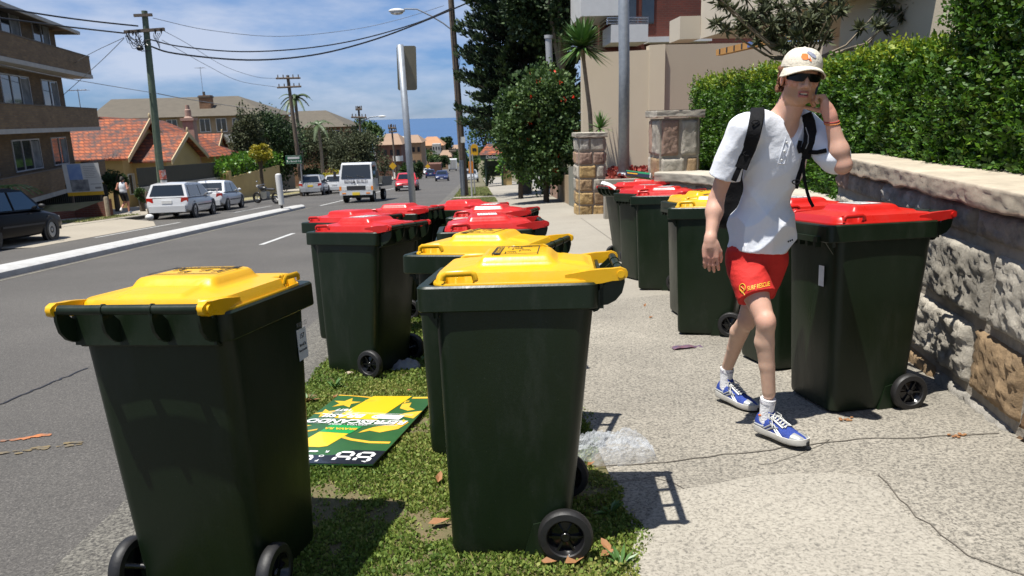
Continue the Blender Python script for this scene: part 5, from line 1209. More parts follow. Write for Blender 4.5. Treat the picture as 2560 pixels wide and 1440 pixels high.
b = MB(); b.box(-16.75, -16.2, q0[1]-.6, q0[1], gz(-16.6, q1[1])-1, at(548, 428, q0[1])[2]); part('pier', b, MA['cream'], t, world=True)
# boundary wall with dark picket fence beside the hatchback
f0, f1 = atX(352, 470, -16.8), q0[1]-.65
t = thing('front_fence', (-16.8, f0[1], gz(-16.8, f0[1])), 'pale low wall with dark timber fence panels in front of the cottage', 'fence')
b = MB(); zt_ = at(360, 468, f0[1])[2]; b.hexa([(-17, f0[1], -4.5), (-16.75, f0[1], -4.5), (-16.75, f1, -5), (-17, f1, -5)], [(-17, f0[1], zt_), (-16.75, f0[1], zt_), (-16.75, f1, zt_-.4), (-17, f1, zt_-.4)]); part('wall', b, MA['concrete_band'], t, world=True)
MA['darktimber'] = mat('dark_stained_timber', (.022, .026, .022), .8, col2=(.035, .035, .03), scale=4)
b = MB(); n = int((f1-f0[1])/.12)
for i in range(n): y = f0[1]+i*.12; z_ = zt_-.4*i/n; b.box(-16.9, -16.86, y, y+.075, z_, z_+.95)
b.hexa([(-16.95, f0[1], zt_+.1), (-16.9, f0[1], zt_+.1), (-16.9, f1, zt_-.3), (-16.95, f1, zt_-.3)], [(-16.95, f0[1], zt_+.18), (-16.9, f0[1], zt_+.18), (-16.9, f1, zt_-.22), (-16.95, f1, zt_-.22)]); part('pickets', b, MA['darktimber'], t, world=True)
# dark fence and brick planter in front of the flats
t = thing('board_fence', (-19, 33, gz(-19, 33)), 'dark board fence in front of the brown flats', 'fence'); b = MB()
for i in range(60):
    f = i/59; p_ = np.array(at(-40+300*f, 470, 31+5*f)); b.box(p_[0], p_[0]+.14, p_[1]-.02, p_[1]+.02, gz(p_[0], p_[1])-.2, at(-40+300*f, 462, 31+5*f)[2])
part('boards', b, MA['darktimber'], t, world=True)
MA['redbrick'] = brickmat('red_brick', (.17, .05, .03), (.12, .035, .022), (.14, .08, .06))
g0, g1, g2 = G(66, 560), G(190, 548), G(276, 545)
t = thing('brick_planter', tuple(g1), 'low red-brown brick planter wall with a sloping top beside the jogger', 'wall')
b = MB(); zt1, zt0, zt2 = at(182, 527, g1[1])[2], at(66, 536, g0[1])[2], at(274, 498, g2[1])[2]
def slabw(A, B, za, zb_, th=.25):
    d = (B-A)[:2]; nn = np.array([-d[1], d[0]])/np.linalg.norm(d)*th
    b.hexa([(A[0], A[1], A[2]-.5), (B[0], B[1], B[2]-.5), (B[0]+nn[0], B[1]+nn[1], B[2]-.5), (A[0]+nn[0], A[1]+nn[1], A[2]-.5)], [(A[0], A[1], za), (B[0], B[1], zb_), (B[0]+nn[0], B[1]+nn[1], zb_), (A[0]+nn[0], A[1]+nn[1], za)])
slabw(g0, g1, zt0, zt1); slabw(g1+np.array([.003, .003, 0]), g2, zt1+.003, zt2); part('brickwork', b, MA['redbrick'], t, world=True)
b = MB(); b.add([(g0[0]-3, g0[1]+.25, zt0-.06), (g1[0], g1[1]+.25, zt1-.06), (g2[0], g2[1]+.2, zt1-.06), (g2[0]-1, 33.2, zt1+.2), (g0[0]-3, 31.5, zt1+.1)], [(0, 1, 2, 3, 4)]); struct('planter_lawn', b, MA['drygrass'])
# advertising board
bY = 32.6; q0, q1, q2, q3 = at(184, 487, bY), at(247, 478, bY+.5), at(240, 412, bY+.5), at(160, 417, bY)
t = thing('advertising_board', ((q0[0]+q1[0])/2, bY, gz(q0[0], bY)), 'white advertising board with a blue photograph and yellow base, tilted beside the flats', 'sign board')
ex = (q1-at(170, 487, bY)); o = (q0+q1+q2+q3)/4; ex = np.array([.97, .22, 0]); ezz = np.array([-.05, 0, 1.]); nn = np.array([.22, -.97, 0])
def plate(b, u0, u1, v0, v1, d): 
    c = o+ex*(u0+u1)/2+ezz*(v0+v1)/2+nn*d; return b.obox(c, ex*(u1-u0)/2, ezz*(v1-v0)/2, nn*.006)
W_ = .70
b = MB(); plate(b, -W_, W_, -.68, .68, 0); p_ = part('panel', b, MA['white'], t, world=True)
MA['picblue'] = mat('picture_blue', (.10, .19, .45), .6, col2=(.35, .45, .6), scale=1.5); MA['picdark'] = mat('picture_grey', (.10, .11, .12), .6, col2=(.3, .3, .3), scale=6, contrast=.3)
b = MB(); plate(b, -.52, .0, .0, .66, .009); part('picture', b, MA['picblue'], p_, world=True)
b = MB(); plate(b, -.52, .18, -.50, -.004, .009); part('picture', b, MA['picdark'], p_, world=True)
b = MB()
for k in range(7): plate(b, .08, .55-.05*(k % 3), .52-k*.075, .535-k*.075, .009)
plate(b, .24, .66, -.22, -.20, .009); plate(b, .40, .64, -.42, -.34, .009); part('print', b, MA['greyink'], p_, world=True)
b = MB(); plate(b, -W_, W_, -.68, -.53, .010); part('yellow_strip', b, MA['busyellow'], p_, world=True)
for u in (-.55, .55): b = MB(); c = o+ex*u; b.box(c[0]-.04, c[0]+.04, c[1]+.04, c[1]+.12, gz(c[0], c[1])-.1, o[2]+.5); part('leg', b, MA['timber'], t, world=True)
# small posts
def post(px0, py0, py1, wpx, m_, label, name='post', dz=0, taper=1.): 
    g = G(px0, py0, dz); h = at(px0, py1, g[1])[2]-g[2]; r = wpx*g[1]/1853/2; b = MB(); b.tube([(0, 0, -.1), (0, 0, h*.95), (0, 0, h)], [r, r*taper, r*taper*.8], 8); return solo(name, mesh_of(name, b, m_, True), None, g, label, 'post')
post(375, 541, 479, 9, MA['timber'], 'short weathered timber post touching the rear of the white hatchback')
post(272, 546, 492, 11, MA['stone'], 'stone post at the right end of the brick planter')
post(112, 525, 486, 6, MA['white'], 'thin white post left of the advertising board, nearer the car')
post(146, 520, 474, 6, MA['white'], 'thin white post just left of the board legs')
# white guide post at the end of the island
g = G(706, 522, RD+.10); t = thing('guide_post', (-8.24, g[1]*8.24/abs(g[0]), 0), 'fat white plastic guide post leaning at the end of the white median kerb', 'bollard'); Yg = min(34.2, t.location.y); t.location = (at(705, 520, Yg)[0], Yg, gz(-8.24, Yg)+RD+.14); tp_ = at(695, 434, Yg); dv = tp_-np.array(t.location)
b = MB(); b.tube([(0, 0, -.02), dv*.12, dv*.125, dv*.93, dv*.98, dv], [.04, .05, .12, .135, .12, .05], 14); part('post_body', b, MA['white'], t, True)
b = MB(); b.tube([(0, 0, -.05), dv*.10], [.055, .05], 10); part('rubber_base', b, MA['rubber'], t, True)

# power poles and cables on the left
gY = 33.
B = at(407, 505, gY); B[2] = gz(B[0], gY)+.05; T_ = at(361, 27, gY)
t = thing('power_pole', B, 'greenish timber power pole with tangled fittings in front of the cottage', 'power pole', 'timber power poles'); off = B
b = MB(); b.tube([(0, 0, -.3), (T_-B)*.5, T_-B], [.165, .145, .115], 16); part('timber_shaft', b, MA['greentimber'], t, True)
def xarm(p0, p1, th=.055): b = MB(); a, c = at(*p0, gY-.12)-off, at(*p1, gY-.12)-off; d = (c-a)/2; dn = d/np.linalg.norm(d); b.obox((a+c)/2, d, (0, th, 0), np.cross(dn, (0, 1., 0))*th); return part('cross_arm', b, MA['timber'], t)
xarm((335, 39), (380, 37)); xarm((311, 80), (411, 73), .06)
rnd = random.Random(6); b = MB()
for (x, y) in ((322, 82), (332, 84), (340, 86), (345, 80), (388, 80), (403, 78)): q = at(x, y, gY-.2)-off; b.lathe([(0, .1), (.05, .09), (.03, .05), (.055, .03), (.03, -.02), (.02, -.08)], q, n=10)
part('insulators', b, MA['black'], t, True)
b = MB(); q = at(350, 121, gY-.2)-off; b.ball(q, (.15, .12, .10), 7); part('junction_box', b, MA['black'], t, 'all')
b = MB()
for i in range(16):
    x0, y0 = rnd.uniform(312, 352), rnd.uniform(78, 92); x1_, y1_ = rnd.uniform(338, 384), rnd.uniform(88, 128); pts = [at(x0+(x1_-x0)*f, y0+(y1_-y0)*f+22*math.sin(math.pi*f)*rnd.uniform(.3, 1), gY-.18+rnd.uniform(-.05, .05))-off for f in (0, .2, .4, .6, .8, 1)]; b.tube(pts, .012, 5)
for i in range(5):
    x0, y0 = 385+i*5, 82; pts = [at(x0+(400-x0)*f-8*math.sin(math.pi*f), y0+(108+4*i-y0)*f, gY-.2)-off for f in (0, .33, .66, 1)]; b.tube(pts, .011, 5)
part('jumper_wires', b, MA['black'], t)
MA['redposter'] = mat('red_poster', (.55, .12, .07), .6, col2=(.6, .5, .45), scale=6, contrast=.12)
b = MB(); q0, q1 = at(403, 425, gY)-off, at(407, 448, gY)-off; b.tube([q1, q0], [.165, .163], 16, cap=False); part('pasted_notice', b, MA['redposter'], t, True)
b = MB(); q0, q1 = at(407, 450, gY)-off, at(408, 470, gY)-off; b.tube([q1, q0], [.163, .162], 16, cap=False); part('pasted_notice', b, MA['sticker'], t, True)
def simple_pole(pxb, pyb, pxt, pyt, Y, arms, label, lamp=None, r=.15, m_='timber', dark=False):
    Bp = at(pxb, pyb, Y); Tp = at(pxt, pyt, Y); Bp[2] = gz(Bp[0], Y)-.0; t = thing('power_pole', Bp, label, 'power pole', 'timber power poles'); b = MB(); b.tube([(0, 0, -.4), (Tp-Bp)*.5, Tp-Bp], [r, r*.85, r*.65], 10); part('timber_shaft', b, MA[m_], t, True)
    for (xa, ya, xb_, yb__) in arms:
        b = MB(); a, c = at(xa, ya, Y-.15)-Bp, at(xb_, yb__, Y-.15)-Bp; b.tube([a, c], .06*Y/50, 6)
        for f in (.08, .3, .7, .92): q = a+(c-a)*f; b.cyl(q, q+np.array([0, 0, .22*Y/50]), .035*Y/50, n=5)
        part('cross_arm', b, MA[m_], t)
    if lamp: b = MB(); pts = [at(x, y, Y)-Bp for x, y in lamp]; b.tube(pts, .05*Y/60, 5); l_ = part('lamp_arm', b, MA['steel'], t); b = MB(); b.ball(pts[-1], (.5, .2, .14), 6); part('lamp_head', b, MA['white'], l_)
    return t
simple_pole(757, 478, 719, 188, 55, [(690, 196, 751, 195), (693, 219, 753, 216)], 'brown timber pole with two cross arms leaning over the dark tree', r=.17)
simple_pole(908, 415, 896, 266, 96, [(889, 274, 905, 273), (878, 293, 917, 294)], 'dark timber pole above the round green tree, with a long lamp arm', [(900, 308), (925, 293), (945, 291), (955, 291)], r=.19)
simple_pole(992, 445, 978, 310, 108, [(970, 320, 990, 320), (972, 330, 992, 328)], 'thin timber pole in front of the dark red flats', r=.17)
simple_pole(1067, 428, 1063, 370, 190, [], 'very distant pale pole beside the yellow diamond sign', r=.16, m_='stopgrey')
simple_pole(1132, 405, 1130, 372, 250, [(1122, 378, 1140, 378)], 'very distant pole above the far white truck', r=.2)
# green street sign on the second pole
sYY = 54.7; q = at(734, 399, sYY); t = thing('street_name_sign', (q[0], sYY, gz(q[0], sYY)), 'small dark green street name sign with white letters in front of the leaning pole', 'sign'); hh = q[2]-t.location.z
MA['signgreen'] = mat('sign_green', (.01, .12, .06), .5)
b = MB(); b.prism([(x, y) for x, y, z in rrect(-.56, .56, -.30, .30, .05, 0, 3)], (0, 0, hh), (1, 0, 0), (0, 0, 1), (0, .03, 0)); p_ = part('sign_plate', b, MA['signgreen'], t)
b = MB(); b.box(-.42, .42, -.008, -.002, hh+.04, hh+.2); b.box(-.54, .54, -.008, -.002, hh+.275, hh+.285); b.box(-.54, .54, -.008, -.002, hh-.285, hh-.275)
part('white_band', b, MA['sticker'], p_)
text_part('lettering', 'To Bondi Rd', .2, MA['sticker'], p_, Matrix.Translation((0, -.008, hh-.12)) @ Matrix.Rotation(R(90), 4, 'X'), bold=.004)
b = MB(); b.cyl((.45, .06, 0), (.45, .06, hh+.2), .04, n=8); part('post', b, MA['stopgrey'], t)
def diamond(px, py, Y, label):
    q = at(px, py, Y); t = thing('warning_sign', (q[0], Y, gz(q[0], Y)), label, 'sign'); h_ = q[2]-t.location.z; b = MB(); b.prism([(0, -.5), (.5, 0), (0, .5), (-.5, 0)], (0, 0, h_), (1, 0, 0), (0, 0, 1), (0, .03, 0)); part('sign_plate', b, MA['busyellow'], t); b = MB(); b.cyl((0, .05, 0), (0, .05, h_), .05, n=6); part('post', b, MA['stopgrey'], t)
diamond(1069, 416, 150, 'small yellow diamond sign before the dark red shed'); diamond(982, 415, 100, 'small yellow sign at the foot of the dark red flats')
# cables
def cable(name, pts, r, label, m_='black', group='overhead cables'):
    """pts: (px, py, Y) samples, joined by a smooth curve"""
    P = [at(*p) for p in pts]; Q = []
    for i in range(len(P)-1):
        a, c = P[i], P[i+1]; p_ = P[i-1] if i else 2*a-c; n_ = P[i+2] if i+2 < len(P) else 2*c-a
        for k in range(6): f = k/6; Q.append(.5*((2*a)+(-p_+c)*f+(2*p_-5*a+4*c-n_)*f*f+(-p_+3*a-3*c+n_)*f**3))
    Q.append(P[-1]); b = MB(); b.tube(np.array(Q)-Q[0], r, 6); return solo(name, mesh_of(name, b, MA[m_], True), None, Q[0], label, 'cable', group)
MA['greycable'] = mat('grey_cable', (.16, .17, .19), .6)
cable('overhead_cable', [(-80, 5, 27), (120, 38, 29), (240, 54, 31), (345, 65, 32.8)], .030, 'upper thick black cable from the left edge to the greenish pole')
cable('overhead_cable', [(-80, 34, 27), (120, 61, 29), (230, 74, 31), (312, 83, 32.8)], .030, 'lower thick black cable from the left edge to the greenish pole')
cable('overhead_cable', [(372, 98, 33), (450, 116, 34), (600, 129, 35), (760, 121, 36), (900, 98, 37), (1040, 58, 38.5), (1130, 20, 39.6)], .027, 'upper of two thick black cables sagging between the green and lamp poles')
cable('overhead_cable', [(366, 112, 33), (440, 134, 34), (620, 150, 35), (780, 138, 36), (920, 104, 37), (1050, 57, 38.5), (1200, -6, 39.6)], .036, 'lower, thickest black cable sagging between the green and lamp poles')
cable('overhead_cable', [(382, 45, 33), (520, 75, 36), (700, 91, 39), (880, 74, 42), (1000, 48, 43), (1110, 14, 44)], .012, 'thin grey wire from the top cross arm arching above the thick cables', 'greycable')
cable('overhead_cable', [(411, 78, 33), (470, 110, 40), (560, 165, 50), (640, 192, 53), (690, 196, 55)], .013, 'thin grey wire running from the cross arm down to the leaning pole', 'greycable')
cable('overhead_cable', [(405, 100, 33), (520, 165, 42), (600, 203, 50), (693, 218, 55)], .013, 'lower thin grey wire running to the leaning pole', 'greycable')
cable('service_wire', [(310, 94, 33), (230, 132, 36), (165, 170, 40)], .014, 'thin grey wire dropping to the top balcony of the brown flats', 'greycable')
cable('service_wire', [(310, 96, 33), (250, 155, 36), (150, 245, 40)], .014, 'thin grey wire dropping steeply to the middle of the flats', 'greycable')
cable('service_wire', [(-60, 148, 27), (120, 187, 30), (260, 212, 32), (395, 234, 33)], .013, 'pale wire crossing in front of the brown flats', 'greycable')
cable('service_wire', [(395, 234, 33), (470, 248, 45), (600, 268, 70), (700, 282, 90)], .02, 'thin wire crossing in front of the long grey roof', 'greycable')
# ================================================================ VEHICLES
def carpaint(name, c): return mat(name, c, .28, coat=.6, spec=.5)
PAINT = {'white': carpaint('white_car_paint', (.56, .57, .58)), 'silver': carpaint('silver_car_paint', (.33, .34, .35)), 'red': carpaint('red_car_paint', (.48, .02, .025)), 'blue': carpaint('dark_blue_car_paint', (.015, .025, .09)), 'black': mat('black_car_paint', (.002, .002, .004), .3, spec=.08)}
MA['lampred'] = mat('red_lamp_glass', (.5, .02, .01), .15); MA['headlamp'] = mat('headlamp_glass', (.6, .6, .58), .1, spec=.8); MA['plateyellow'] = mat('yellow_plate', (.75, .55, .05), .5); MA['amber'] = mat('amber_lamp', (.8, .25, .02), .2); MA['trim'] = mat('dark_trim', (.02, .02, .022), .6)
MA['rim'] = mat('wheel_rim', (.32, .33, .34), .35, .7)
def make_car(name, loc, ang, paint, L, Wd, H, style, label, cat='car', plate='white', group='cars on the street', rear_spoiler=False, big=False):
    """front faces local +Y. side profiles given as fractions"""
    t = thing(name, loc, label, cat, group, rotz=ang); t.rotation_euler = (math.atan(-SLOPE), 0, ang) if abs(math.sin(ang)) < .3 and math.cos(ang) > 0 else (math.atan(SLOPE), 0, ang)
    hw = Wd/2; belt = .60*H
    # (y fraction from rear 0 to front 1, top height fraction, bottom, half-width factor)
    if style == 'hatch': prof_ = [(0, .40, .32, .86), (.012, .56, .24, .93), (.04, .60, .2, .965), (.15, .615, .15, 1), (.35, .62, .14, 1), (.6, .615, .14, 1), (.72, .60, .15, 1), (.80, .575, .18, .99), (.92, .51, .2, .95), (.975, .44, .22, .88), (1, .34, .28, .78)]; cab = [(.015, .60), (.075, .965), (.18, 1.0), (.50, .99), (.60, .955), (.765, .60)]
    elif style == 'wagon': prof_ = [(0, .40, .32, .88), (.012, .56, .24, .94), (.04, .60, .2, .97), (.15, .615, .15, 1), (.5, .62, .14, 1), (.7, .60, .15, 1), (.82, .56, .18, .98), (.93, .50, .2, .94), (.98, .42, .22, .86), (1, .34, .28, .76)]; cab = [(.02, .60), (.06, .96), (.18, 1.0), (.45, .99), (.56, .94), (.74, .60)]
    else: prof_ = [(0, .42, .32, .86), (.012, .585, .24, .93), (.04, .625, .2, .965), (.16, .635, .15, 1), (.35, .63, .14, 1), (.6, .62, .14, 1), (.74, .60, .15, 1), (.84, .575, .18, .985), (.94, .51, .2, .94), (.98, .44, .22, .88), (1, .34, .28, .78)]; cab = [(.13, .625), (.255, .95), (.34, 1.0), (.52, .99), (.60, .95), (.745, .61)]
    rings = []
    for f, zt_, zb_, wf in prof_:
        y = (f-.5)*L; w_ = hw*wf; z1, z0 = zt_*H, zb_*H; r = [(-w_*.80, z0), (-w_*.95, z0+.04*H), (-w_, z0+(z1-z0)*.35), (-w_*.995, z0+(z1-z0)*.62), (-w_*.955, z0+(z1-z0)*.86), (-w_*.86, z1-.012*H), (-w_*.55, z1+.010*H), (0, z1+.018*H)]
        rings.append([(x, y, z) for x, z in r]+[(-x, y, z) for x, z in r[-2::-1]])
    b = MB(); b.loft(rings)
    # roof shell
    cr_ = []
    for (f, z) in cab:
        y = (f-.5)*L; tf = max(0, (z-.6)/.4); w_ = hw*(.93-.20*tf**1.3); cr_.append([(-w_, y, z*H), (-w_*.86, y, z*H+.012*H*tf), (0, y, z*H+.025*H*tf), (w_*.86, y, z*H+.012*H*tf), (w_, y, z*H)])
    v = [p for r in cr_ for p in r]; n_ = len(cr_); fs = [(i*5+j, i*5+j+1, (i+1)*5+j+1, (i+1)*5+j) for i in range(n_-1) for j in range(4)]
    b.add(v, fs); lo = [(p[0], p[1], .59*H) for p in (r[0] for r in cr_)]; 
    for s_ in (0, 4):
        side = [r[s_] for r in cr_]; poly = side; base = [(side[-1][0], side[-1][1], .58*H), (side[0][0], side[0][1], .58*H)]
        b.add(side, [tuple(range(len(side))) if s_ else tuple(range(len(side)-1, -1, -1))])
    body = part('body', b, PAINT[paint], t, 32)
    # windows
    def lerp(a, c, f): return np.array(a)*(1-f)+np.array(c)*f
    def pane(q, nme, push): 
        q = [np.array(p, float) for p in q]; n = np.cross(q[1]-q[0], q[2]-q[0]); n /= np.linalg.norm(n); n = n if n@np.array(push) > 0 else -n; m_ = MB(); m_.add([p+n*.012 for p in q]+[p-n*.01 for p in q], [(0, 1, 2, 3), (7, 6, 5, 4), (0, 4, 5, 1), (1, 5, 6, 2), (2, 6, 7, 3), (3, 7, 4, 0)]); return part(nme, m_, MA['carglass'], t)
    def strip(i, nme, push):   # window between cab stations i, i+1
        a, c = cr_[i], cr_[i+1]; q = [lerp(lerp(a[0], a[4], .07), lerp(c[0], c[4], .07), .10), lerp(lerp(a[0], a[4], .93), lerp(c[0], c[4], .93), .10), lerp(lerp(a[0], a[4], .92), lerp(c[0], c[4], .92), .90), lerp(lerp(a[0], a[4], .08), lerp(c[0], c[4], .08), .90)]
        off_ = .022*H; return pane([p+np.array([0, 0, off_*.6]) for p in q], nme, push)
    strip(0, 'rear_window', (0, -1, .3)); strip(len(cab)-2, 'windscreen', (0, 1, .3))
    zl, zh = .625*H, .93*H
    def sidept(f, z, s_): tf = max(0, (z/H-.6)/.4); return (s_*hw*(.93-.20*tf**1.3+.004), (f-.5)*L, z)
    rr, fr = cab[0][0], cab[-1][0]; rt, ft_ = cab[1][0]+.02, cab[-2][0]-.0
    cuts = [(rr+.05 if style != 'sedan' else rr+.07, rt+.01 if style != 'sedan' else rt+.015, .36 if style != 'sedan' else .34), (.375 if style != 'sedan' else .355, .375 if style != 'sedan' else .355, .56), (.575, .575, None)]
    for s_ in (-1, 1):
        mid = .45 if style == 'sedan' else .43
        pane([sidept(rr+.07, zl, s_), sidept(mid-.012, zl, s_), sidept(mid-.012, zh, s_), sidept(rt+.03, zh, s_)], 'side_window', (s_, 0, 0))
        pane([sidept(mid+.012, zl, s_), sidept(fr-.06, zl, s_), sidept(ft_-.01, zh, s_), sidept(mid+.012, zh, s_)], 'side_window', (s_, 0, 0))
        m_ = MB(); q = sidept(fr-.07, zl+.02, s_); m_.ball((q[0]+s_*.10, q[1], q[2]+.04), (.09, .05, .06), 6); part('mirror', m_, PAINT[paint] if paint != 'black' else MA['trim'], t, 'all')
        m_ = MB(); m_.box(s_*hw-.006, s_*hw+.012, -.22*L, .22*L, .34*H, .37*H); part('side_moulding', m_, MA['trim'], t)
        m_ = MB(); m_.box(s_*(hw-.05)-.05, s_*(hw-.05)+.045, (.62-.5)*L-.2-.9*0, (.62-.5)*L-.1, .54*H, .555*H); part('door_handle', m_, MA['trim'], t)
    # wheels with dark arches
    wr = .215*H; 
    for fy in (.185, .80):
        for s_ in (-1, 1):
            y = (fy-.5)*L
            a = MB(); a.lathe([(0, -.02), (wr*1.22, -.02), (wr*1.22, .012), (0, .012)], (s_*(hw-.02), y, wr*1.02), (s_, 0, 0), 20); part('wheel_arch', a, MA['trim'], t)
            w_ = MB(); w_.lathe([(0, -.1), (wr*.9, -.1), (wr, -.07), (wr, .06), (wr*.93, .085), (wr*.68, .085), (wr*.66, .05), (0, .05)], (s_*(hw-.07), y, wr), (s_, 0, 0), 20); q = part('wheel', w_, MA['rubber'], t, 40)
            w_ = MB(); w_.lathe([(wr*.66, .062), (wr*.5, .066), (wr*.2, .06), (0, .07)], (s_*(hw-.07), y, wr), (s_, 0, 0), 14); part('rim', w_, MA['rim'], q)
    # lamps, plates, bumpers
    for s_ in (-1, 1):
        m_ = MB(); y = -.5*L; m_.hexa([(s_*hw*.62, y+.012, .47*H), (s_*hw*.93, y+.055, .47*H), (s_*hw*.93, y+.16, .47*H), (s_*hw*.62, y+.10, .47*H)], [(s_*hw*.66, y+.008, .60*H), (s_*hw*.93, y+.045, .60*H), (s_*hw*.93, y+.16, .60*H), (s_*hw*.66, y+.10, .60*H)]); part('tail_lamp', m_, MA['lampred'], t)
        m_ = MB(); y = .5*L; m_.hexa([(s_*hw*.42, y-.035, .37*H), (s_*hw*.84, y-.10, .37*H), (s_*hw*.84, y-.25, .37*H), (s_*hw*.42, y-.15, .37*H)], [(s_*hw*.42, y-.065, .455*H), (s_*hw*.84, y-.14, .455*H), (s_*hw*.84, y-.27, .455*H), (s_*hw*.42, y-.15, .455*H)]); part('headlamp', m_, MA['headlamp'], t)
    m_ = MB(); m_.box(-hw*.82, hw*.82, -.5*L-.05, -.5*L+.1, .20*H, .37*H); part('rear_bumper', m_, PAINT[paint], t)
    m_ = MB(); m_.box(-hw*.76, hw*.76, .5*L-.1, .5*L+.04, .19*H, .335*H); part('front_bumper', m_, PAINT[paint] if paint != 'red' else MA['trim'], t)
    m_ = MB(); m_.box(-hw*.36, hw*.36, .5*L-.1, .5*L-.015, .35*H, .43*H); part('grille', m_, MA['trim'], t)
    m_ = MB(); m_.box(-.19, .19, -.5*L-.012-.0, -.5*L+.03, .44*H, .52*H); part('number_plate', m_, MA['plateyellow'] if plate == 'yellow' else MA['sticker'], t)
    m_ = MB(); m_.box(-.19, .19, .5*L+.041, .5*L+.055, .23*H, .30*H); part('number_plate', m_, MA['plateyellow'] if plate == 'yellow' else MA['sticker'], t)
    if rear_spoiler: m_ = MB(); m_.box(-hw*.72, hw*.72, -.5*L+.10, -.5*L+.30, .735*H, .755*H); m_.box(-hw*.66, -hw*.62, -.5*L+.14, -.5*L+.24, .62*H, .735*H); m_.box(hw*.62, hw*.66, -.5*L+.14, -.5*L+.24, .62*H, .735*H); part('boot_spoiler', m_, PAINT[paint], t)
    return t
def cl(x, y, dz=RD): return (x, y, gz(x, y)+dz)
make_car('parked_car', cl(-12.35, 19.2), R(2), 'black', 4.3, 1.74, 1.46, 'hatch', 'black hatchback parked at the left edge of the picture')
make_car('parked_car', cl(-12.12, 31.3), R(3), 'white', 3.95, 1.66, 1.40, 'hatch', 'white hatchback parked in front of the green timber pole, seen from behind')
make_car('parked_car', cl(-12.75, 37.2), R(3), 'white', 4.25, 1.70, 1.40, 'sedan', 'white sedan with a boot spoiler parked ahead of the white hatchback', rear_spoiler=True)
q = G(775, 490, RD); make_car('parked_car', cl(q[0]-.05, q[1]+2.1), R(3), 'silver', 4.1, 1.72, 1.50, 'hatch', 'silver hatchback with a yellow number plate left of the white truck', plate='yellow')
q = G(838, 484, RD); make_car('parked_car', cl(q[0]-.15, q[1]+2.2), R(3), 'white', 4.2, 1.7, 1.42, 'hatch', 'white car squeezed between the silver hatchback and the truck')
q = G(858, 478, RD); make_car('parked_van', cl(q[0]-.3, q[1]+6), R(2), 'white', 4.5, 1.8, 1.9, 'wagon', 'tall white wagon mostly hidden behind the truck', 'van')
q = G(1013, 478, RD); make_car('moving_car', cl(q[0], q[1]+2), R(182), 'red', 4.4, 1.70, 1.38, 'sedan', 'red sedan driving up behind the grey signpost')
q = G(1104, 453, RD); make_car('moving_car', cl(q[0], q[1]+2), R(181), 'blue', 4.6, 1.8, 1.42, 'sedan', 'dark blue sedan driving up the hill towards the viewer')
q = G(1098, 447, RD); make_car('parked_car', cl(q[0]-1.9, q[1]+9), R(2), 'blue', 4.4, 1.75, 1.45, 'hatch', 'second dark blue car just behind the first blue one')
q = G(1079, 443, RD); make_car('parked_car', cl(q[0]-1, q[1]+2), R(182), 'white', 4.3, 1.75, 1.42, 'hatch', 'tiny white car parked left of the blue ones')
q = G(1177, 455, RD); make_car('parked_car', cl(q[0], q[1]+2), R(181), 'silver', 4.4, 1.75, 1.42, 'sedan', 'pale silver car parked behind the timber lamp pole')
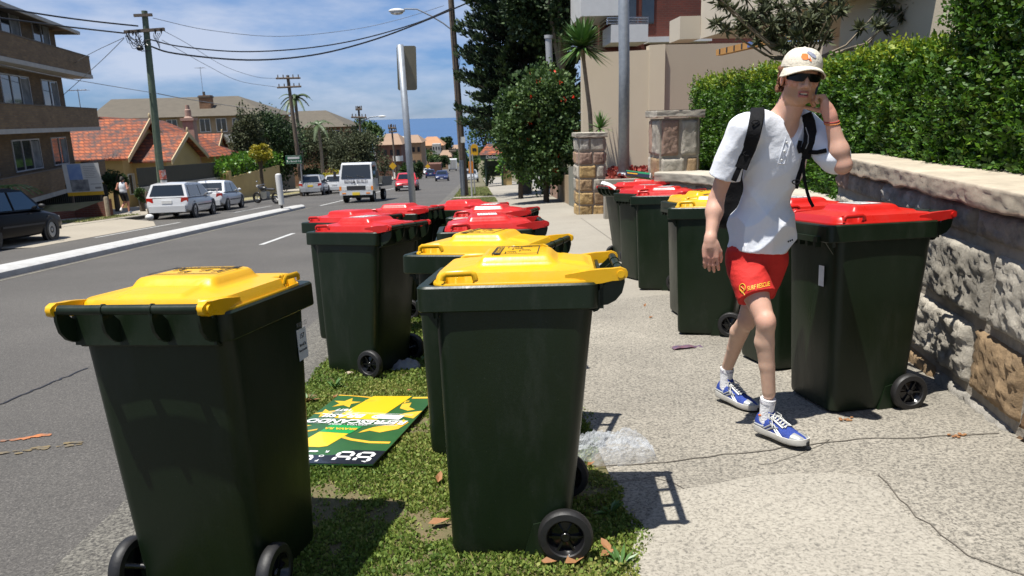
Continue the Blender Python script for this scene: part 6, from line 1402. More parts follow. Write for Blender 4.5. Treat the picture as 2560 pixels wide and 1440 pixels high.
# small white tray truck
def truck(loc, ang):
    t = thing('tray_truck', loc, 'white forward-cab tray truck with grey lettering coming up the road', 'truck'); t.rotation_euler = (math.atan(SLOPE), 0, ang); P_ = PAINT['white']   # local +Y is forward
    hw = .86; b = MB()
    secs = [(.0, .62, 1.98, .90), (.06, .60, 2.04, .97), (1.25, .60, 2.06, .97), (1.36, .60, 2.0, .96)]
    pr = [(-.0, .58), (-.0, 1.98), (.12, 2.06), (1.12, 2.04), (1.30, 1.94), (1.52, 1.22), (1.57, .95), (1.57, .58)]   # (y, z) side outline
    L_ = []
    for s_, k in ((-1, 1.), (-1, .94), (1, .94), (1, 1.)): pass
    def outline(x, sh): return [(x*(1-(.10 if z > 1.3 else .0)*(z-1.2)/.8*sh), y, z) for y, z in pr]
    b.loft([outline(-hw, 1), outline(-hw*.92, .6), outline(hw*.92, .6), outline(hw, 1)]); cab_ = part('cab', b, P_, t, 30)
    m_ = MB(); q = [(-.76, 1.525, 1.24), (.76, 1.525, 1.24), (.70, 1.318, 1.93), (-.70, 1.318, 1.93)]; m_.add([(x, y+.018, z) for x, y, z in q]+[(x, y-.02, z) for x, y, z in q], [(0, 1, 2, 3), (7, 6, 5, 4), (0, 4, 5, 1), (1, 5, 6, 2), (2, 6, 7, 3), (3, 7, 4, 0)]); part('windscreen', m_, MA['carglass'], t)
    m_ = MB()
    for x in (-.45, .12): m_.cyl((x, 1.55, 1.27), (x+.42, 1.51, 1.38), .012, n=5)
    part('wipers', m_, MA['trim'], t)
    for s_ in (-1, 1):
        m_ = MB(); m_.add([(s_*(hw+.006), .42, 1.28), (s_*(hw+.006), 1.38, 1.28), (s_*(hw*.94+.006), 1.20, 1.88), (s_*(hw*.94+.006), .42, 1.88)], [(0, 1, 2, 3) if s_ > 0 else (3, 2, 1, 0)]); part('side_window', m_, MA['carglass'], t)
        m_ = MB(); m_.cyl((s_*hw, 1.42, 1.2), (s_*(hw+.22), 1.52, 1.35), .015, n=5); m_.box(s_*(hw+.22)-.07, s_*(hw+.22)+.07, 1.50, 1.53, 1.22, 1.62); part('mirror', m_, MA['trim'], t)
        m_ = MB(); m_.box(s_*.62-.13, s_*.62+.13, 1.572, 1.60, .66, .82); part('headlamp', m_, MA['headlamp'], t)
        m_ = MB(); m_.box(s_*.82-.05, s_*.82+.05, 1.565, 1.592, .64, .84); part('indicator', m_, MA['amber'], t)
    m_ = MB(); m_.box(-.48, .48, 1.572, 1.590, .64, .86); part('grille', m_, MA['trim'], t)
    m_ = MB(); m_.box(-.84, .84, 1.55, 1.68, .40, .58); bp_ = part('bumper', m_, P_, t)
    for x in (-.62, .62): m_ = MB(); m_.box(x-.1, x+.1, 1.682, 1.69, .46, .52); part('fog_lamp', m_, MA['amber'], bp_)
    m_ = MB(); m_.box(-.19, .19, 1.682, 1.695, .40, .54); part('number_plate', m_, MA['plateyellow'], bp_)
    F4 = Matrix.Translation((0, 1.577, 1.08)) @ Matrix(((-1, 0, 0, 0), (0, 0, 1, 0), (0, 1, 0, 0), (0, 0, 0, 1)))
    text_part('lettering', 'BENJA\u25b2BUILD'.replace('\u25b2', ' '), .21, MA['greyletters'], cab_, F4, bold=.006)
    m_ = MB(); m_.prism([(-.06, -.07), (.06, -.07), (0, .07)], (.085, 1.592, 1.08), (-1, 0, 0), (0, 0, 1), (0, .004, 0)); part('emblem', m_, MA['ink'], cab_)
    text_part('lettering', 'CANTER', .09, MA['sticker'], cab_, Matrix.Translation((0, 1.593, .90)) @ Matrix(((-1, 0, 0, 0), (0, 0, 1, 0), (0, 1, 0, 0), (0, 0, 0, 1))), bold=.003, xs=1.5)
    m_ = MB(); m_.box(-1.02, 1.02, -2.9, -.12, .78, .90); m_.box(-1.04, -1.0, -2.9, -.12, .90, 1.30); m_.box(1.0, 1.04, -2.9, -.12, .90, 1.30); m_.box(-1.0, 1.0, -2.9, -2.86, .90, 1.30); m_.box(-.84, .84, -.16, -.12, .90, 1.55)
    part('tray', m_, MA['traygrey'], t)
    m_ = MB(); m_.box(-.40, .40, -2.8, 1.3, .52, .70); m_.box(-.62, .62, .4, 1.45, .24, .5); part('chassis', m_, MA['trim'], t)
    for y in (.92, -1.9):
        for s_ in (-1, 1): w_ = MB(); w_.lathe([(0, -.12), (.29, -.12), (.31, -.09), (.31, .09), (.29, .11), (.19, .11), (.18, .05), (0, .05)], (s_*.70, y, .31), (s_, 0, 0), 20); q = part('wheel', w_, MA['rubber'], t, 40); w_ = MB(); w_.lathe([(.18, .07), (.1, .09), (0, .09)], (s_*.70, y, .31), (s_, 0, 0), 12); part('rim', w_, MA['white'], q)
    return t
MA['greyletters'] = mat('grey_letters', (.20, .20, .22), .6); MA['traygrey'] = mat('tray_metal', (.16, .155, .14), .7, .2, col2=(.10, .10, .09), scale=5)
q = G(908, 507, RD); truck(cl(q[0]-.25, q[1]+1.9), R(176))
# far white box truck
q = G(1132, 428, RD); Y_ = 215; x_ = at(1132, 428, Y_)[0]; t = thing('box_truck', (x_, Y_, gz(x_, Y_)+RD), 'small distant white box truck at the end of the road', 'truck'); b = MB(); b.box(-1.2, 1.2, 0, 5, .6, 3.3); part('cargo_box', b, MA['white'], t); b = MB(); b.box(-1.05, 1.05, 5, 6.6, .5, 2.3); part('cab', b, MA['white'], t)
b = MB(); b.box(-1.1, 1.1, -.03, -.005, .45, .6); part('bumper', b, MA['trim'], t); b = MB(); b.box(-.9, -.03, -.03, -.005, .75, 3.1); b.box(.03, .9, -.03, -.005, .75, 3.1); part('rear_doors', b, MA['concrete_band'], t)
for y in (.9, 5.6):
    for s_ in (-1, 1): b = MB(); b.lathe([(0, -.15), (.42, -.15), (.42, .12), (0, .12)], (s_*.95, y, .42), (s_, 0, 0), 14); part('wheel', b, MA['rubber'], t)
# parked motorcycle
q = G(668, 508, RD+.04); t = thing('parked_motorcycle', (q[0]+.0, q[1], gz(q[0], q[1])+RD+.02), 'black motorcycle parked behind the white guide post', 'motorcycle', rotz=R(62)); 
for y in (-.68, .68): w_ = MB(); w_.lathe([(.22, -.05), (.30, -.05), (.32, 0), (.30, .05), (.22, .05), (.22, -.05)], (0, y, .32), (1, 0, 0), 20); q_ = part('wheel', w_, MA['rubber'], t); w_ = MB(); [w_.cyl((0, y, .32), (0, y+.23*math.cos(a), .32+.23*math.sin(a)), .012, n=4) for a in np.arange(5)*1.2566]; part('spokes', w_, MA['rim'], q_)
b = MB(); b.ball((0, .18, .82), (.15, .28, .15), 8); part('fuel_tank', b, MA['black'], t, 'all'); b = MB(); b.ball((0, -.32, .80), (.13, .36, .07), 8); part('seat', b, MA['trim'], t, 'all')
b = MB(); b.box(-.14, .14, -.15, .28, .32, .66); part('engine', b, MA['rim'], t); b = MB(); b.tube([(0, .68, .32), (0, .48, .92), (0, .44, 1.0)], .03, 6); b.tube([(-.34, .34, 1.05), (-.1, .44, 1.02), (.1, .44, 1.02), (.34, .34, 1.05)], .016, 6); b.tube([(0, -.68, .32), (0, -.2, .4), (0, .3, .6)], .03, 6); part('fork', b, MA['chrome'], t)
b = MB(); b.ball((0, .58, .95), (.09, .07, .1), 6); part('headlamp', b, MA['headlamp'], t, 'all'); b = MB(); b.cyl((.13, -.1, .32), (.14, -.85, .42), .04, n=8); part('exhaust', b, MA['chrome'], t, True)
b = MB(); b.cyl((-.28, .3, 1.05), (-.32, .28, 1.22), .008, n=4); b.ball((-.33, .28, 1.25), (.06, .02, .05), 5); part('mirror', b, MA['chrome'], t, True)
PBL, PBR, PTL = np.array([-1.16, 3.42]), np.array([-.545, 3.28]), np.array([-1.04, 4.50])
pe, pf = PBR-PBL, PTL-PBL; pw, ph = np.linalg.norm(pe), np.linalg.norm(pf)
# ================================================================ GRASS AND LITTER
def scatter(x0, x1, y0, y1, n, thr=.0, seed=0, f=1.9):
    P = []; rnd = np.random.default_rng(seed)
    while len(P) < n:
        x = rnd.uniform(x0, x1, 4000); y = rnd.uniform(y0, y1, 4000)
        for a, c in zip(x, y):
            v = mnoise.noise(Vector((a*f, c*f, seed)))+.5*mnoise.noise(Vector((a*f*3.1, c*f*3.1, seed+3)))+.25*mnoise.noise(Vector((a*f*9, c*f*9, seed+5)))
            if v > thr or rnd.random() < .10: P.append((a, c, v))
            if len(P) >= n: break
    return np.array(P)
XR = lambda y: .56+.04*np.sin(y*5.3)+.03*np.sin(y*13.1)
def turf(name, x0, x1, y0, y1, n, size, thr, seed, kind='grass', lab='', f=1.9, lift=.012, blades=0):
    Q = scatter(x0, x1, y0, y1, n, thr, seed, f); edge = Q[:, 0] < XR(Q[:, 1]) if x1 > .4 and y1 < 9 else np.ones(len(Q), bool); Q = Q[edge]
    if y0 < 5 and x1 > .4:
        uv = (Q[:, :2]-PBL)@np.array([pe/pw**2, pf/ph**2]).T; Q = Q[~((uv > .005).all(1) & (uv < .995).all(1))]
    z = np.array([vz(a, c) if y1 < 9 else gz(a, c) for a, c in Q[:, :2]]); n = len(Q)
    dens = np.clip((Q[:, 2]-thr)*1.6, 0, 1); P = np.stack([Q[:, 0], Q[:, 1], z+lift*RNG.uniform(0, 1, n)*(.4+dens)], 1)
    tone = np.clip(.45+.5*RNG.uniform(-.6, .6, n)+.45*np.array([mnoise.noise(Vector((a*1.4, c*1.4, 9))) for a, c in Q[:, :2]])-.12*dens, 0, 1)
    V, F_, T = leaf_arrays(P, np.tile([0, 0, .75], (n, 1)), size, spread=.75, asp=.42, tone=tone, fold=.3)
    if blades:
        q = Q[RNG.integers(0, n, blades)]; zz = np.array([vz(a, c) if y1 < 9 else gz(a, c) for a, c in q[:, :2]]); m_ = len(q)
        V2, F2, T2 = leaf_arrays(np.stack([q[:, 0]+RNG.normal(0, .01, m_), q[:, 1]+RNG.normal(0, .01, m_), zz], 1), np.tile([0, 0, 1.], (m_, 1)), size*1.7, spread=.45, asp=.07, tone=np.clip(RNG.uniform(.2, 1, m_), 0, 1))
        F2 = F2+len(V); V = np.concatenate([V, V2]); F_ = np.concatenate([F_, F2]); T = np.concatenate([T, T2])
    return solo(name, arr_mesh(name, V, F_, LM[kind], T), None, label=lab, cat='grass', kind='stuff')
turf('grass', -1.22, .62, 1.3, 4.9, 135000, .0145, -.36, 4, 'grass', 'low green clover and patchy grass on the verge round the nearest bins', lift=.016, blades=16000)
turf('grass', -1.22, .62, 4.9, 7.5, 30000, .020, -.35, 4, 'grass', 'patchy grass farther along the verge under the red-lidded bins', lift=.016, blades=5000)
turf('verge_grass', -1.2, .86, 24, 28.5, 15000, .032, -.5, 2, 'drygrass', 'dry grass strip before the paved crossing at the timber lamp pole', f=.9)
turf('verge_grass', -1.2, .86, 31.4, 36.4, 12000, .035, -.5, 2, 'drygrass', 'dry grass round the foot of the timber lamp pole', f=.9, blades=1500)
turf('verge_grass', -1.2, .8, 38.8, 56, 9000, .06, -.4, 2, 'drygrass', 'browned grass strip beyond the lamp pole', f=.6)
turf('lawn', -15.6, -14.2, 27.2, 32, 3500, .09, -.3, 2, 'drygrass', 'thin dry grass beside the driveway behind the parked hatchback', f=.6)
for (x, y, n_, lb_) in [(-1.0, 4.75, 26, 'leafy weed tuft just past the far edge of the poster'), (-1.12, 4.45, 20, 'weed tuft beside the left edge of the poster'), (-.45, 5.35, 12, 'small weed in front of the black wheel beyond the poster'), (.46, 2.32, 18, 'bright weed tuft at the footpath edge by the near black wheel'), (.5, 2.75, 14, 'weed tuft in the shadow behind the near black wheel')]:
    b = MB(); rnd = random.Random(int(x*100+y*10))
    for i in range(n_):
        a = rnd.uniform(0, 6.28); e = rnd.uniform(.25, 1.1); l = rnd.uniform(.05, .10); d = np.array([math.cos(a)*math.cos(e), math.sin(a)*math.cos(e), math.sin(e)]); s_ = np.array([-math.sin(a), math.cos(a), 0]); o = np.array([0, 0, 0.]); w_ = rnd.uniform(.006, .012)
        b.add([o, o+d*l*.55+s_*w_, o+d*l+(0, 0, -.01), o+d*l*.55-s_*w_], [(0, 1, 2, 3)])
    ob = solo('weed', mesh_of('weed', b, MA['yucca']), None, (x, y, vz(x, y)), lb_, 'weed', 'weeds in the verge')
# poster board
ex3 = Vector((pe[0]/pw, pe[1]/pw, 0)); ey3 = Vector((pf[0]/ph, pf[1]/ph, 0)); nrm = Vector((-CROSS, SLOPE, 1)).normalized()
ex3 = (ex3-nrm*ex3.dot(nrm)).normalized(); ey3 = nrm.cross(ex3)
tp = thing('poster_board', (PBL[0], PBL[1], gz(*PBL)+.034), 'green and yellow printed poster board lying face up on the grass', 'poster'); tp.rotation_euler = Matrix((ex3, ey3, nrm)).transposed().to_euler()
def pm(n_, c, rough=.3): return mat(n_, c, rough, coat=.35)
MA['pgreen'] = mat('poster_green', (.035, .12, .035), .35, col2=(.02, .07, .025), scale=5, contrast=.6); MA['pyellow'] = pm('poster_yellow', (.75, .50, .02)); MA['pgold'] = mat('poster_gold', (.78, .52, .05), .3, col2=(.6, .33, .02), scale=9, contrast=.4)
MA['pwhite'] = pm('poster_white', (.78, .78, .76)); MA['pblack'] = pm('poster_black', (.012, .014, .02)); MA['pbright'] = pm('poster_bright_green', (.02, .30, .07)); MA['porange'] = mat('poster_orange', (.70, .36, .03), .35, col2=(.75, .48, .05), scale=7)
def curl(x, y): return .010*(x/pw)**2*(1-y/ph)+.006*math.sin(x*6)*math.sin(y*4)
def flat_(poly, z, th=.0006):   # polygon in u (0..1 right), v (0..1 away)
    b = MB(); pts = [(u*pw, v*ph, z+curl(u*pw, v*ph)) for u, v in poly]; b.add(pts, [tuple(range(len(pts)))]); return b
b = MB(); nn_ = 10
top_ = [[(pw*i/nn_, ph*j/nn_) for j in range(nn_+1)] for i in range(nn_+1)]
vs = [(x, y, curl(x, y)) for r in top_ for x, y in r]+[(x, y, curl(x, y)-.005) for r in top_ for x, y in r]; M1 = (nn_+1)**2; fs = []
for i in range(nn_):
    for j in range(nn_): a = i*(nn_+1)+j; fs += [(a, a+nn_+1, a+nn_+2, a+1), (M1+a+1, M1+a+nn_+2, M1+a+nn_+1, M1+a)]
for i in range(nn_):
    a = i*(nn_+1); c = a+nn_+1; fs += [(a, M1+a, M1+c, c), (a+nn_, c+nn_, M1+c+nn_, M1+a+nn_)]; a, c = i, i+1; fs += [(a, c, M1+c, M1+a), (nn_*(nn_+1)+a, M1+nn_*(nn_+1)+a, M1+nn_*(nn_+1)+c, nn_*(nn_+1)+c)]
b.add(vs, fs); part('board', b, MA['pgreen'], tp)
def merge(polys, z):
    b = MB()
    for p_ in polys: q = flat_(p_, z); b.add(q.v, q.f)
    return b
def star(cx_, cy_, r, rot=0): return [(cx_+r*(1 if k % 2 == 0 else .42)*math.cos(rot+k*math.pi/5), cy_+r*.62*(1 if k % 2 == 0 else .42)*math.sin(rot+k*math.pi/5)) for k in range(10)]
part('stars', merge([star(.17, .86, .15, .3), star(.10, .68, .12, .8), star(.02, .47, .10, .2)], .0012), MA['pgold'], tp)
part('ribbons', merge([[(.0, .36), (.12, .375), (.22, .41), (.22, .43), (.12, .40), (0, .385)], [(.45, .33), (.62, .28), (.8, .255), (.97, .26), (.97, .285), (.8, .28), (.62, .305), (.45, .36)], [(.0, .985), (.1, .99), (.35, .965), (.35, .985), (.1, 1.), (0, 1.)], [(.78, .955), (1., .955), (1., .985), (.78, .985)]], .0014), MA['porange'], tp)
part('swirls', merge([[(.62, .38), (.70, .42), (.80, .40), (.93, .46), (.97, .56), (.90, .60), (.86, .52), (.78, .50), (.70, .47), (.64, .42)], [(.80, .66), (.98, .62), (1., .74), (.92, .72), (.86, .70)], [(.74, .86), (.82, .88), (.84, .80), (.92, .76), (.86, .74), (.76, .78)]], .0016), MA['porange'], tp)
part('glass_picture', merge([[(.20, .205), (.24, .19), (.42, .185), (.48, .20), (.55, .38), (.27, .40)], [(.24, .60), (.66, .58), (.76, 1.), (.36, 1.)]], .002), MA['pyellow'], tp)
part('highlight', merge([[(.30, .66), (.42, .66), (.50, .92), (.40, .92)]], .0024), mat('pale_yellow', (.85, .75, .35), .25), tp)
part('green_label', merge([[(.265, .385), (.555, .365), (.60, .47), (.30, .50)]], .0024), MA['pbright'], tp)
part('black_band', merge([[(0, 0), (1, 0), (1, .165), (0, .175)]], .0016), MA['pblack'], tp)
def seg8(u0, v0, wdt, hgt, off_='') :
    o = []; a, c, g = wdt, hgt, .012
    def P_(x, y): return (u0+x*a+y*.12*a*0, v0+y*c)
    H = lambda y: [P_(.10, y), P_(.24, y+.072), P_(.76, y+.072), P_(.90, y), P_(.76, y-.072), P_(.24, y-.072)]
    Vv = lambda x, y0, y1: [P_(x, y0+.03), P_(x+.11, y0+.11), P_(x+.11, y1-.11), P_(x, y1-.03), P_(x-.11, y1-.11), P_(x-.11, y0+.11)]
    S_ = {'t': H(.93), 'm': H(.5), 'b': H(.07), 'tl': Vv(.10, .5, .93), 'tr': Vv(.90, .5, .93), 'bl': Vv(.10, .07, .5), 'br': Vv(.90, .07, .5)}
    return [v for k, v in S_.items() if k not in off_.split()]
dg = MB()
for u0, of in ((.015, ''), (.185, ''), (.355, 'tr bl'), (.63, ''), (.80, '')):
    for poly in seg8(u0, .020, .145 if u0 != .355 else .11, .125, of): q = flat_(poly, .0022); dg.add(q.v, q.f)
part('price_digits', dg, MA['pwhite'], tp)
def ptext(body, size, u, v, m_, **k):
    x, y = u*pw, v*ph; return text_part('lettering', body, size, MA[m_], tp, Matrix.Translation((x, y, .0030+curl(x, y))) @ Matrix.Rotation(math.pi, 4, 'Z'), **k)
ptext('REFRESCANDO', .084, .50, .545, 'pwhite', bold=.003, shear=.2, xs=1.02); ptext('O  BRASIL', .080, .40, .635, 'pwhite', bold=.003, shear=.2, xs=1.1); ptext('1877', .05, .24, .735, 'pwhite', bold=.002)
ptext('BRAVA RA', .040, .43, .432, 'pgold', bold=.002); ptext('BRAVARIA', .062, .56, .90, 'pgold', bold=.002); ptext('CERVEJA - BIERE', .032, .45, .495, 'pwhite'); ptext('F', .034, .52, .035, 'pwhite', bold=.001); ptext('O', .034, .52, .085, 'pwhite', bold=.001); ptext('R', .034, .53, .135, 'pwhite', bold=.001)
part('rules', merge([[(.1, .585), (.9, .57), (.9, .573), (.1, .588)], [(.1, .515), (.9, .50), (.9, .503), (.1, .518)], [(.12, .685), (.95, .66), (.95, .663), (.12, .688)], [(.12, .70), (.95, .675), (.95, .678), (.12, .703)], [(.62, .60), (.86, .59), (.88, .655), (.64, .665)]], .0032), MA['pwhite'], tp)
# crumpled clear plastic wrap
def crumple(cx_, cy_, rx, ry, h, n=60, seed=1):
    b = MB(); vs = []; rnd = random.Random(seed)
    for i in range(n+1):
        for j in range(n+1):
            u, v = 2*i/n-1, 2*j/n-1; r = max(0, 1-(abs(u)**2.6+abs(v)**2.6)); q = mnoise.noise(Vector((u*3.1, v*3.1, seed)))+.6*abs(mnoise.noise(Vector((u*8, v*8, seed+1))))+.35*mnoise.noise(Vector((u*19, v*19, seed+2)))
            vs.append((cx_+rx*u*(1+.12*mnoise.noise(Vector((v*3, 2, seed)))), cy_+ry*v*(1+.2*mnoise.noise(Vector((u*3, 7, seed)))), max(.002, h*r**.45*(.75+.55*q))))
    b.add(vs, [(i*(n+1)+j, (i+1)*(n+1)+j, (i+1)*(n+1)+j+1, i*(n+1)+j+1) for i in range(n) for j in range(n)]); return b
m_ = mat('clear_plastic_wrap', (.75, .78, .82), .06, spec=.8); t_, b_ = nodes_of(m_); tn = t_.nodes.new('ShaderNodeBsdfTransparent'); mxn = t_.nodes.new('ShaderNodeMixShader'); mxn.inputs[0].default_value = .26; t_.links.new(tn.outputs[0], mxn.inputs[1]); t_.links.new(b_.outputs[0], mxn.inputs[2]); t_.links.new(mxn.outputs[0], t_.nodes['Material Output'].inputs[0])
n_ = t_.nodes.new('ShaderNodeTexVoronoi'); n_.inputs['Scale'].default_value = 26; bp_ = t_.nodes.new('ShaderNodeBump'); bp_.inputs['Strength'].default_value = .5; bp_.inputs['Distance'].default_value = .01; tcn = t_.nodes.new('ShaderNodeTexCoord'); t_.links.new(tcn.outputs['Object'], n_.inputs[0]); t_.links.new(n_.outputs['Distance'], bp_.inputs['Height']); t_.links.new(bp_.outputs[0], b_.inputs['Normal'])
MA['wrap'] = m_
q = G(1530, 1140); o = solo('plastic_wrap', mesh_of('plastic_wrap', crumple(0, 0, .21, .115, .115), MA['wrap']), None, (q[0], q[1], gz(q[0], q[1])+.003), 'crumpled clear plastic wrap lying on the footpath beside the nearest bin', 'plastic wrap'); o.rotation_euler = (0, 0, -.1)
MA['greyrag'] = mat('grey_paper', (.22, .22, .23), .7, col2=(.3, .3, .3), scale=9)
q = G(1016, 918); solo('crumpled_paper', mesh_of('crumpled_paper', crumple(0, 0, .10, .07, .06, 16, 3), MA['greyrag'], 'all'), None, (q[0], q[1], gz(q[0], q[1])+.004), 'small grey crumpled paper in the shadow beside the black wheel', 'paper')
q = G(874, 940); b = MB(); b.ball((0, 0, .015), (.035, .025, .02), 7); solo('pebble', mesh_of('pebble', b, MA['stone'], 'all'), None, (q[0], q[1], gz(q[0], q[1])), 'small pale stone on the grass by the red-lidded bin', 'stone')
MA['purple'] = mat('purple_flyer', (.085, .07, .12), .5, col2=(.16, .08, .10), scale=22, contrast=.25)
a_, c_ = G(1682, 874), G(1754, 866); d_ = (c_-a_); b = MB(); dn = d_/np.linalg.norm(d_); pn = np.array([-dn[1], dn[0], 0])*.065
b.grid(lambda u, v: tuple(a_*0+d_*u+pn*(v*2-1)*.5+np.array([0, 0, .010+.008*math.sin(u*5)+.004*math.sin(u*13)])), 10, 2)
b.grid(lambda u, v: tuple(d_*u+pn*(v*2-1)*.5+np.array([0, 0, .008+.008*math.sin(u*5)+.004*math.sin(u*13)])), 10, 2)
solo('flyer', mesh_of('flyer', b, MA['purple']), None, a_, 'folded dark purple flyer lying on the footpath', 'flyer')
# box and paper on the far lids
q = at(1596, 437, 10.7); t = thing('cardboard_box', q, 'flat green and white box resting on the red lids at the back', 'box', rotz=-.25); t.rotation_euler = (-.22, .12, -.35)
MA['boxgreen'] = mat('box_green', (.02, .30, .12), .5); MA['boxnavy'] = mat('box_navy', (.015, .02, .05), .5)
b = MB(); b.box(-.17, .17, -.10, .16, -.035, .035); part('carton', b, MA['boxgreen'], t); b = MB(); b.box(-.171, .171, -.104, -.10, -.037, .01); b.box(-.172, .0, -.106, -.02, -.036, .02); part('navy_band', b, MA['boxnavy'], t)
b = MB(); b.box(.17, .185, -.10, .16, -.034, .034); b.box(-.19, -.172, -.10, .04, -.038, -.01); part('white_edge', b, MA['sticker'], t); b = MB(); b.box(-.15, .0, -.110, -.106, -.01, .004); part('yellow_stripe', b, MA['busyellow'], t)
q = at(1522, 462, 9.6); b = MB(); b.grid(lambda u, v: (-.10+.2*u, -.05+.09*v, -.02*u+.02*math.sin(3*u)), 6, 2); solo('paper_sheet', mesh_of('paper_sheet', b, MA['sticker']), None, q, 'white paper draped over the edge of a red lid at the back', 'paper')
o = bpy.context.scene.objects['paper_sheet']; o.rotation_euler = (.3, .35, -.3)
# fallen leaves
MA['dryleaf'] = mat('dry_leaf', (.24, .10, .04), .7, col2=(.32, .17, .07), scale=30)
rnd = random.Random(12); leafl = []
def dryleaf(px, py, size, rot, label, dz=.012):
    q = G(px, py); b = MB(); w_ = size*.22
    pts = [(-size/2, 0, .0), (-size*.2, w_, .012), (size*.2, w_*.8, .008), (size/2, 0, .014), (size*.2, -w_*.8, .012), (-size*.2, -w_, .004)]
    b.add(pts+[(0, 0, -.002)], [(6, 1, 0), (6, 2, 1), (6, 3, 2), (6, 4, 3), (6, 5, 4), (6, 0, 5)]); o = solo('fallen_leaf', mesh_of('fallen_leaf', b, MA['dryleaf']), None, (q[0], q[1], gz(q[0], q[1])+dz), label, 'leaf', 'fallen leaves'); o.rotation_euler = (rnd.uniform(-.2, .2), rnd.uniform(-.2, .2), rot)
for (px, py, s_, r_, lb) in ((1098, 1318, .09, .2, 'brown curled leaf on the grass left of the nearest bin'), (1099, 1205, .07, 1.4, 'brown leaf touching the left edge of the nearest bin'), (1515, 1378, .07, 1.9, 'brown leaf on the clover right of the black wheel'), (1520, 1398, .07, .5, 'pale tan leaf below the upright one near the black wheel'), (1372, 1420, .06, -.4, 'reddish leaf in front of the black wheel'), (1440, 1412, .10, .5, 'thin brown leaf under the black wheel'), (1025, 985, .05, .3, 'brown leaf on the grass beyond the poster'), (840, 1000, .05, 1.1, 'brown leaf at the far edge of the poster'), (815, 1165, .12, .1, 'tan leaf lying on the near edge of the poster'), (775, 1010, .14, .12, 'long pale dry leaf left of the poster'), (1628, 795, .05, .4, 'small red leaf on the footpath beyond the nearest bin'), (1612, 765, .05, 1., 'tiny orange leaf on the footpath near the row of bins'), (1478, 1172, .05, .6, 'brown leaf at the edge of the clear plastic wrap')):
    dryleaf(px, py, s_, r_, lb, .022 if px < 1550 else .005)
for (px, py, lb) in ((2115, 1051, 'brown seed litter on the footpath in front of the nearest red-lidded bin'), (2395, 1092, 'scrap of orange-brown litter at the base of the stone wall')):
    q = G(px, py); b = MB()
    for i in range(9): b.ball((rnd.uniform(-.04, .04), rnd.uniform(-.02, .02), .006), (.010, .006, .005), 4)
    solo('seed_litter', mesh_of('seed_litter', b, MA['dryleaf']), None, (q[0], q[1], gz(q[0], q[1])+.002), lb, 'litter')
q = G(375, 552, RD); b = MB(); b.ball((0, 0, .12), (.16, .14, .12), 7); solo('plastic_bag', mesh_of('plastic_bag', b, MA['white'], 'all'), None, (q[0], q[1], gz(q[0], q[1])+RD+.02), 'small white plastic bag at the kerb behind the white hatchback', 'bag')
# ================================================================ PEOPLE
def V3(*a): return np.array(a, float)
class Sdf:
    """rounded cones and ellipsoids joined smoothly, evaluated on points"""
    def __init__(s): s.p = []; s.cut = []; s.sub = []; s.disp = None
    def cone(s, a, b, ra, rb, k=.03): s.p.append(('c', V3(*a), V3(*b), ra, rb, k)); return s
    def chain(s, pts, rs, k=.03):
        for i in range(len(pts)-1): s.cone(pts[i], pts[i+1], rs[i], rs[i+1], k)
        return s
    def ell(s, c, r, M=None, k=.03): s.p.append(('e', V3(*c), V3(*r), np.eye(3) if M is None else np.array(M), None, k)); return s
    @staticmethod
    def d1(q, P):
        if q[0] == 'c':
            a, b, ra, rb = q[1], q[2], q[3], q[4]; ab = b-a; L2 = ab@ab+1e-12; pa = P-a; t = np.clip((pa@ab)/L2, 0, 1)
            return np.linalg.norm(pa-t[:, None]*ab, axis=1)-(ra+(rb-ra)*t)
        l = (P-q[1])@q[3].T; k0 = np.linalg.norm(l/q[2], axis=1); k1 = np.linalg.norm(l/q[2]**2, axis=1)+1e-9; return k0*(k0-1)/k1
    def box(s, q, m):
        if q[0] == 'c': r = max(q[3], q[4]); return np.minimum(q[1], q[2])-r-m, np.maximum(q[1], q[2])+r+m
        r = max(q[2]); return q[1]-r-m, q[1]+r+m
    def ev(s, P):
        d = np.full(len(P), 1.)
        for q in s.p:
            lo, hi = s.box(q, .08); m_ = ((P > lo) & (P < hi)).all(1)
            if not m_.any(): continue
            e = s.d1(q, P[m_]); k = q[5]; a = d[m_]; h = np.clip(.5+.5*(e-a)/k, 0, 1); d[m_] = e*(1-h)+a*h-k*h*(1-h)
        return s.post(d, P)
    def post(s, d, P):
        if s.disp is not None: m_ = np.abs(d) < .06; d[m_] -= s.disp(P[m_])
        for q in s.sub: d = np.maximum(d, -s.d1(q, P))
        for (o, n, sel) in s.cut:
            c = (P-o)@n
            d = np.where(sel(P), np.maximum(d, c), d) if sel else np.maximum(d, c)
        return d
    def mesh(s, h):
        lo = np.min([s.box(q, .02)[0] for q in s.p], 0); hi = np.max([s.box(q, .02)[1] for q in s.p], 0); n = np.ceil((hi-lo)/h).astype(int)+1
        D = np.full(n, 1., np.float32)
        for q in s.p:
            a, c = s.box(q, .06); i0 = np.maximum(((a-lo)/h).astype(int), 0); i1 = np.minimum(((c-lo)/h).astype(int)+2, n)
            g = np.stack(np.meshgrid(*[lo[i]+h*np.arange(i0[i], i1[i]) for i in range(3)], indexing='ij'), -1); sh = g.shape[:3]; e = s.d1(q, g.reshape(-1, 3)).reshape(sh)
            w_ = D[i0[0]:i1[0], i0[1]:i1[1], i0[2]:i1[2]]; k = q[5]; hh = np.clip(.5+.5*(e-w_)/k, 0, 1); w_[...] = e*(1-hh)+w_*hh-k*hh*(1-hh)
        near = np.abs(D) < .07; ii = np.argwhere(near); P = lo+h*ii; D[near] = s.post(D[near].astype(float), P)
        return surfnet(D, lo, h)
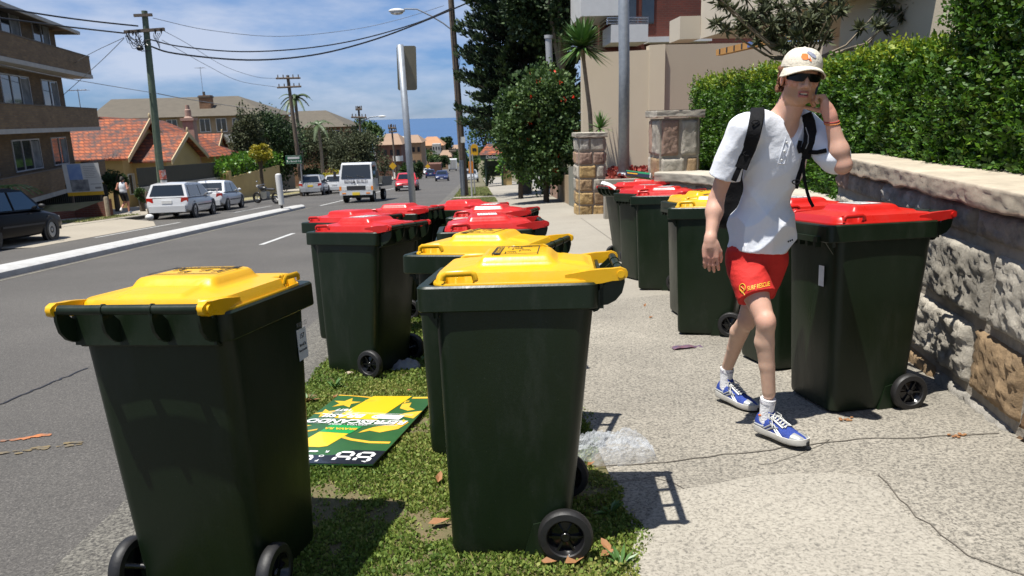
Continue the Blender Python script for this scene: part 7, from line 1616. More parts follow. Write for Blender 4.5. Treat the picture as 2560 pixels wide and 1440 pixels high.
def surfnet(D, lo, h):
    n = np.array(D.shape); neg = D < 0; c = np.zeros(n-1, np.int8)
    offs = [(i, j, k) for i in (0, 1) for j in (0, 1) for k in (0, 1)]
    for i, j, k in offs: c += neg[i:n[0]-1+i, j:n[1]-1+j, k:n[2]-1+k]
    act = (c > 0) & (c < 8); idx = np.argwhere(act); N_ = len(idx); ident = np.full(n-1, -1, np.int64); ident[act] = np.arange(N_)
    acc = np.zeros((N_, 3)); cnt = np.zeros(N_); val = {o: D[idx[:, 0]+o[0], idx[:, 1]+o[1], idx[:, 2]+o[2]] for o in offs}
    for a in offs:
        for ax in range(3):
            if a[ax] == 0:
                b_ = list(a); b_[ax] = 1; b_ = tuple(b_); va, vb = val[a], val[b_]; m_ = (va < 0) != (vb < 0); t = va[m_]/(va[m_]-vb[m_]); p = np.tile(np.array(a, float), (m_.sum(), 1)); p[:, ax] += t; acc[m_] += p; cnt[m_] += 1
    V = lo+h*(idx+acc/cnt[:, None]); Q = []
    for ax in range(3):
        u, v = (ax+1) % 3, (ax+2) % 3; s0 = [slice(None)]*3; s1 = [slice(None)]*3; s0[ax] = slice(0, n[ax]-1); s1[ax] = slice(1, n[ax])
        A = neg[tuple(s0)]; B = neg[tuple(s1)]; e = np.argwhere(A != B); e = e[(e[:, u] > 0) & (e[:, v] > 0) & (e[:, u] < n[u]-1) & (e[:, v] < n[v]-1)]
        sgn = A[tuple(e.T)]; q = []
        for du, dv in ((-1, -1), (0, -1), (0, 0), (-1, 0)): f = e.copy(); f[:, u] += du; f[:, v] += dv; q.append(ident[tuple(f.T)])
        q = np.stack(q, 1); q[~sgn] = q[~sgn][:, ::-1]; Q.append(q)
    Q = np.concatenate(Q); Q = Q[(Q >= 0).all(1)]; return V, Q
def smooth_mesh(V, Q, it=2, lam=.5):
    n = len(V)
    e = np.concatenate([Q[:, [0, 1]], Q[:, [1, 2]], Q[:, [2, 3]], Q[:, [3, 0]]]); i = np.concatenate([e[:, 0], e[:, 1]]); j = np.concatenate([e[:, 1], e[:, 0]]); deg = np.bincount(i, minlength=n)[:, None]+1e-9
    for _ in range(it):
        for l in (lam, -lam*1.02):
            s_ = np.stack([np.bincount(i, V[j, k], n) for k in range(3)], 1)/deg; V = V+l*(s_-V)
    return V
def sdf_part(name, sd, h, mt, parent, root, attr=None, it=2):
    V, Q = sd.mesh(h); V = smooth_mesh(V, Q, it); me = arr_mesh(name, V-np.array(root.location), Q, mt, attr(V) if attr else None, smooth=True); return part(name, me, None, parent)
def skinmat(name, sc=1.):
    m = mat(name, (.5, .28, .2), .52, spec=.35); t, b = nodes_of(m); a = t.nodes.new('ShaderNodeAttribute'); a.attribute_name = 'tone'; tc = t.nodes.new('ShaderNodeTexCoord'); n = t.nodes.new('ShaderNodeTexNoise'); n.inputs['Scale'].default_value = 38; n.inputs['Detail'].default_value = 6
    r = t.nodes.new('ShaderNodeMapRange'); r.inputs['To Min'].default_value = .88; r.inputs['To Max'].default_value = 1.12; h = t.nodes.new('ShaderNodeHueSaturation'); t.links.new(tc.outputs['Object'], n.inputs[0]); t.links.new(n.outputs[0], r.inputs[0]); t.links.new(r.outputs[0], h.inputs['Value']); t.links.new(a.outputs['Color'], h.inputs['Color']); t.links.new(h.outputs[0], b.inputs['Base Color'])
    b.inputs['Subsurface Weight'].default_value = .12; b.inputs['Subsurface Radius'].default_value = (.02, .008, .004); b.inputs['Subsurface Scale'].default_value = .5
    n2 = t.nodes.new('ShaderNodeTexNoise'); n2.inputs['Scale'].default_value = 160; bp = t.nodes.new('ShaderNodeBump'); bp.inputs['Strength'].default_value = .12; bp.inputs['Distance'].default_value = .003; t.links.new(tc.outputs['Object'], n2.inputs[0]); t.links.new(n2.outputs[0], bp.inputs['Height']); t.links.new(bp.outputs[0], b.inputs['Normal']); return m
MA['skin'] = skinmat('skin'); SK = np.array([.57, .335, .245])
def nz(a): a = V3(*a); return a/np.linalg.norm(a)
def fingers(sd, wr, d, n, s, curl, L=1., spread=.0, thumb=(.55, .35), tc=.5):
    """d wrist->knuckles, n palm normal, s towards the thumb"""
    d = nz(d); n = n-d*(n@d); n = nz(n); s = s-d*(s@d)-n*(s@n); s = nz(s)
    M = np.array([s, n, d]); sd.ell(wr+d*.050*L+n*.004, (.040*L, .016*L, .050*L), M, .02); sd.cone(wr-d*.01, wr+d*.03, .025*L, .026*L, .02); sd.cone(wr+d*.03*L+s*.018*L, wr+d*.082*L+s*.026*L, .014*L, .012*L, .015); sd.cone(wr+d*.03*L-s*.018*L, wr+d*.076*L-s*.026*L, .013*L, .011*L, .015)
    for i, (o, l) in enumerate(((.029, .074), (.0095, .083), (-.0100, .077), (-.0280, .060))):
        o *= L; l *= L; base = wr+d*(.088-.10*abs(o-.005))*L+s*o; dd = nz(d+s*spread*o*20); cu = curl[i] if hasattr(curl[0], '__len__') else curl; p = base; a = 0; r = .0088*L
        for f, c in zip((.46, .30, .24), cu): a += c; v = dd*math.cos(a)+n*math.sin(a); q = p+v*l*f; sd.cone(p, q, r, r*.92, .006); p = q; r *= .92
    b0 = wr+d*.022*L+s*.026*L+n*.006; v1 = nz(d*.62+s*thumb[0]+n*thumb[1]); b1 = b0+v1*.040*L; v2 = nz(d*.85+s*thumb[0]*.3+n*(thumb[1]+tc)); b2 = b1+v2*.031*L; v3 = nz(d*.9-s*.1+n*(thumb[1]+tc*1.5)); b3 = b2+v3*.024*L
    sd.cone(b0-v1*.006, b1, .0135*L, .0105*L, .014); sd.cone(b1, b2, .0105*L, .0092*L, .006); sd.cone(b2, b3, .0092*L, .0078*L, .006)

# ---- the walking man
rX = nz((-.93, -.36, 0)); fX = nz((.36, -.93, 0)); uX = V3(0, 0, 1)          # his right, forward, up
gm_ = gz(1.45, 3.6)
root = thing('person', (1.45, 3.66, gm_), 'man in cream cap, white shirt and red shorts walking, hand at his ear', 'person')
sh_r, sh_l = at(1850, 322, 3.50), at(2022, 318, 3.62)
el_r, wr_r = at(1790, 500, 3.60), at(1776, 600, 3.52)
el_l, wr_l = at(2106, 412, 3.36), at(2074, 286, 3.38)
neck0 = at(1952, 296, 3.575); headc = at(2001, 196, 3.47)
pel = at(1893, 632, 3.66); chest = at(1936, 392, 3.60); waist = at(1908, 530, 3.64)
hip_r, hip_l = pel+rX*.085+V3(0, 0, -.03), pel-rX*.085+V3(0, 0, -.03)
kn_r, an_r = at(1914, 806, 3.42), at(1922, 985, 3.44)
kn_l, an_l = at(1866, 800, 3.74), at(1818, 918, 4.02)
TR = np.array([rX, fX, uX])                                                   # torso frame rows
up_t = nz(neck0-pel); rT = nz(rX-up_t*(rX@up_t)); fT = np.cross(up_t, rT); fT = fT if fT@fX > 0 else -fT; TM = np.array([rT, fT, up_t])
def torso(sd, g=0., k=.05):
    sd.ell(chest+up_t*.035, (.150+g, .108+g, .175+g), TM, k); sd.ell(waist+up_t*.02, (.128+g, .094+g, .19+g), TM, k); sd.ell(pel+up_t*.03, (.152+g, .108+g, .13+g), TM, k)
    sd.cone(sh_r-rT*.035-up_t*.01, sh_l+rT*.035-up_t*.01, .056+g, .056+g, k)
    sd.cone(neck0-up_t*.02, (sh_r+neck0)/2+up_t*.005, .05+g, .05+g, k); sd.cone(neck0-up_t*.02, (sh_l+neck0)/2+up_t*.005, .05+g, .05+g, k)
body = Sdf(); torso(body, -.012)
def limb(sd, a, b, c, r, mid=None):   # r: 3 radii at joints plus bulges
    sd.cone(a, a+(b-a)*.4, r[0], r[1], .03); sd.cone(a+(b-a)*.4, b, r[1], r[2], .03); sd.cone(b, b+(c-b)*.28, r[2], r[3], .025); sd.cone(b+(c-b)*.28, c, r[3], r[4], .03)
limb(body, sh_r, el_r, wr_r, (.049, .044, .035, .038, .0245)); limb(body, sh_l, el_l, wr_l, (.049, .043, .036, .040, .0255))
body.ell(el_l+nz(el_l-(sh_l+wr_l)/2)*.006, (.032, .032, .032), None, .02)
def leg(sd, hp, kn, an, k=.03):
    ax = nz(an-kn); back = -fX-ax*((-fX)@ax); back = nz(back); sd.cone(hp, hp+(kn-hp)*.45, .078, .074, k); sd.cone(hp+(kn-hp)*.45, kn+(hp-kn)*.08, .068, .048, .018); sd.ell(kn-back*.008, (.042, .043, .055), None, .018)
    sd.cone(kn, kn+(an-kn)*.28+back*.016, .042, .0445, .016); sd.cone(kn+(an-kn)*.28+back*.016, kn+(an-kn)*.60+back*.008, .0445, .035, .016); sd.cone(kn+(an-kn)*.60+back*.006, an, .035, .030, .014); sd.cone(kn-back*.010, kn+(an-kn)*.95-back*.004, .030, .026, .016)
leg(body, hip_r, kn_r, an_r); leg(body, hip_l, kn_l, an_l)
# head frame
Hf = nz((-.12, -.99, -.05)); Hu = nz(V3(.10, .03, 1)-Hf*(V3(.10, .03, 1)@Hf)); Hr = np.cross(Hf, Hu); Hr = Hr if Hr@rX > 0 else -Hr; HM = np.array([Hr, Hf, Hu])
hp = lambda r, f, u: headc+Hr*r+Hf*f+Hu*u
body.cone(neck0-up_t*.05, hp(0, -.02, -.055), .066, .056, .03); body.cone(neck0-up_t*.03+fT*.03, hp(.0, .015, -.085), .045, .035, .03)
body.ell(hp(0, -.015, .035), (.074, .094, .086), HM, .03); body.ell(hp(0, .028, -.03), (.061, .062, .082), HM, .025); body.ell(hp(0, .040, -.083), (.044, .044, .030), HM, .022); body.ell(hp(0, .068, -.103), (.021, .019, .016), HM, .018)
for s_ in (-1, 1):
    body.ell(hp(s_*.044, .056, -.018), (.021, .018, .018), HM, .02); body.ell(hp(s_*.045, .018, -.066), (.017, .034, .028), HM, .025)
    body.ell(hp(s_*.079, -.008, -.008), (.008, .019, .031), HM, .010); body.ell(hp(s_*.013, .097, -.036), (.0085, .010, .0075), HM, .006)
body.cone(hp(0, .086, .012), hp(0, .109, -.030), .0085, .0115, .010); body.ell(hp(0, .080, .026), (.045, .014, .011), HM, .014)
body.ell(hp(0, .090, -.0610), (.023, .0095, .0052), HM, .006); body.ell(hp(0, .087, -.0765), (.020, .0100, .0062), HM, .006)
body.ell(hp(0, .076, -.090), (.022, .012, .010), HM, .014)
mouth = ('e', hp(0, .101, -.0685), V3(.017, .012, .0034), HM)
# hands
fingers(body, wr_r, nz(V3(.02, -.10, -1)), V3(.35, .85, .1), V3(.95, -.30, .05), (.28, .35, .25), 1.02, .1, (.28, .18), .15)
fingers(body, wr_l, nz(at(2049, 222, 3.42)-wr_l), V3(-.85, .25, -.35), V3(-.1, .95, .25), ((.95, 1.35, .7), (1.1, 1.35, .7), (1.2, 1.35, .7), (1.25, 1.35, .8)), 1.0, 0, (.35, .75), .35)
body.sub = [mouth]
def skincol(P):
    C = np.tile(SK, (len(P), 1)); L_ = (P-headc)@HM.T; rr, ff, uu = L_.T; head = np.linalg.norm(L_, axis=1) < .16
    jag = .012*np.sin(P[:, 0]*190+P[:, 2]*70)*np.sin(P[:, 2]*160+P[:, 1]*90); be = head & (uu < -.028+jag-.35*np.maximum(0, ff-.03)*0) & (ff > -.02) & (uu > -.125) & ~((np.abs(rr) < .03) & (uu > -.052+jag*.3)) & (ff > .0+jag)
    C[be] = np.array([.47, .26, .155]); mus = head & (np.abs(rr) < .032) & (uu < -.048) & (uu > -.058) & (ff > .07); C[mus] = np.array([.49, .27, .17])
    lip = head & (np.abs(rr) < .024) & (uu < -.055) & (uu > -.083) & (ff > .082); C[lip] = np.array([.44, .15, .12])
    inn = head & (np.abs(rr) < .019) & (np.abs(uu+.0685) < .0048) & (ff > .080); C[inn] = np.array([.10, .03, .03]); th = inn & (uu > -.0690) & (np.abs(rr) < .013); C[th] = (.6, .56, .48)
    red = head & (uu < .0) & (uu > -.04) & (np.abs(rr) > .03); C[red] = C[red]*np.array([1.05, .88, .85])
    for c, r in ((el_l, .05), (kn_r, .06), (kn_l, .06), (wr_r-V3(0, 0, .1), .08), (wr_l, .09)):
        w_ = np.clip(1-np.linalg.norm(P-c, axis=1)/r, 0, 1)[:, None]; C = C*(1-w_*.35*np.array([0, .75, .75]))
    legm = P[:, 2] < gm_+.62; C[legm] = C[legm]*np.array([1.02, 1.12, 1.12]); return C
sdf_part('body', body, .0042, MA['skin'], root, root, skincol, 2)
# shirt
def waves(P, f, dirs, sd_=0):
    o = np.zeros(len(P))
    for i, (d, k, a) in enumerate(dirs): q = P@nz(d); w2 = .5*np.sin(P@np.roll(nz(d), 1)*k*.35+i*1.7+sd_); o += a*(1.15-1.9*np.abs(np.sin(.5*(q*k+w2*3.0+i*2.1+sd_))))*(.6+.4*np.sin(P[:, 2]*9+i))
    return o
shirt = Sdf(); torso(shirt, .009, .055)
shirt.ell(pel+up_t*.115+fT*.0, (.178, .140, .17), TM, .06); shirt.ell(chest-up_t*.05+fT*.012, (.150, .110, .2), TM, .05)
hs_r = sh_r+(el_r-sh_r)*.66; hs_l = sh_l+(el_l-sh_l)*.62
shirt.cone(sh_r-rT*.01, hs_r+nz(el_r-sh_r)*.06, .066, .078, .04); shirt.cone(sh_l+rT*.01, hs_l+nz(el_l-sh_l)*.06, .066, .077, .035)
dr, dl = nz(el_r-sh_r), nz(el_l-sh_l)
hem = at(1893, 632, 3.55)
farR = lambda P: ((P-sh_r)@dr > .02) & ((P-(chest))@rT > .16)
farL = lambda P: ((P-sh_l)@dl > .02) & ((P-(chest))@(-rT) > .15)
hemn = nz(-up_t+fT*.10+rT*.07)
shirt.cut = [(hs_r, dr, farR), (hs_l, dl, farL), (hem, hemn, lambda P: (P[:, 2] < chest[2]-.15))]
shirt.sub = [('c', neck0-up_t*.025, hp(0, 0, -.05), .064, .070), ('c', neck0+fT*.09-up_t*.018, neck0+fT*.115-up_t*.10, .050, .010), ('e', neck0+up_t*.045, V3(.10, .10, .05), TM)]
def fold(P):
    low = np.clip((chest[2]+.12-P[:, 2])/.3, .38, 1); d = waves(P, 0, [((.75, -.2, .55), 34, .0040), ((-.5, .2, .9), 52, .0026), ((.95, .1, .15), 27, .0034), ((-.8, .1, .9), 74, .0014)])
    return d*low*2.7
shirt.disp = fold
MA['shirt'] = mat('white_cotton', (.74, .76, .80), .85, col2=(.70, .72, .765), scale=6, contrast=.6, bump=.15, bscale=42, spec=.2)
sdf_part('shirt', shirt, .0046, MA['shirt'], root, root, None, 1)
# shorts
shorts = Sdf(); shorts.ell(pel+up_t*.01, (.156, .118, .14), TM, .05)
tr_, tl_ = hip_r+(kn_r-hip_r)*.80, hip_l+(kn_l-hip_l)*.72
shorts.cone(hip_r-up_t*.01-rT*.004, tr_, .095, .094, .04); shorts.cone(hip_l-up_t*.01, tl_, .095, .092, .04)
hr_ = at(1890, 729, 3.44); hd = nz(kn_r-hip_r); hl_ = hip_l+(kn_l-hip_l)*.55; hd2 = nz(kn_l-hip_l)
hr_ = hip_r+hd*((hr_-hip_r)@hd)
nearR = lambda P: np.linalg.norm(P-(hip_r+hd*np.clip((P-hip_r)@hd, 0, .5)[:, None]), axis=1) < np.linalg.norm(P-(hip_l+hd2*np.clip((P-hip_l)@hd2, 0, .5)[:, None]), axis=1)
shorts.cut = [(hr_, hd, nearR), (hl_, hd2, lambda P: ~nearR(P))]
shorts.disp = lambda P: waves(P, 0, [((.3, .4, 1.), 60, .0032), ((-.6, .3, 1), 46, .0034), ((1, .1, .2), 55, .0018), ((-.3, .2, 1.2), 110, .0010)], 1.3)
MA['shorts'] = mat('red_shorts_cloth', (.56, .030, .024), .75, col2=(.48, .024, .020), scale=7, contrast=.6, bump=.2, bscale=60, spec=.25)
sp_ = sdf_part('shorts', shorts, .0046, MA['shorts'], root, root, None, 1)
def hit(px, py, sds, lift=0., t0=2.6, t1=4.6):
    d = ray(px, py); d = d/np.linalg.norm(d); t = t0
    for _ in range(160):
        P = (CO+d*t)[None]; e = min(float(s_.ev(P)[0]) for s_ in sds)
        if e < .0012: break
        t += max(.0012, min(.05, e*.8))
        if t > 6: return None
    return CO+d*(t-lift)
def on_shorts(me, fn):
    for v in me.vertices:
        px, py = fn(v.co.x, v.co.y); q = hit(px, py, [shorts], .003)
        if q is None: q = hit(px-4, py-3, [shorts], .003)
        if q is not None: v.co = Vector(q-np.array(root.location))
MA['shortsyellow'] = mat('yellow_print', (.72, .42, .03), .6)
me = text_mesh('SURF RESCUE', 1., MA['shortsyellow'], align='LEFT', bold=.012); wt = max(v.co.x for v in me.vertices)
on_shorts(me, lambda x, y: (1866+x/wt*57+2, 722-x/wt*13-y*16)); part('lettering', me, None, sp_)
b = MB(); pts = [(1856+7.5*math.cos(a), 719-9*math.sin(a)*1.1) for a in np.linspace(0, 2*math.pi, 14)]; b.tube([hit(x, y, [shorts], .003)-np.array(root.location) for x, y in pts], .0022, 5)
for (x0, y0, x1_, y1_) in ((1852, 716, 1860, 724), (1857, 730, 1862, 738), (1852, 724, 1856, 733)): b.tube([hit(x0, y0, [shorts], .003)-np.array(root.location), hit(x1_, y1_, [shorts], .003)-np.array(root.location)], .002, 5)
part('badge', b, MA['shortsyellow'], sp_)
# collar, placket, buttons and hem print lie on the shirt
def onshirt(pts, r, name, m_, flat=None, par=None, sds=None, lift=.003, n=6):
    q = [hit(x, y, sds or [shirt], lift) for x, y in pts]; q = [p-np.array(root.location) for p in q if p is not None]; b = MB(); b.tube(q, r, n, flat=flat); return part(name, b, m_, par or root, True)
shp = [o for o in root.children if o.name.startswith('shirt')][0]
MA['shirtedge'] = mat('white_ribbing', (.70, .72, .77), .85)
def curve(pts, n=5):
    o = []
    for i in range(len(pts)-1):
        a, c = V3(*pts[i]), V3(*pts[i+1]); o += [tuple(a+(c-a)*k/n) for k in range(n)]
    return o+[pts[-1]]
bs = [shirt, body]
for dx in (-8, 8): onshirt(curve([(1973+dx, 342), (1964+dx, 372), (1953+dx, 408)]), .0014, 'placket_seam', MA['shirtedge'], par=shp, lift=.002)
onshirt(curve([(1945, 408), (1961, 410)]), .0022, 'placket_seam', MA['shirtedge'], par=shp, lift=.002)
for x, y in ((1967, 356), (1961, 378), (1954, 400)):
    q = hit(x, y, [shirt], .003)-np.array(root.location); b = MB(); b.ball(q, (.0055, .003, .0055), 6); part('button', b, MA['sticker'], shp, 'all')
for k, x in enumerate((1971, 1976, 1981)): 
    q = hit(x, 604-k*2, [shirt], .002); 
    if q is not None: b = MB(); b.ball(q-np.array(root.location), (.0045, .003, .0045), 5); part('print', b, MA['ink'], shp, 'all')
# backpack: pack behind him and straps over both shoulders
bpt = thing('backpack', tuple(chest-fT*.2-V3(0, 0, .2)), 'black backpack worn by the walking man, straps over both shoulders', 'backpack')
MA['nylon'] = mat('black_nylon', (.006, .006, .007), .75, col2=(.011, .011, .012), scale=30, bump=.2, bscale=90, spec=.15); MA['webbing'] = mat('black_webbing', (.007, .007, .008), .8, spec=.15)
pack = Sdf(); pc = chest-fT*.185-up_t*.05
pack.ell(pc+up_t*.10, (.13, .085, .13), TM, .06); pack.ell(pc-up_t*.08, (.145, .10, .15), TM, .06); pack.ell(pc-up_t*.16+rT*.02, (.13, .085, .10), TM, .05); pack.ell(pc-up_t*.26+rT*.06, (.11, .08, .10), TM, .05); pack.cone(pc+rT*.09-up_t*.12, pc+rT*.11+up_t*.02, .05, .04, .04)
pack.disp = lambda P: waves(P, 0, [((0, .3, 1), 50, .003), ((1, .2, .5), 70, .002)])
V_, Q_ = pack.mesh(.007); part('pack', arr_mesh('pack', smooth_mesh(V_, Q_, 2)-np.array(bpt.location), Q_, MA['nylon'], smooth=True), None, bpt)
def strap(pts, wd, name, m_=None, sds=None, lift=.008, thick=.006, label=None):
    W_ = [hit(x, y, sds or [shirt], lift) for x, y in pts]; W_ = [q for q in W_ if q is not None]; b = MB(); rings = []
    for i, q in enumerate(W_):
        t = nz(W_[min(i+1, len(W_)-1)]-W_[max(i-1, 0)]); v = nz(CO-q); n_ = nz(v-t*(v@t)); s_ = np.cross(t, n_); w_ = wd[i] if hasattr(wd, '__len__') else wd
        rings.append([q-s_*w_*.5-n_*thick*.3, q-s_*w_*.42+n_*thick*.6, q+s_*w_*.42+n_*thick*.6, q+s_*w_*.5-n_*thick*.3])
    off = np.array(bpt.location); b.loft([[p-off for p in r] for r in rings]); return part(name, b, m_ or MA['nylon'], bpt, True)
s1 = curve([(1894, 268), (1893, 285), (1889, 310), (1882, 340), (1872, 370), (1860, 396), (1850, 420)], 3)
o_s = strap(s1, .066, 'shoulder_strap', lift=.012, thick=.016)
s2 = curve([(1858, 398), (1846, 424), (1834, 452), (1826, 472)], 3); strap(s2, .026, 'webbing_strap', MA['webbing'], lift=.010)
s3 = curve([(2014, 286), (2022, 305), (2026, 330), (2024, 356), (2016, 378), (2010, 396)], 3); strap(s3, .056, 'shoulder_strap', lift=.012, thick=.016)
s4 = curve([(2010, 392), (2003, 420), (1995, 445), (1990, 470)], 3); strap(s4, .022, 'webbing_strap', MA['webbing'], lift=.010)
s5 = curve([(1998, 372), (2020, 380), (2042, 381), (2066, 376)], 3); strap(s5, .020, 'webbing_strap', MA['webbing'], lift=.012)
s6 = curve([(2001, 352), (1997, 368), (2001, 382)], 2); strap(s6, .018, 'webbing_strap', MA['webbing'], lift=.012)
q0 = hit(2008, 400, [shirt], .02); pts = [q0] + [at(x, y, q0[1]-.01) for x, y in ((2009, 425), (2012, 455), (2018, 480), (2024, 500), (2033, 517))]; b = MB(); b.tube([p-np.array(bpt.location) for p in pts], .008, 6, flat=(1.0, .35)); part('loose_strap', b, MA['webbing'], bpt, True)
MA['greyedge'] = mat('grey_piping', (.28, .28, .28), .6)
for pth in (curve([(1899, 320), (1893, 340), (1886, 352), (1880, 372)], 3), curve([(2014, 318), (2021, 340), (2020, 358), (2014, 372)], 3)):
    q = [hit(x, y, [shirt], .030) for x, y in pth]; b = MB(); b.tube([p-np.array(bpt.location) for p in q], .0024, 5); part('piping', b, MA['greyedge'], bpt)
for (x, y) in ((1889, 306), (1868, 384), (1990, 455)):
    q = hit(x, y, [shirt], .030)-np.array(bpt.location); b = MB(); b.tube([q+CR*.018*math.cos(a)+CU*.010*math.sin(a) for a in np.linspace(0, 2*math.pi, 13)], .0028, 5); part('buckle', b, MA['webbing'], bpt)
# cap
cp = thing
capc = MB(); Rr_, Rf_, Ru_ = .089, .108, .096
def dome(u, v):   # u around, v 0 rim -> 1 top
    a = 2*math.pi*u; e = v*math.pi/2; z = math.sin(e)**.95; k = math.cos(e)**.75
    if v <= 0: z = -.03; k = 1.0
    return hp(Rr_*k*math.cos(a), -.012+Rf_*k*math.sin(a), .050-.020*max(0, -math.sin(a))*(1-v)+Ru_*z*.90+.022*math.cos(e)*math.sin(a)*0)
capc.grid(lambda u, v: tuple(dome(u, v)-np.array(root.location)), 40, 14)
MA['cap'] = mat('cream_cotton', (.66, .61, .50), .9, col2=(.60, .55, .45), scale=14, contrast=.6, bump=.3, bscale=70); MA['capunder'] = mat('cap_underside', (.45, .42, .34), .9)
cap_ = part('cap', capc, MA['cap'], root, 'all')
br = MB()
def brim(u, v, o):
    a = math.pi*(.5+(u-.5)*.92); rr_ = 1+v*.0; r0, f0 = Rr_*.99*math.cos(a), -.012+Rf_*.99*math.sin(a); ex_ = .070*math.sin(math.pi*u)**.5*v; curve_ = -4.6*r0*r0*(.35+.65*v)
    return hp(r0*(1+.08*v), f0+ex_, .050+curve_-.012*v*v+o)
br.grid(lambda u, v: tuple(brim(u, v, .003)-np.array(root.location)), 24, 8); br.grid(lambda u, v: tuple(brim(1-u, v, -.002)-np.array(root.location)), 24, 8)
ed = [brim(i/24, 1, .0005)-np.array(root.location) for i in range(25)]; br.tube(ed, .0032, 6); part('brim', br, MA['cap'], cap_, 50)
b = MB(); b.ball(dome(0, 1)-np.array(root.location), (.007, .007, .004), 6); part('top_button', b, MA['cap'], cap_, 'all')
def capmark(pts, name, m_, lift=.0022):   # pts: (angle deg from right round to front, v)
    b = MB(); P = []
    for a, v in pts: q = dome(a/360, v); n_ = nz(q-hp(0, -.012, .03)); P.append(q+n_*lift-np.array(root.location))
    c = sum(P)/len(P); c = c+nz(c+np.array(root.location)-hp(0, -.012, .03))*.0012; n = len(P); b.add(P+[c], [(i, (i+1) % n, n) for i in range(n)]); part(name, b, m_, cap_)
MA['logoorange'] = mat('orange_embroidery', (.80, .17, .02), .7); MA['logogrey'] = mat('grey_embroidery', (.25, .26, .33), .7)
capmark([(66, .42), (78, .43), (88, .36), (92, .27), (96, .16), (91, .17), (86, .24), (80, .20), (70, .21), (64, .30)], 'orange_emblem', MA['logoorange'])
capmark([(52, .34), (60, .42), (68, .46), (70, .40), (66, .30), (58, .26), (50, .28)], 'grey_emblem', MA['logogrey'], .0020) if 0 else capmark([(112, .34), (104, .44), (94, .52), (84, .55), (80, .47), (88, .40), (98, .30), (108, .28)], 'grey_emblem', MA['logogrey'], .0026)
capmark([(84, .36), (88, .36), (89, .24), (86, .24)], 'white_emblem', MA['sticker'], .0040)
# hair
hair = Sdf(); hair.ell(hp(0, -.030, .012), (.083, .092, .078), HM, .02); rnd = random.Random(3)
for i in range(130):
    a = rnd.uniform(-.62, math.pi+.62)+math.pi; u_ = rnd.uniform(-.062, .048); r_ = .082+rnd.uniform(-.004, .006); back = math.sin(a)
    if u_ < -.02 and back > -.25: continue
    hair.ell(hp(r_*math.cos(a), -.018+.104*back*(1 if back < 0 else .45), u_), [rnd.uniform(.009, .015)]*3, HM, .008)
hair.cut = [(hp(0, .036, 0), Hf, None), (hp(0, 0, .075), Hu, None)]
hair.sub = [('e', hp(.079, .004, -.012), V3(.022, .026, .036), HM), ('e', hp(-.079, .004, -.012), V3(.022, .026, .036), HM), ('e', hp(0, .05, -.05), V3(.085, .062, .075), HM)]
MA['hair'] = mat('reddish_brown_hair', (.13, .05, .020), .6, col2=(.24, .10, .040), scale=60, contrast=.4, bump=.9, bscale=150)
sdf_part('hair', hair, .0042, MA['hair'], root, root, None, 0)
# sunglasses
g = MB()
def lens(u, v, o): 
    a = R(-66+132*u); nz_ = abs(u-.5); lo = -.013-.006*math.sin(math.pi*min(1, nz_*2.6))+(.020*max(0, 1-nz_/.075) if nz_ < .075 else 0); hi = .017-.006*abs(nz_*2)**2
    return hp(.0835*math.sin(a)*1.0, .0+.1015*math.cos(a)**.85 if math.cos(a) > 0 else 0, lo+(hi-lo)*v+.004)+Hf*o
g.grid(lambda u, v: tuple(lens(u, v, .004)-np.array(root.location)), 40, 4); g.grid(lambda u, v: tuple(lens(1-u, v, .0)-np.array(root.location)), 40, 4)
MA['shades'] = mat('black_sunglasses', (.003, .003, .004), .2, spec=.25); sg_ = part('sunglasses', g, MA['shades'], root, 'all')
for s_ in (-1, 1): b = MB(); b.tube([hp(s_*.078, .040, .012)-np.array(root.location), hp(s_*.083, .01, .010)-np.array(root.location), hp(s_*.082, -.02, .006)-np.array(root.location)], .0035, 6, flat=(1.6, .7)); part('temple_arm', b, MA['shades'], sg_, True)
# phone held to the ear, wristband
ph_ = thing('mobile_phone', tuple(at(2036, 232, 3.45)), 'thin dark phone held to the ear of the walking man', 'phone'); d_ = nz(at(2056, 195, 3.46)-at(2034, 268, 3.42)); b = MB(); b.obox((0, 0, 0), nz(np.cross(d_, CR))*.016, d_*.045, nz(np.cross(d_, np.cross(d_, CR)))*.006); part('casing', b, MA['black'], ph_)
dW = nz(wr_l-el_l); e1 = nz(np.cross(dW, (0, 1., 0))); e2 = np.cross(dW, e1)
for k, (o, m_) in enumerate(((.020, mat('red_cord', (.35, .04, .03), .7)), (.030, mat('orange_cord', (.65, .22, .05), .7)))):
    b = MB(); c = wr_l-dW*(o+.012); tl = .4; b.tube([c+e1*.031*math.cos(a)+e2*.031*math.sin(a)+dW*.010*math.cos(a+1) - np.array(root.location) for a in np.linspace(0, 2*math.pi, 22)], .0026, 6); part('wristband', b, m_, root, True)
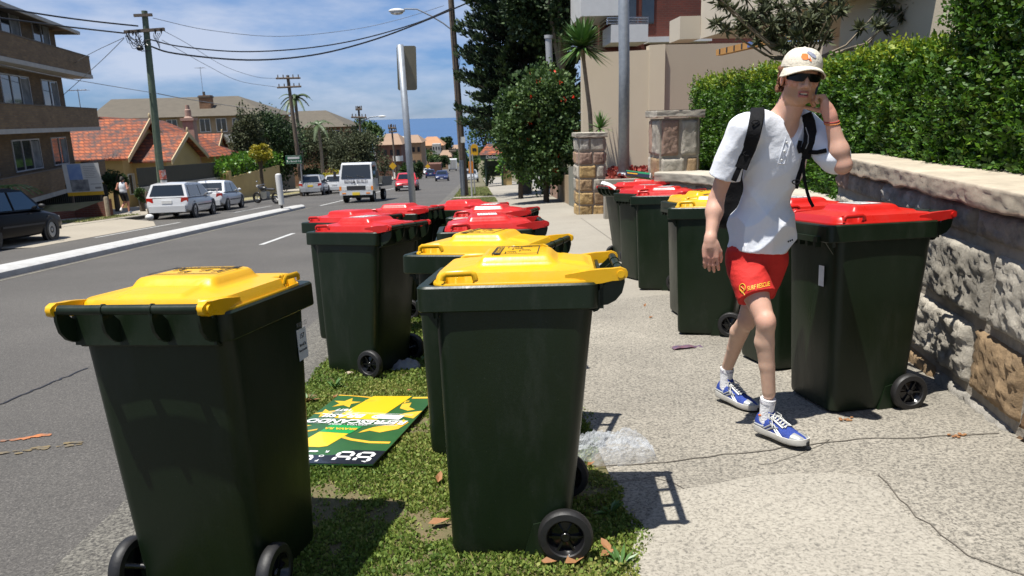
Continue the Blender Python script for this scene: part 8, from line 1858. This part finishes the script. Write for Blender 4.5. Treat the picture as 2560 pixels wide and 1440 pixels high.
# socks and running shoes
MA['sock'] = mat('white_sock', (.78, .78, .80), .85, bump=.3, bscale=120); MA['shoeblue'] = mat('blue_mesh', (.02, .06, .34), .55, col2=(.015, .035, .20), scale=30, bump=.5, bscale=200); MA['shoesilver'] = mat('silver_trim', (.46, .47, .46), .35, .35, col2=(.36, .37, .36), scale=25); MA['sole'] = mat('white_foam_sole', (.62, .60, .55), .7, col2=(.5, .48, .43), scale=20); MA['outsole'] = mat('black_outsole', (.02, .02, .02), .7); MA['lace'] = mat('grey_laces', (.50, .50, .47), .7)
def shoe(an, toe_dir, pitch, heel, side):
    """heel: world point under the heel; toe_dir horizontal; pitch toe-up angle"""
    d = nz((toe_dir[0], toe_dir[1], math.tan(pitch)-SLOPE*toe_dir[1]*1.0)); s_ = nz(np.cross(d, (0, 0, 1))); u_ = np.cross(s_, d); O = np.array(heel, float)-np.array(root.location); L_ = .298
    q = lambda t, x, z: O+d*t*L_+s_*x*side+u_*z
    st = [(-.03, .018, .030, .050, .0), (.0, .028, .0, .085, 0), (.06, .034, .0, .098, 0), (.14, .036, .0, .092, 0), (.24, .0345, .0, .096, 0), (.36, .0355, .0, .094, .001), (.50, .041, .0, .078, .002), (.64, .0465, .0, .064, .003), (.78, .0465, .004, .056, .006), (.90, .038, .010, .049, .010), (.97, .024, .016, .042, .014), (1.005, .010, .022, .034, .018)]
    ring = []; sole = []; 
    for t, w_, z0, z1, rise in st:
        zb = .018+rise*.9; tp = .45 if t < .45 else .62; ring.append([q(t, -w_, zb), q(t, -w_*1.02, zb+(z1-zb)*.35), q(t, -w_*.86, zb+(z1-zb)*.72), q(t, -w_*tp*.8, z1), q(t, 0, z1+.006), q(t, w_*tp*.8, z1), q(t, w_*.86, zb+(z1-zb)*.72), q(t, w_*1.02, zb+(z1-zb)*.35), q(t, w_, zb)])
        ws = w_*1.10+.002; sole.append([q(t*1.01, -ws*.92, rise), q(t*1.01, -ws*1.02, rise+.010), q(t*1.01, -ws, rise+.030+.006*(t < .2)), q(t*1.01, ws, rise+.030+.006*(t < .2)), q(t*1.01, ws*1.02, rise+.010), q(t*1.01, ws*.92, rise)])
    b = MB(); b.loft(ring); sh = part('shoe', b, MA['shoeblue'], root, 60)
    b = MB(); b.loft(sole); part('sole', b, MA['sole'], sh, 50)
    b = MB(); b.loft([[p-u_*.004 for p in r] for r in sole[7:]] ) if 0 else b.loft([[q(t*1.012, -w_*1.0, rise-.003), q(t*1.012, -w_*1.12, rise+.012), q(t*1.012, w_*1.12, rise+.012), q(t*1.012, w_*1.0, rise-.003)] for t, w_, z0, z1, rise in st[8:]]+[[q(1.03, -.008, .018), q(1.03, -.009, .034), q(1.03, .009, .034), q(1.03, .008, .018)]]); part('toe_bumper', b, MA['outsole'], sh, True)
    b = MB(); b.loft([[q(t, -w_*1.04, .02+rise), q(t, -w_*1.06, .02+rise+(z1-.02-rise)*.38), q(t, -w_*.88, .02+rise+(z1-.02)*.66), q(t, -w_*.4, z1+.003), q(t, w_*.4, z1+.003), q(t, w_*.88, .02+rise+(z1-.02)*.66), q(t, w_*1.06, .02+rise+(z1-.02-rise)*.38), q(t, w_*1.04, .02+rise)] for t, w_, z0, z1, rise in st[8:11]]); part('toe_cap', b, MA['shoesilver'], sh, 50)
    b = MB()
    def W_at(t): ts = [x[0] for x in st]; return np.interp(t, ts, [x[1] for x in st]), np.interp(t, ts, [x[3] for x in st])
    for sd_ in (-1, 1):
        for t0, t1 in ((.20, .44), (.28, .53), (.56, .34), (.64, .44)):
            P = []
            for k in range(6): t = t0+(t1-t0)*k/5; w_, z1 = W_at(t); f = .12+.72*k/5; P.append(q(t, sd_*w_*(1.05-.10*f), .022+(z1-.022)*f))
            b.tube(P, .0042, 5)
        P = [q(t, sd_*W_at(t)[0]*.99, .024+(W_at(t)[1]-.024)*.28) for t in np.linspace(-.0, .22, 5)]; b.tube(P, .006, 5)
        P = [q(t, sd_*W_at(t)[0]*.60, W_at(t)[1]+.001) for t in np.linspace(.28, .60, 7)]; b.tube(P, .005, 5)
    part('silver_stripes', b, MA['shoesilver'], sh, True)
    b = MB()
    for k in range(6):
        t = .32+.055*k; w_, z1 = W_at(t); b.tube([q(t, -w_*.52, z1+.005), q(t+.012, 0, z1+.012), q(t+.03, w_*.52, z1+.004)], .0034, 5); b.tube([q(t, w_*.52, z1+.005), q(t+.012, 0, z1+.010), q(t+.03, -w_*.52, z1+.004)], .0030, 5)
    z1 = W_at(.32)[1]
    for sg in (-1, 1): b.tube([q(.33, 0, z1+.012), q(.30, sg*.025, z1+.022), q(.36, sg*.045, z1+.004), q(.40, sg*.030, z1+.0), q(.345, sg*.006, z1+.012)], .0026, 5); b.tube([q(.33, 0, z1+.012), q(.37, sg*.03, z1+.006), q(.45, sg*.048, z1-.024)], .0026, 5)
    part('laces', b, MA['lace'], sh, True)
    b = MB(); b.loft([[q(t, -w_, z), q(t, w_, z), q(t-.02, w_, z+.006), q(t-.02, -w_, z+.006)] for t, w_, z in ((.34, .018, .096), (.30, .022, .112), (.27, .020, .126), (.26, .012, .132))]); part('tongue', b, MA['shoeblue'], sh, True)
    A = np.array(an)-np.array(root.location); m0 = q(.16, 0, .070); b = MB(); ax = nz(A-m0); top = m0+ax*.115; b.tube([q(.20, 0, .05), m0, m0+(top-m0)*.4, m0+(top-m0)*.8, top], [.034, .036, .034, .0375, .0385], 16); sk = part('sock', b, MA['sock'], root, True)
    b = MB(); b.tube([top-ax*.022, top-ax*.010], [.0391, .0392], 16, cap=False); part('sock_band', b, mat('sock_band', (.30, .28, .34), .8, col2=(.75, .75, .77), scale=60, contrast=.15), sk, True)
    b = MB(); b.tube([q(.10, .032, .094), q(.16, .034, .098)], .004, 5); part('heel_tab', b, MA['logoorange'], sh)
def heel_from(an, dr_, back, ground): return (an[0]-dr_[0]*back, an[1]-dr_[1]*back, ground)
dF = nz((.46, -.89, 0)); dB = nz((.44, -.90, 0))
hF = (an_r[0]-dF[0]*.055, an_r[1]-dF[1]*.055); hB = (an_l[0]-dB[0]*.055, an_l[1]-dB[1]*.055)
hFz = gz(*hF)+.028; hBz = gz(*hB)+.032
shoe(an_r, dF, R(-1), (hF[0], hF[1], hFz), 1); shoe(an_l, dB, R(-5), (hB[0], hB[1], hBz), -1)
print('ankles above heel', an_r[2]-hFz, an_l[2]-hBz, 'legs', np.linalg.norm(hip_r-kn_r), np.linalg.norm(kn_r-an_r), np.linalg.norm(hip_l-kn_l), np.linalg.norm(kn_l-an_l), 'arms', np.linalg.norm(sh_r-el_r), np.linalg.norm(el_r-wr_r), np.linalg.norm(sh_l-el_l), np.linalg.norm(el_l-wr_l), 'sh', np.linalg.norm(sh_r-sh_l), 'head z', headc[2]-gm_, 'pel', pel[2]-gm_)

# ---- the jogger on the far footpath
jb = G(316, 534, .05); gj = jb[2]; jx, jy = jb[0], jb[1]
root2 = thing('person', (jx, jy, gj), 'dark-haired jogger in a white singlet and black shorts running away along the far footpath', 'person')
J = lambda r, f, u: V3(jx+r, jy+f, gj+u)     # runs away: forward +Y, right +X
jr = Sdf(); jr.ell(J(0, .0, 1.18), (.14, .09, .20), None, .05); jr.ell(J(0, 0, .92), (.13, .10, .13), None, .05); jr.cone(J(0, .02, 1.34), J(0, .04, 1.44), .05, .045, .03); jr.ell(J(.0, .05, 1.50), (.075, .09, .105), None, .03)
jr.chain([J(-.17, .0, 1.32), J(-.24, -.08, 1.08), J(-.15, .12, 1.06)], [.045, .036, .028]); jr.chain([J(.17, .0, 1.32), J(.24, -.10, 1.08), J(.19, .12, 1.12)], [.045, .036, .028])
jr.chain([J(-.07, 0, .86), J(-.05, .12, .50), J(-.13, -.14, .22)], [.085, .058, .034]); jr.chain([J(.07, 0, .86), J(.12, .03, .48), J(.14, -.02, .09)], [.085, .058, .036])
jr.ell(J(-.15, .13, 1.05), (.035, .045, .03)); jr.ell(J(.18, .15, 1.13), (.035, .045, .03))
sdf_part('body', jr, .014, MA['skin'], root2, root2, lambda P: np.tile(SK*np.array([1, .8, .75])*.8, (len(P), 1)), 1)
sg = Sdf(); sg.ell(J(0, .0, 1.15), (.155, .108, .23), None, .05); sg.ell(J(0, 0, .98), (.15, .115, .12), None, .05); sg.cone(J(-.07, 0, 1.34), J(-.07, 0, 1.28), .04, .05, .04); sg.cone(J(.07, 0, 1.34), J(.07, 0, 1.28), .04, .05, .04); sdf_part('singlet', sg, .014, MA['shirt'], root2, root2, None, 1)
sh_ = Sdf(); sh_.ell(J(0, 0, .88), (.15, .12, .11), None, .05); sh_.cone(J(-.07, 0, .84), J(-.06, .08, .62), .10, .09); sh_.cone(J(.07, 0, .84), J(.10, .02, .60), .10, .09); sdf_part('shorts', sh_, .014, MA['black'], root2, root2, None, 1)
hh = Sdf(); hh.ell(J(0, .03, 1.53), (.088, .095, .10), None, .03); hh.ell(J(0, -.06, 1.47), (.05, .04, .07), None, .03); sdf_part('hair', hh, .014, mat('dark_hair', (.02, .014, .01), .7), root2, root2, None, 0)
for (a, c) in ((J(-.13, -.20, .16), J(-.13, -.10, .26)), (J(.14, -.06, .05), J(.14, .18, .05))): b = MB(); b.tube([a-np.array(root2.location), c-np.array(root2.location)], [.05, .045], 10); part('shoe', b, MA['white'], root2, True)
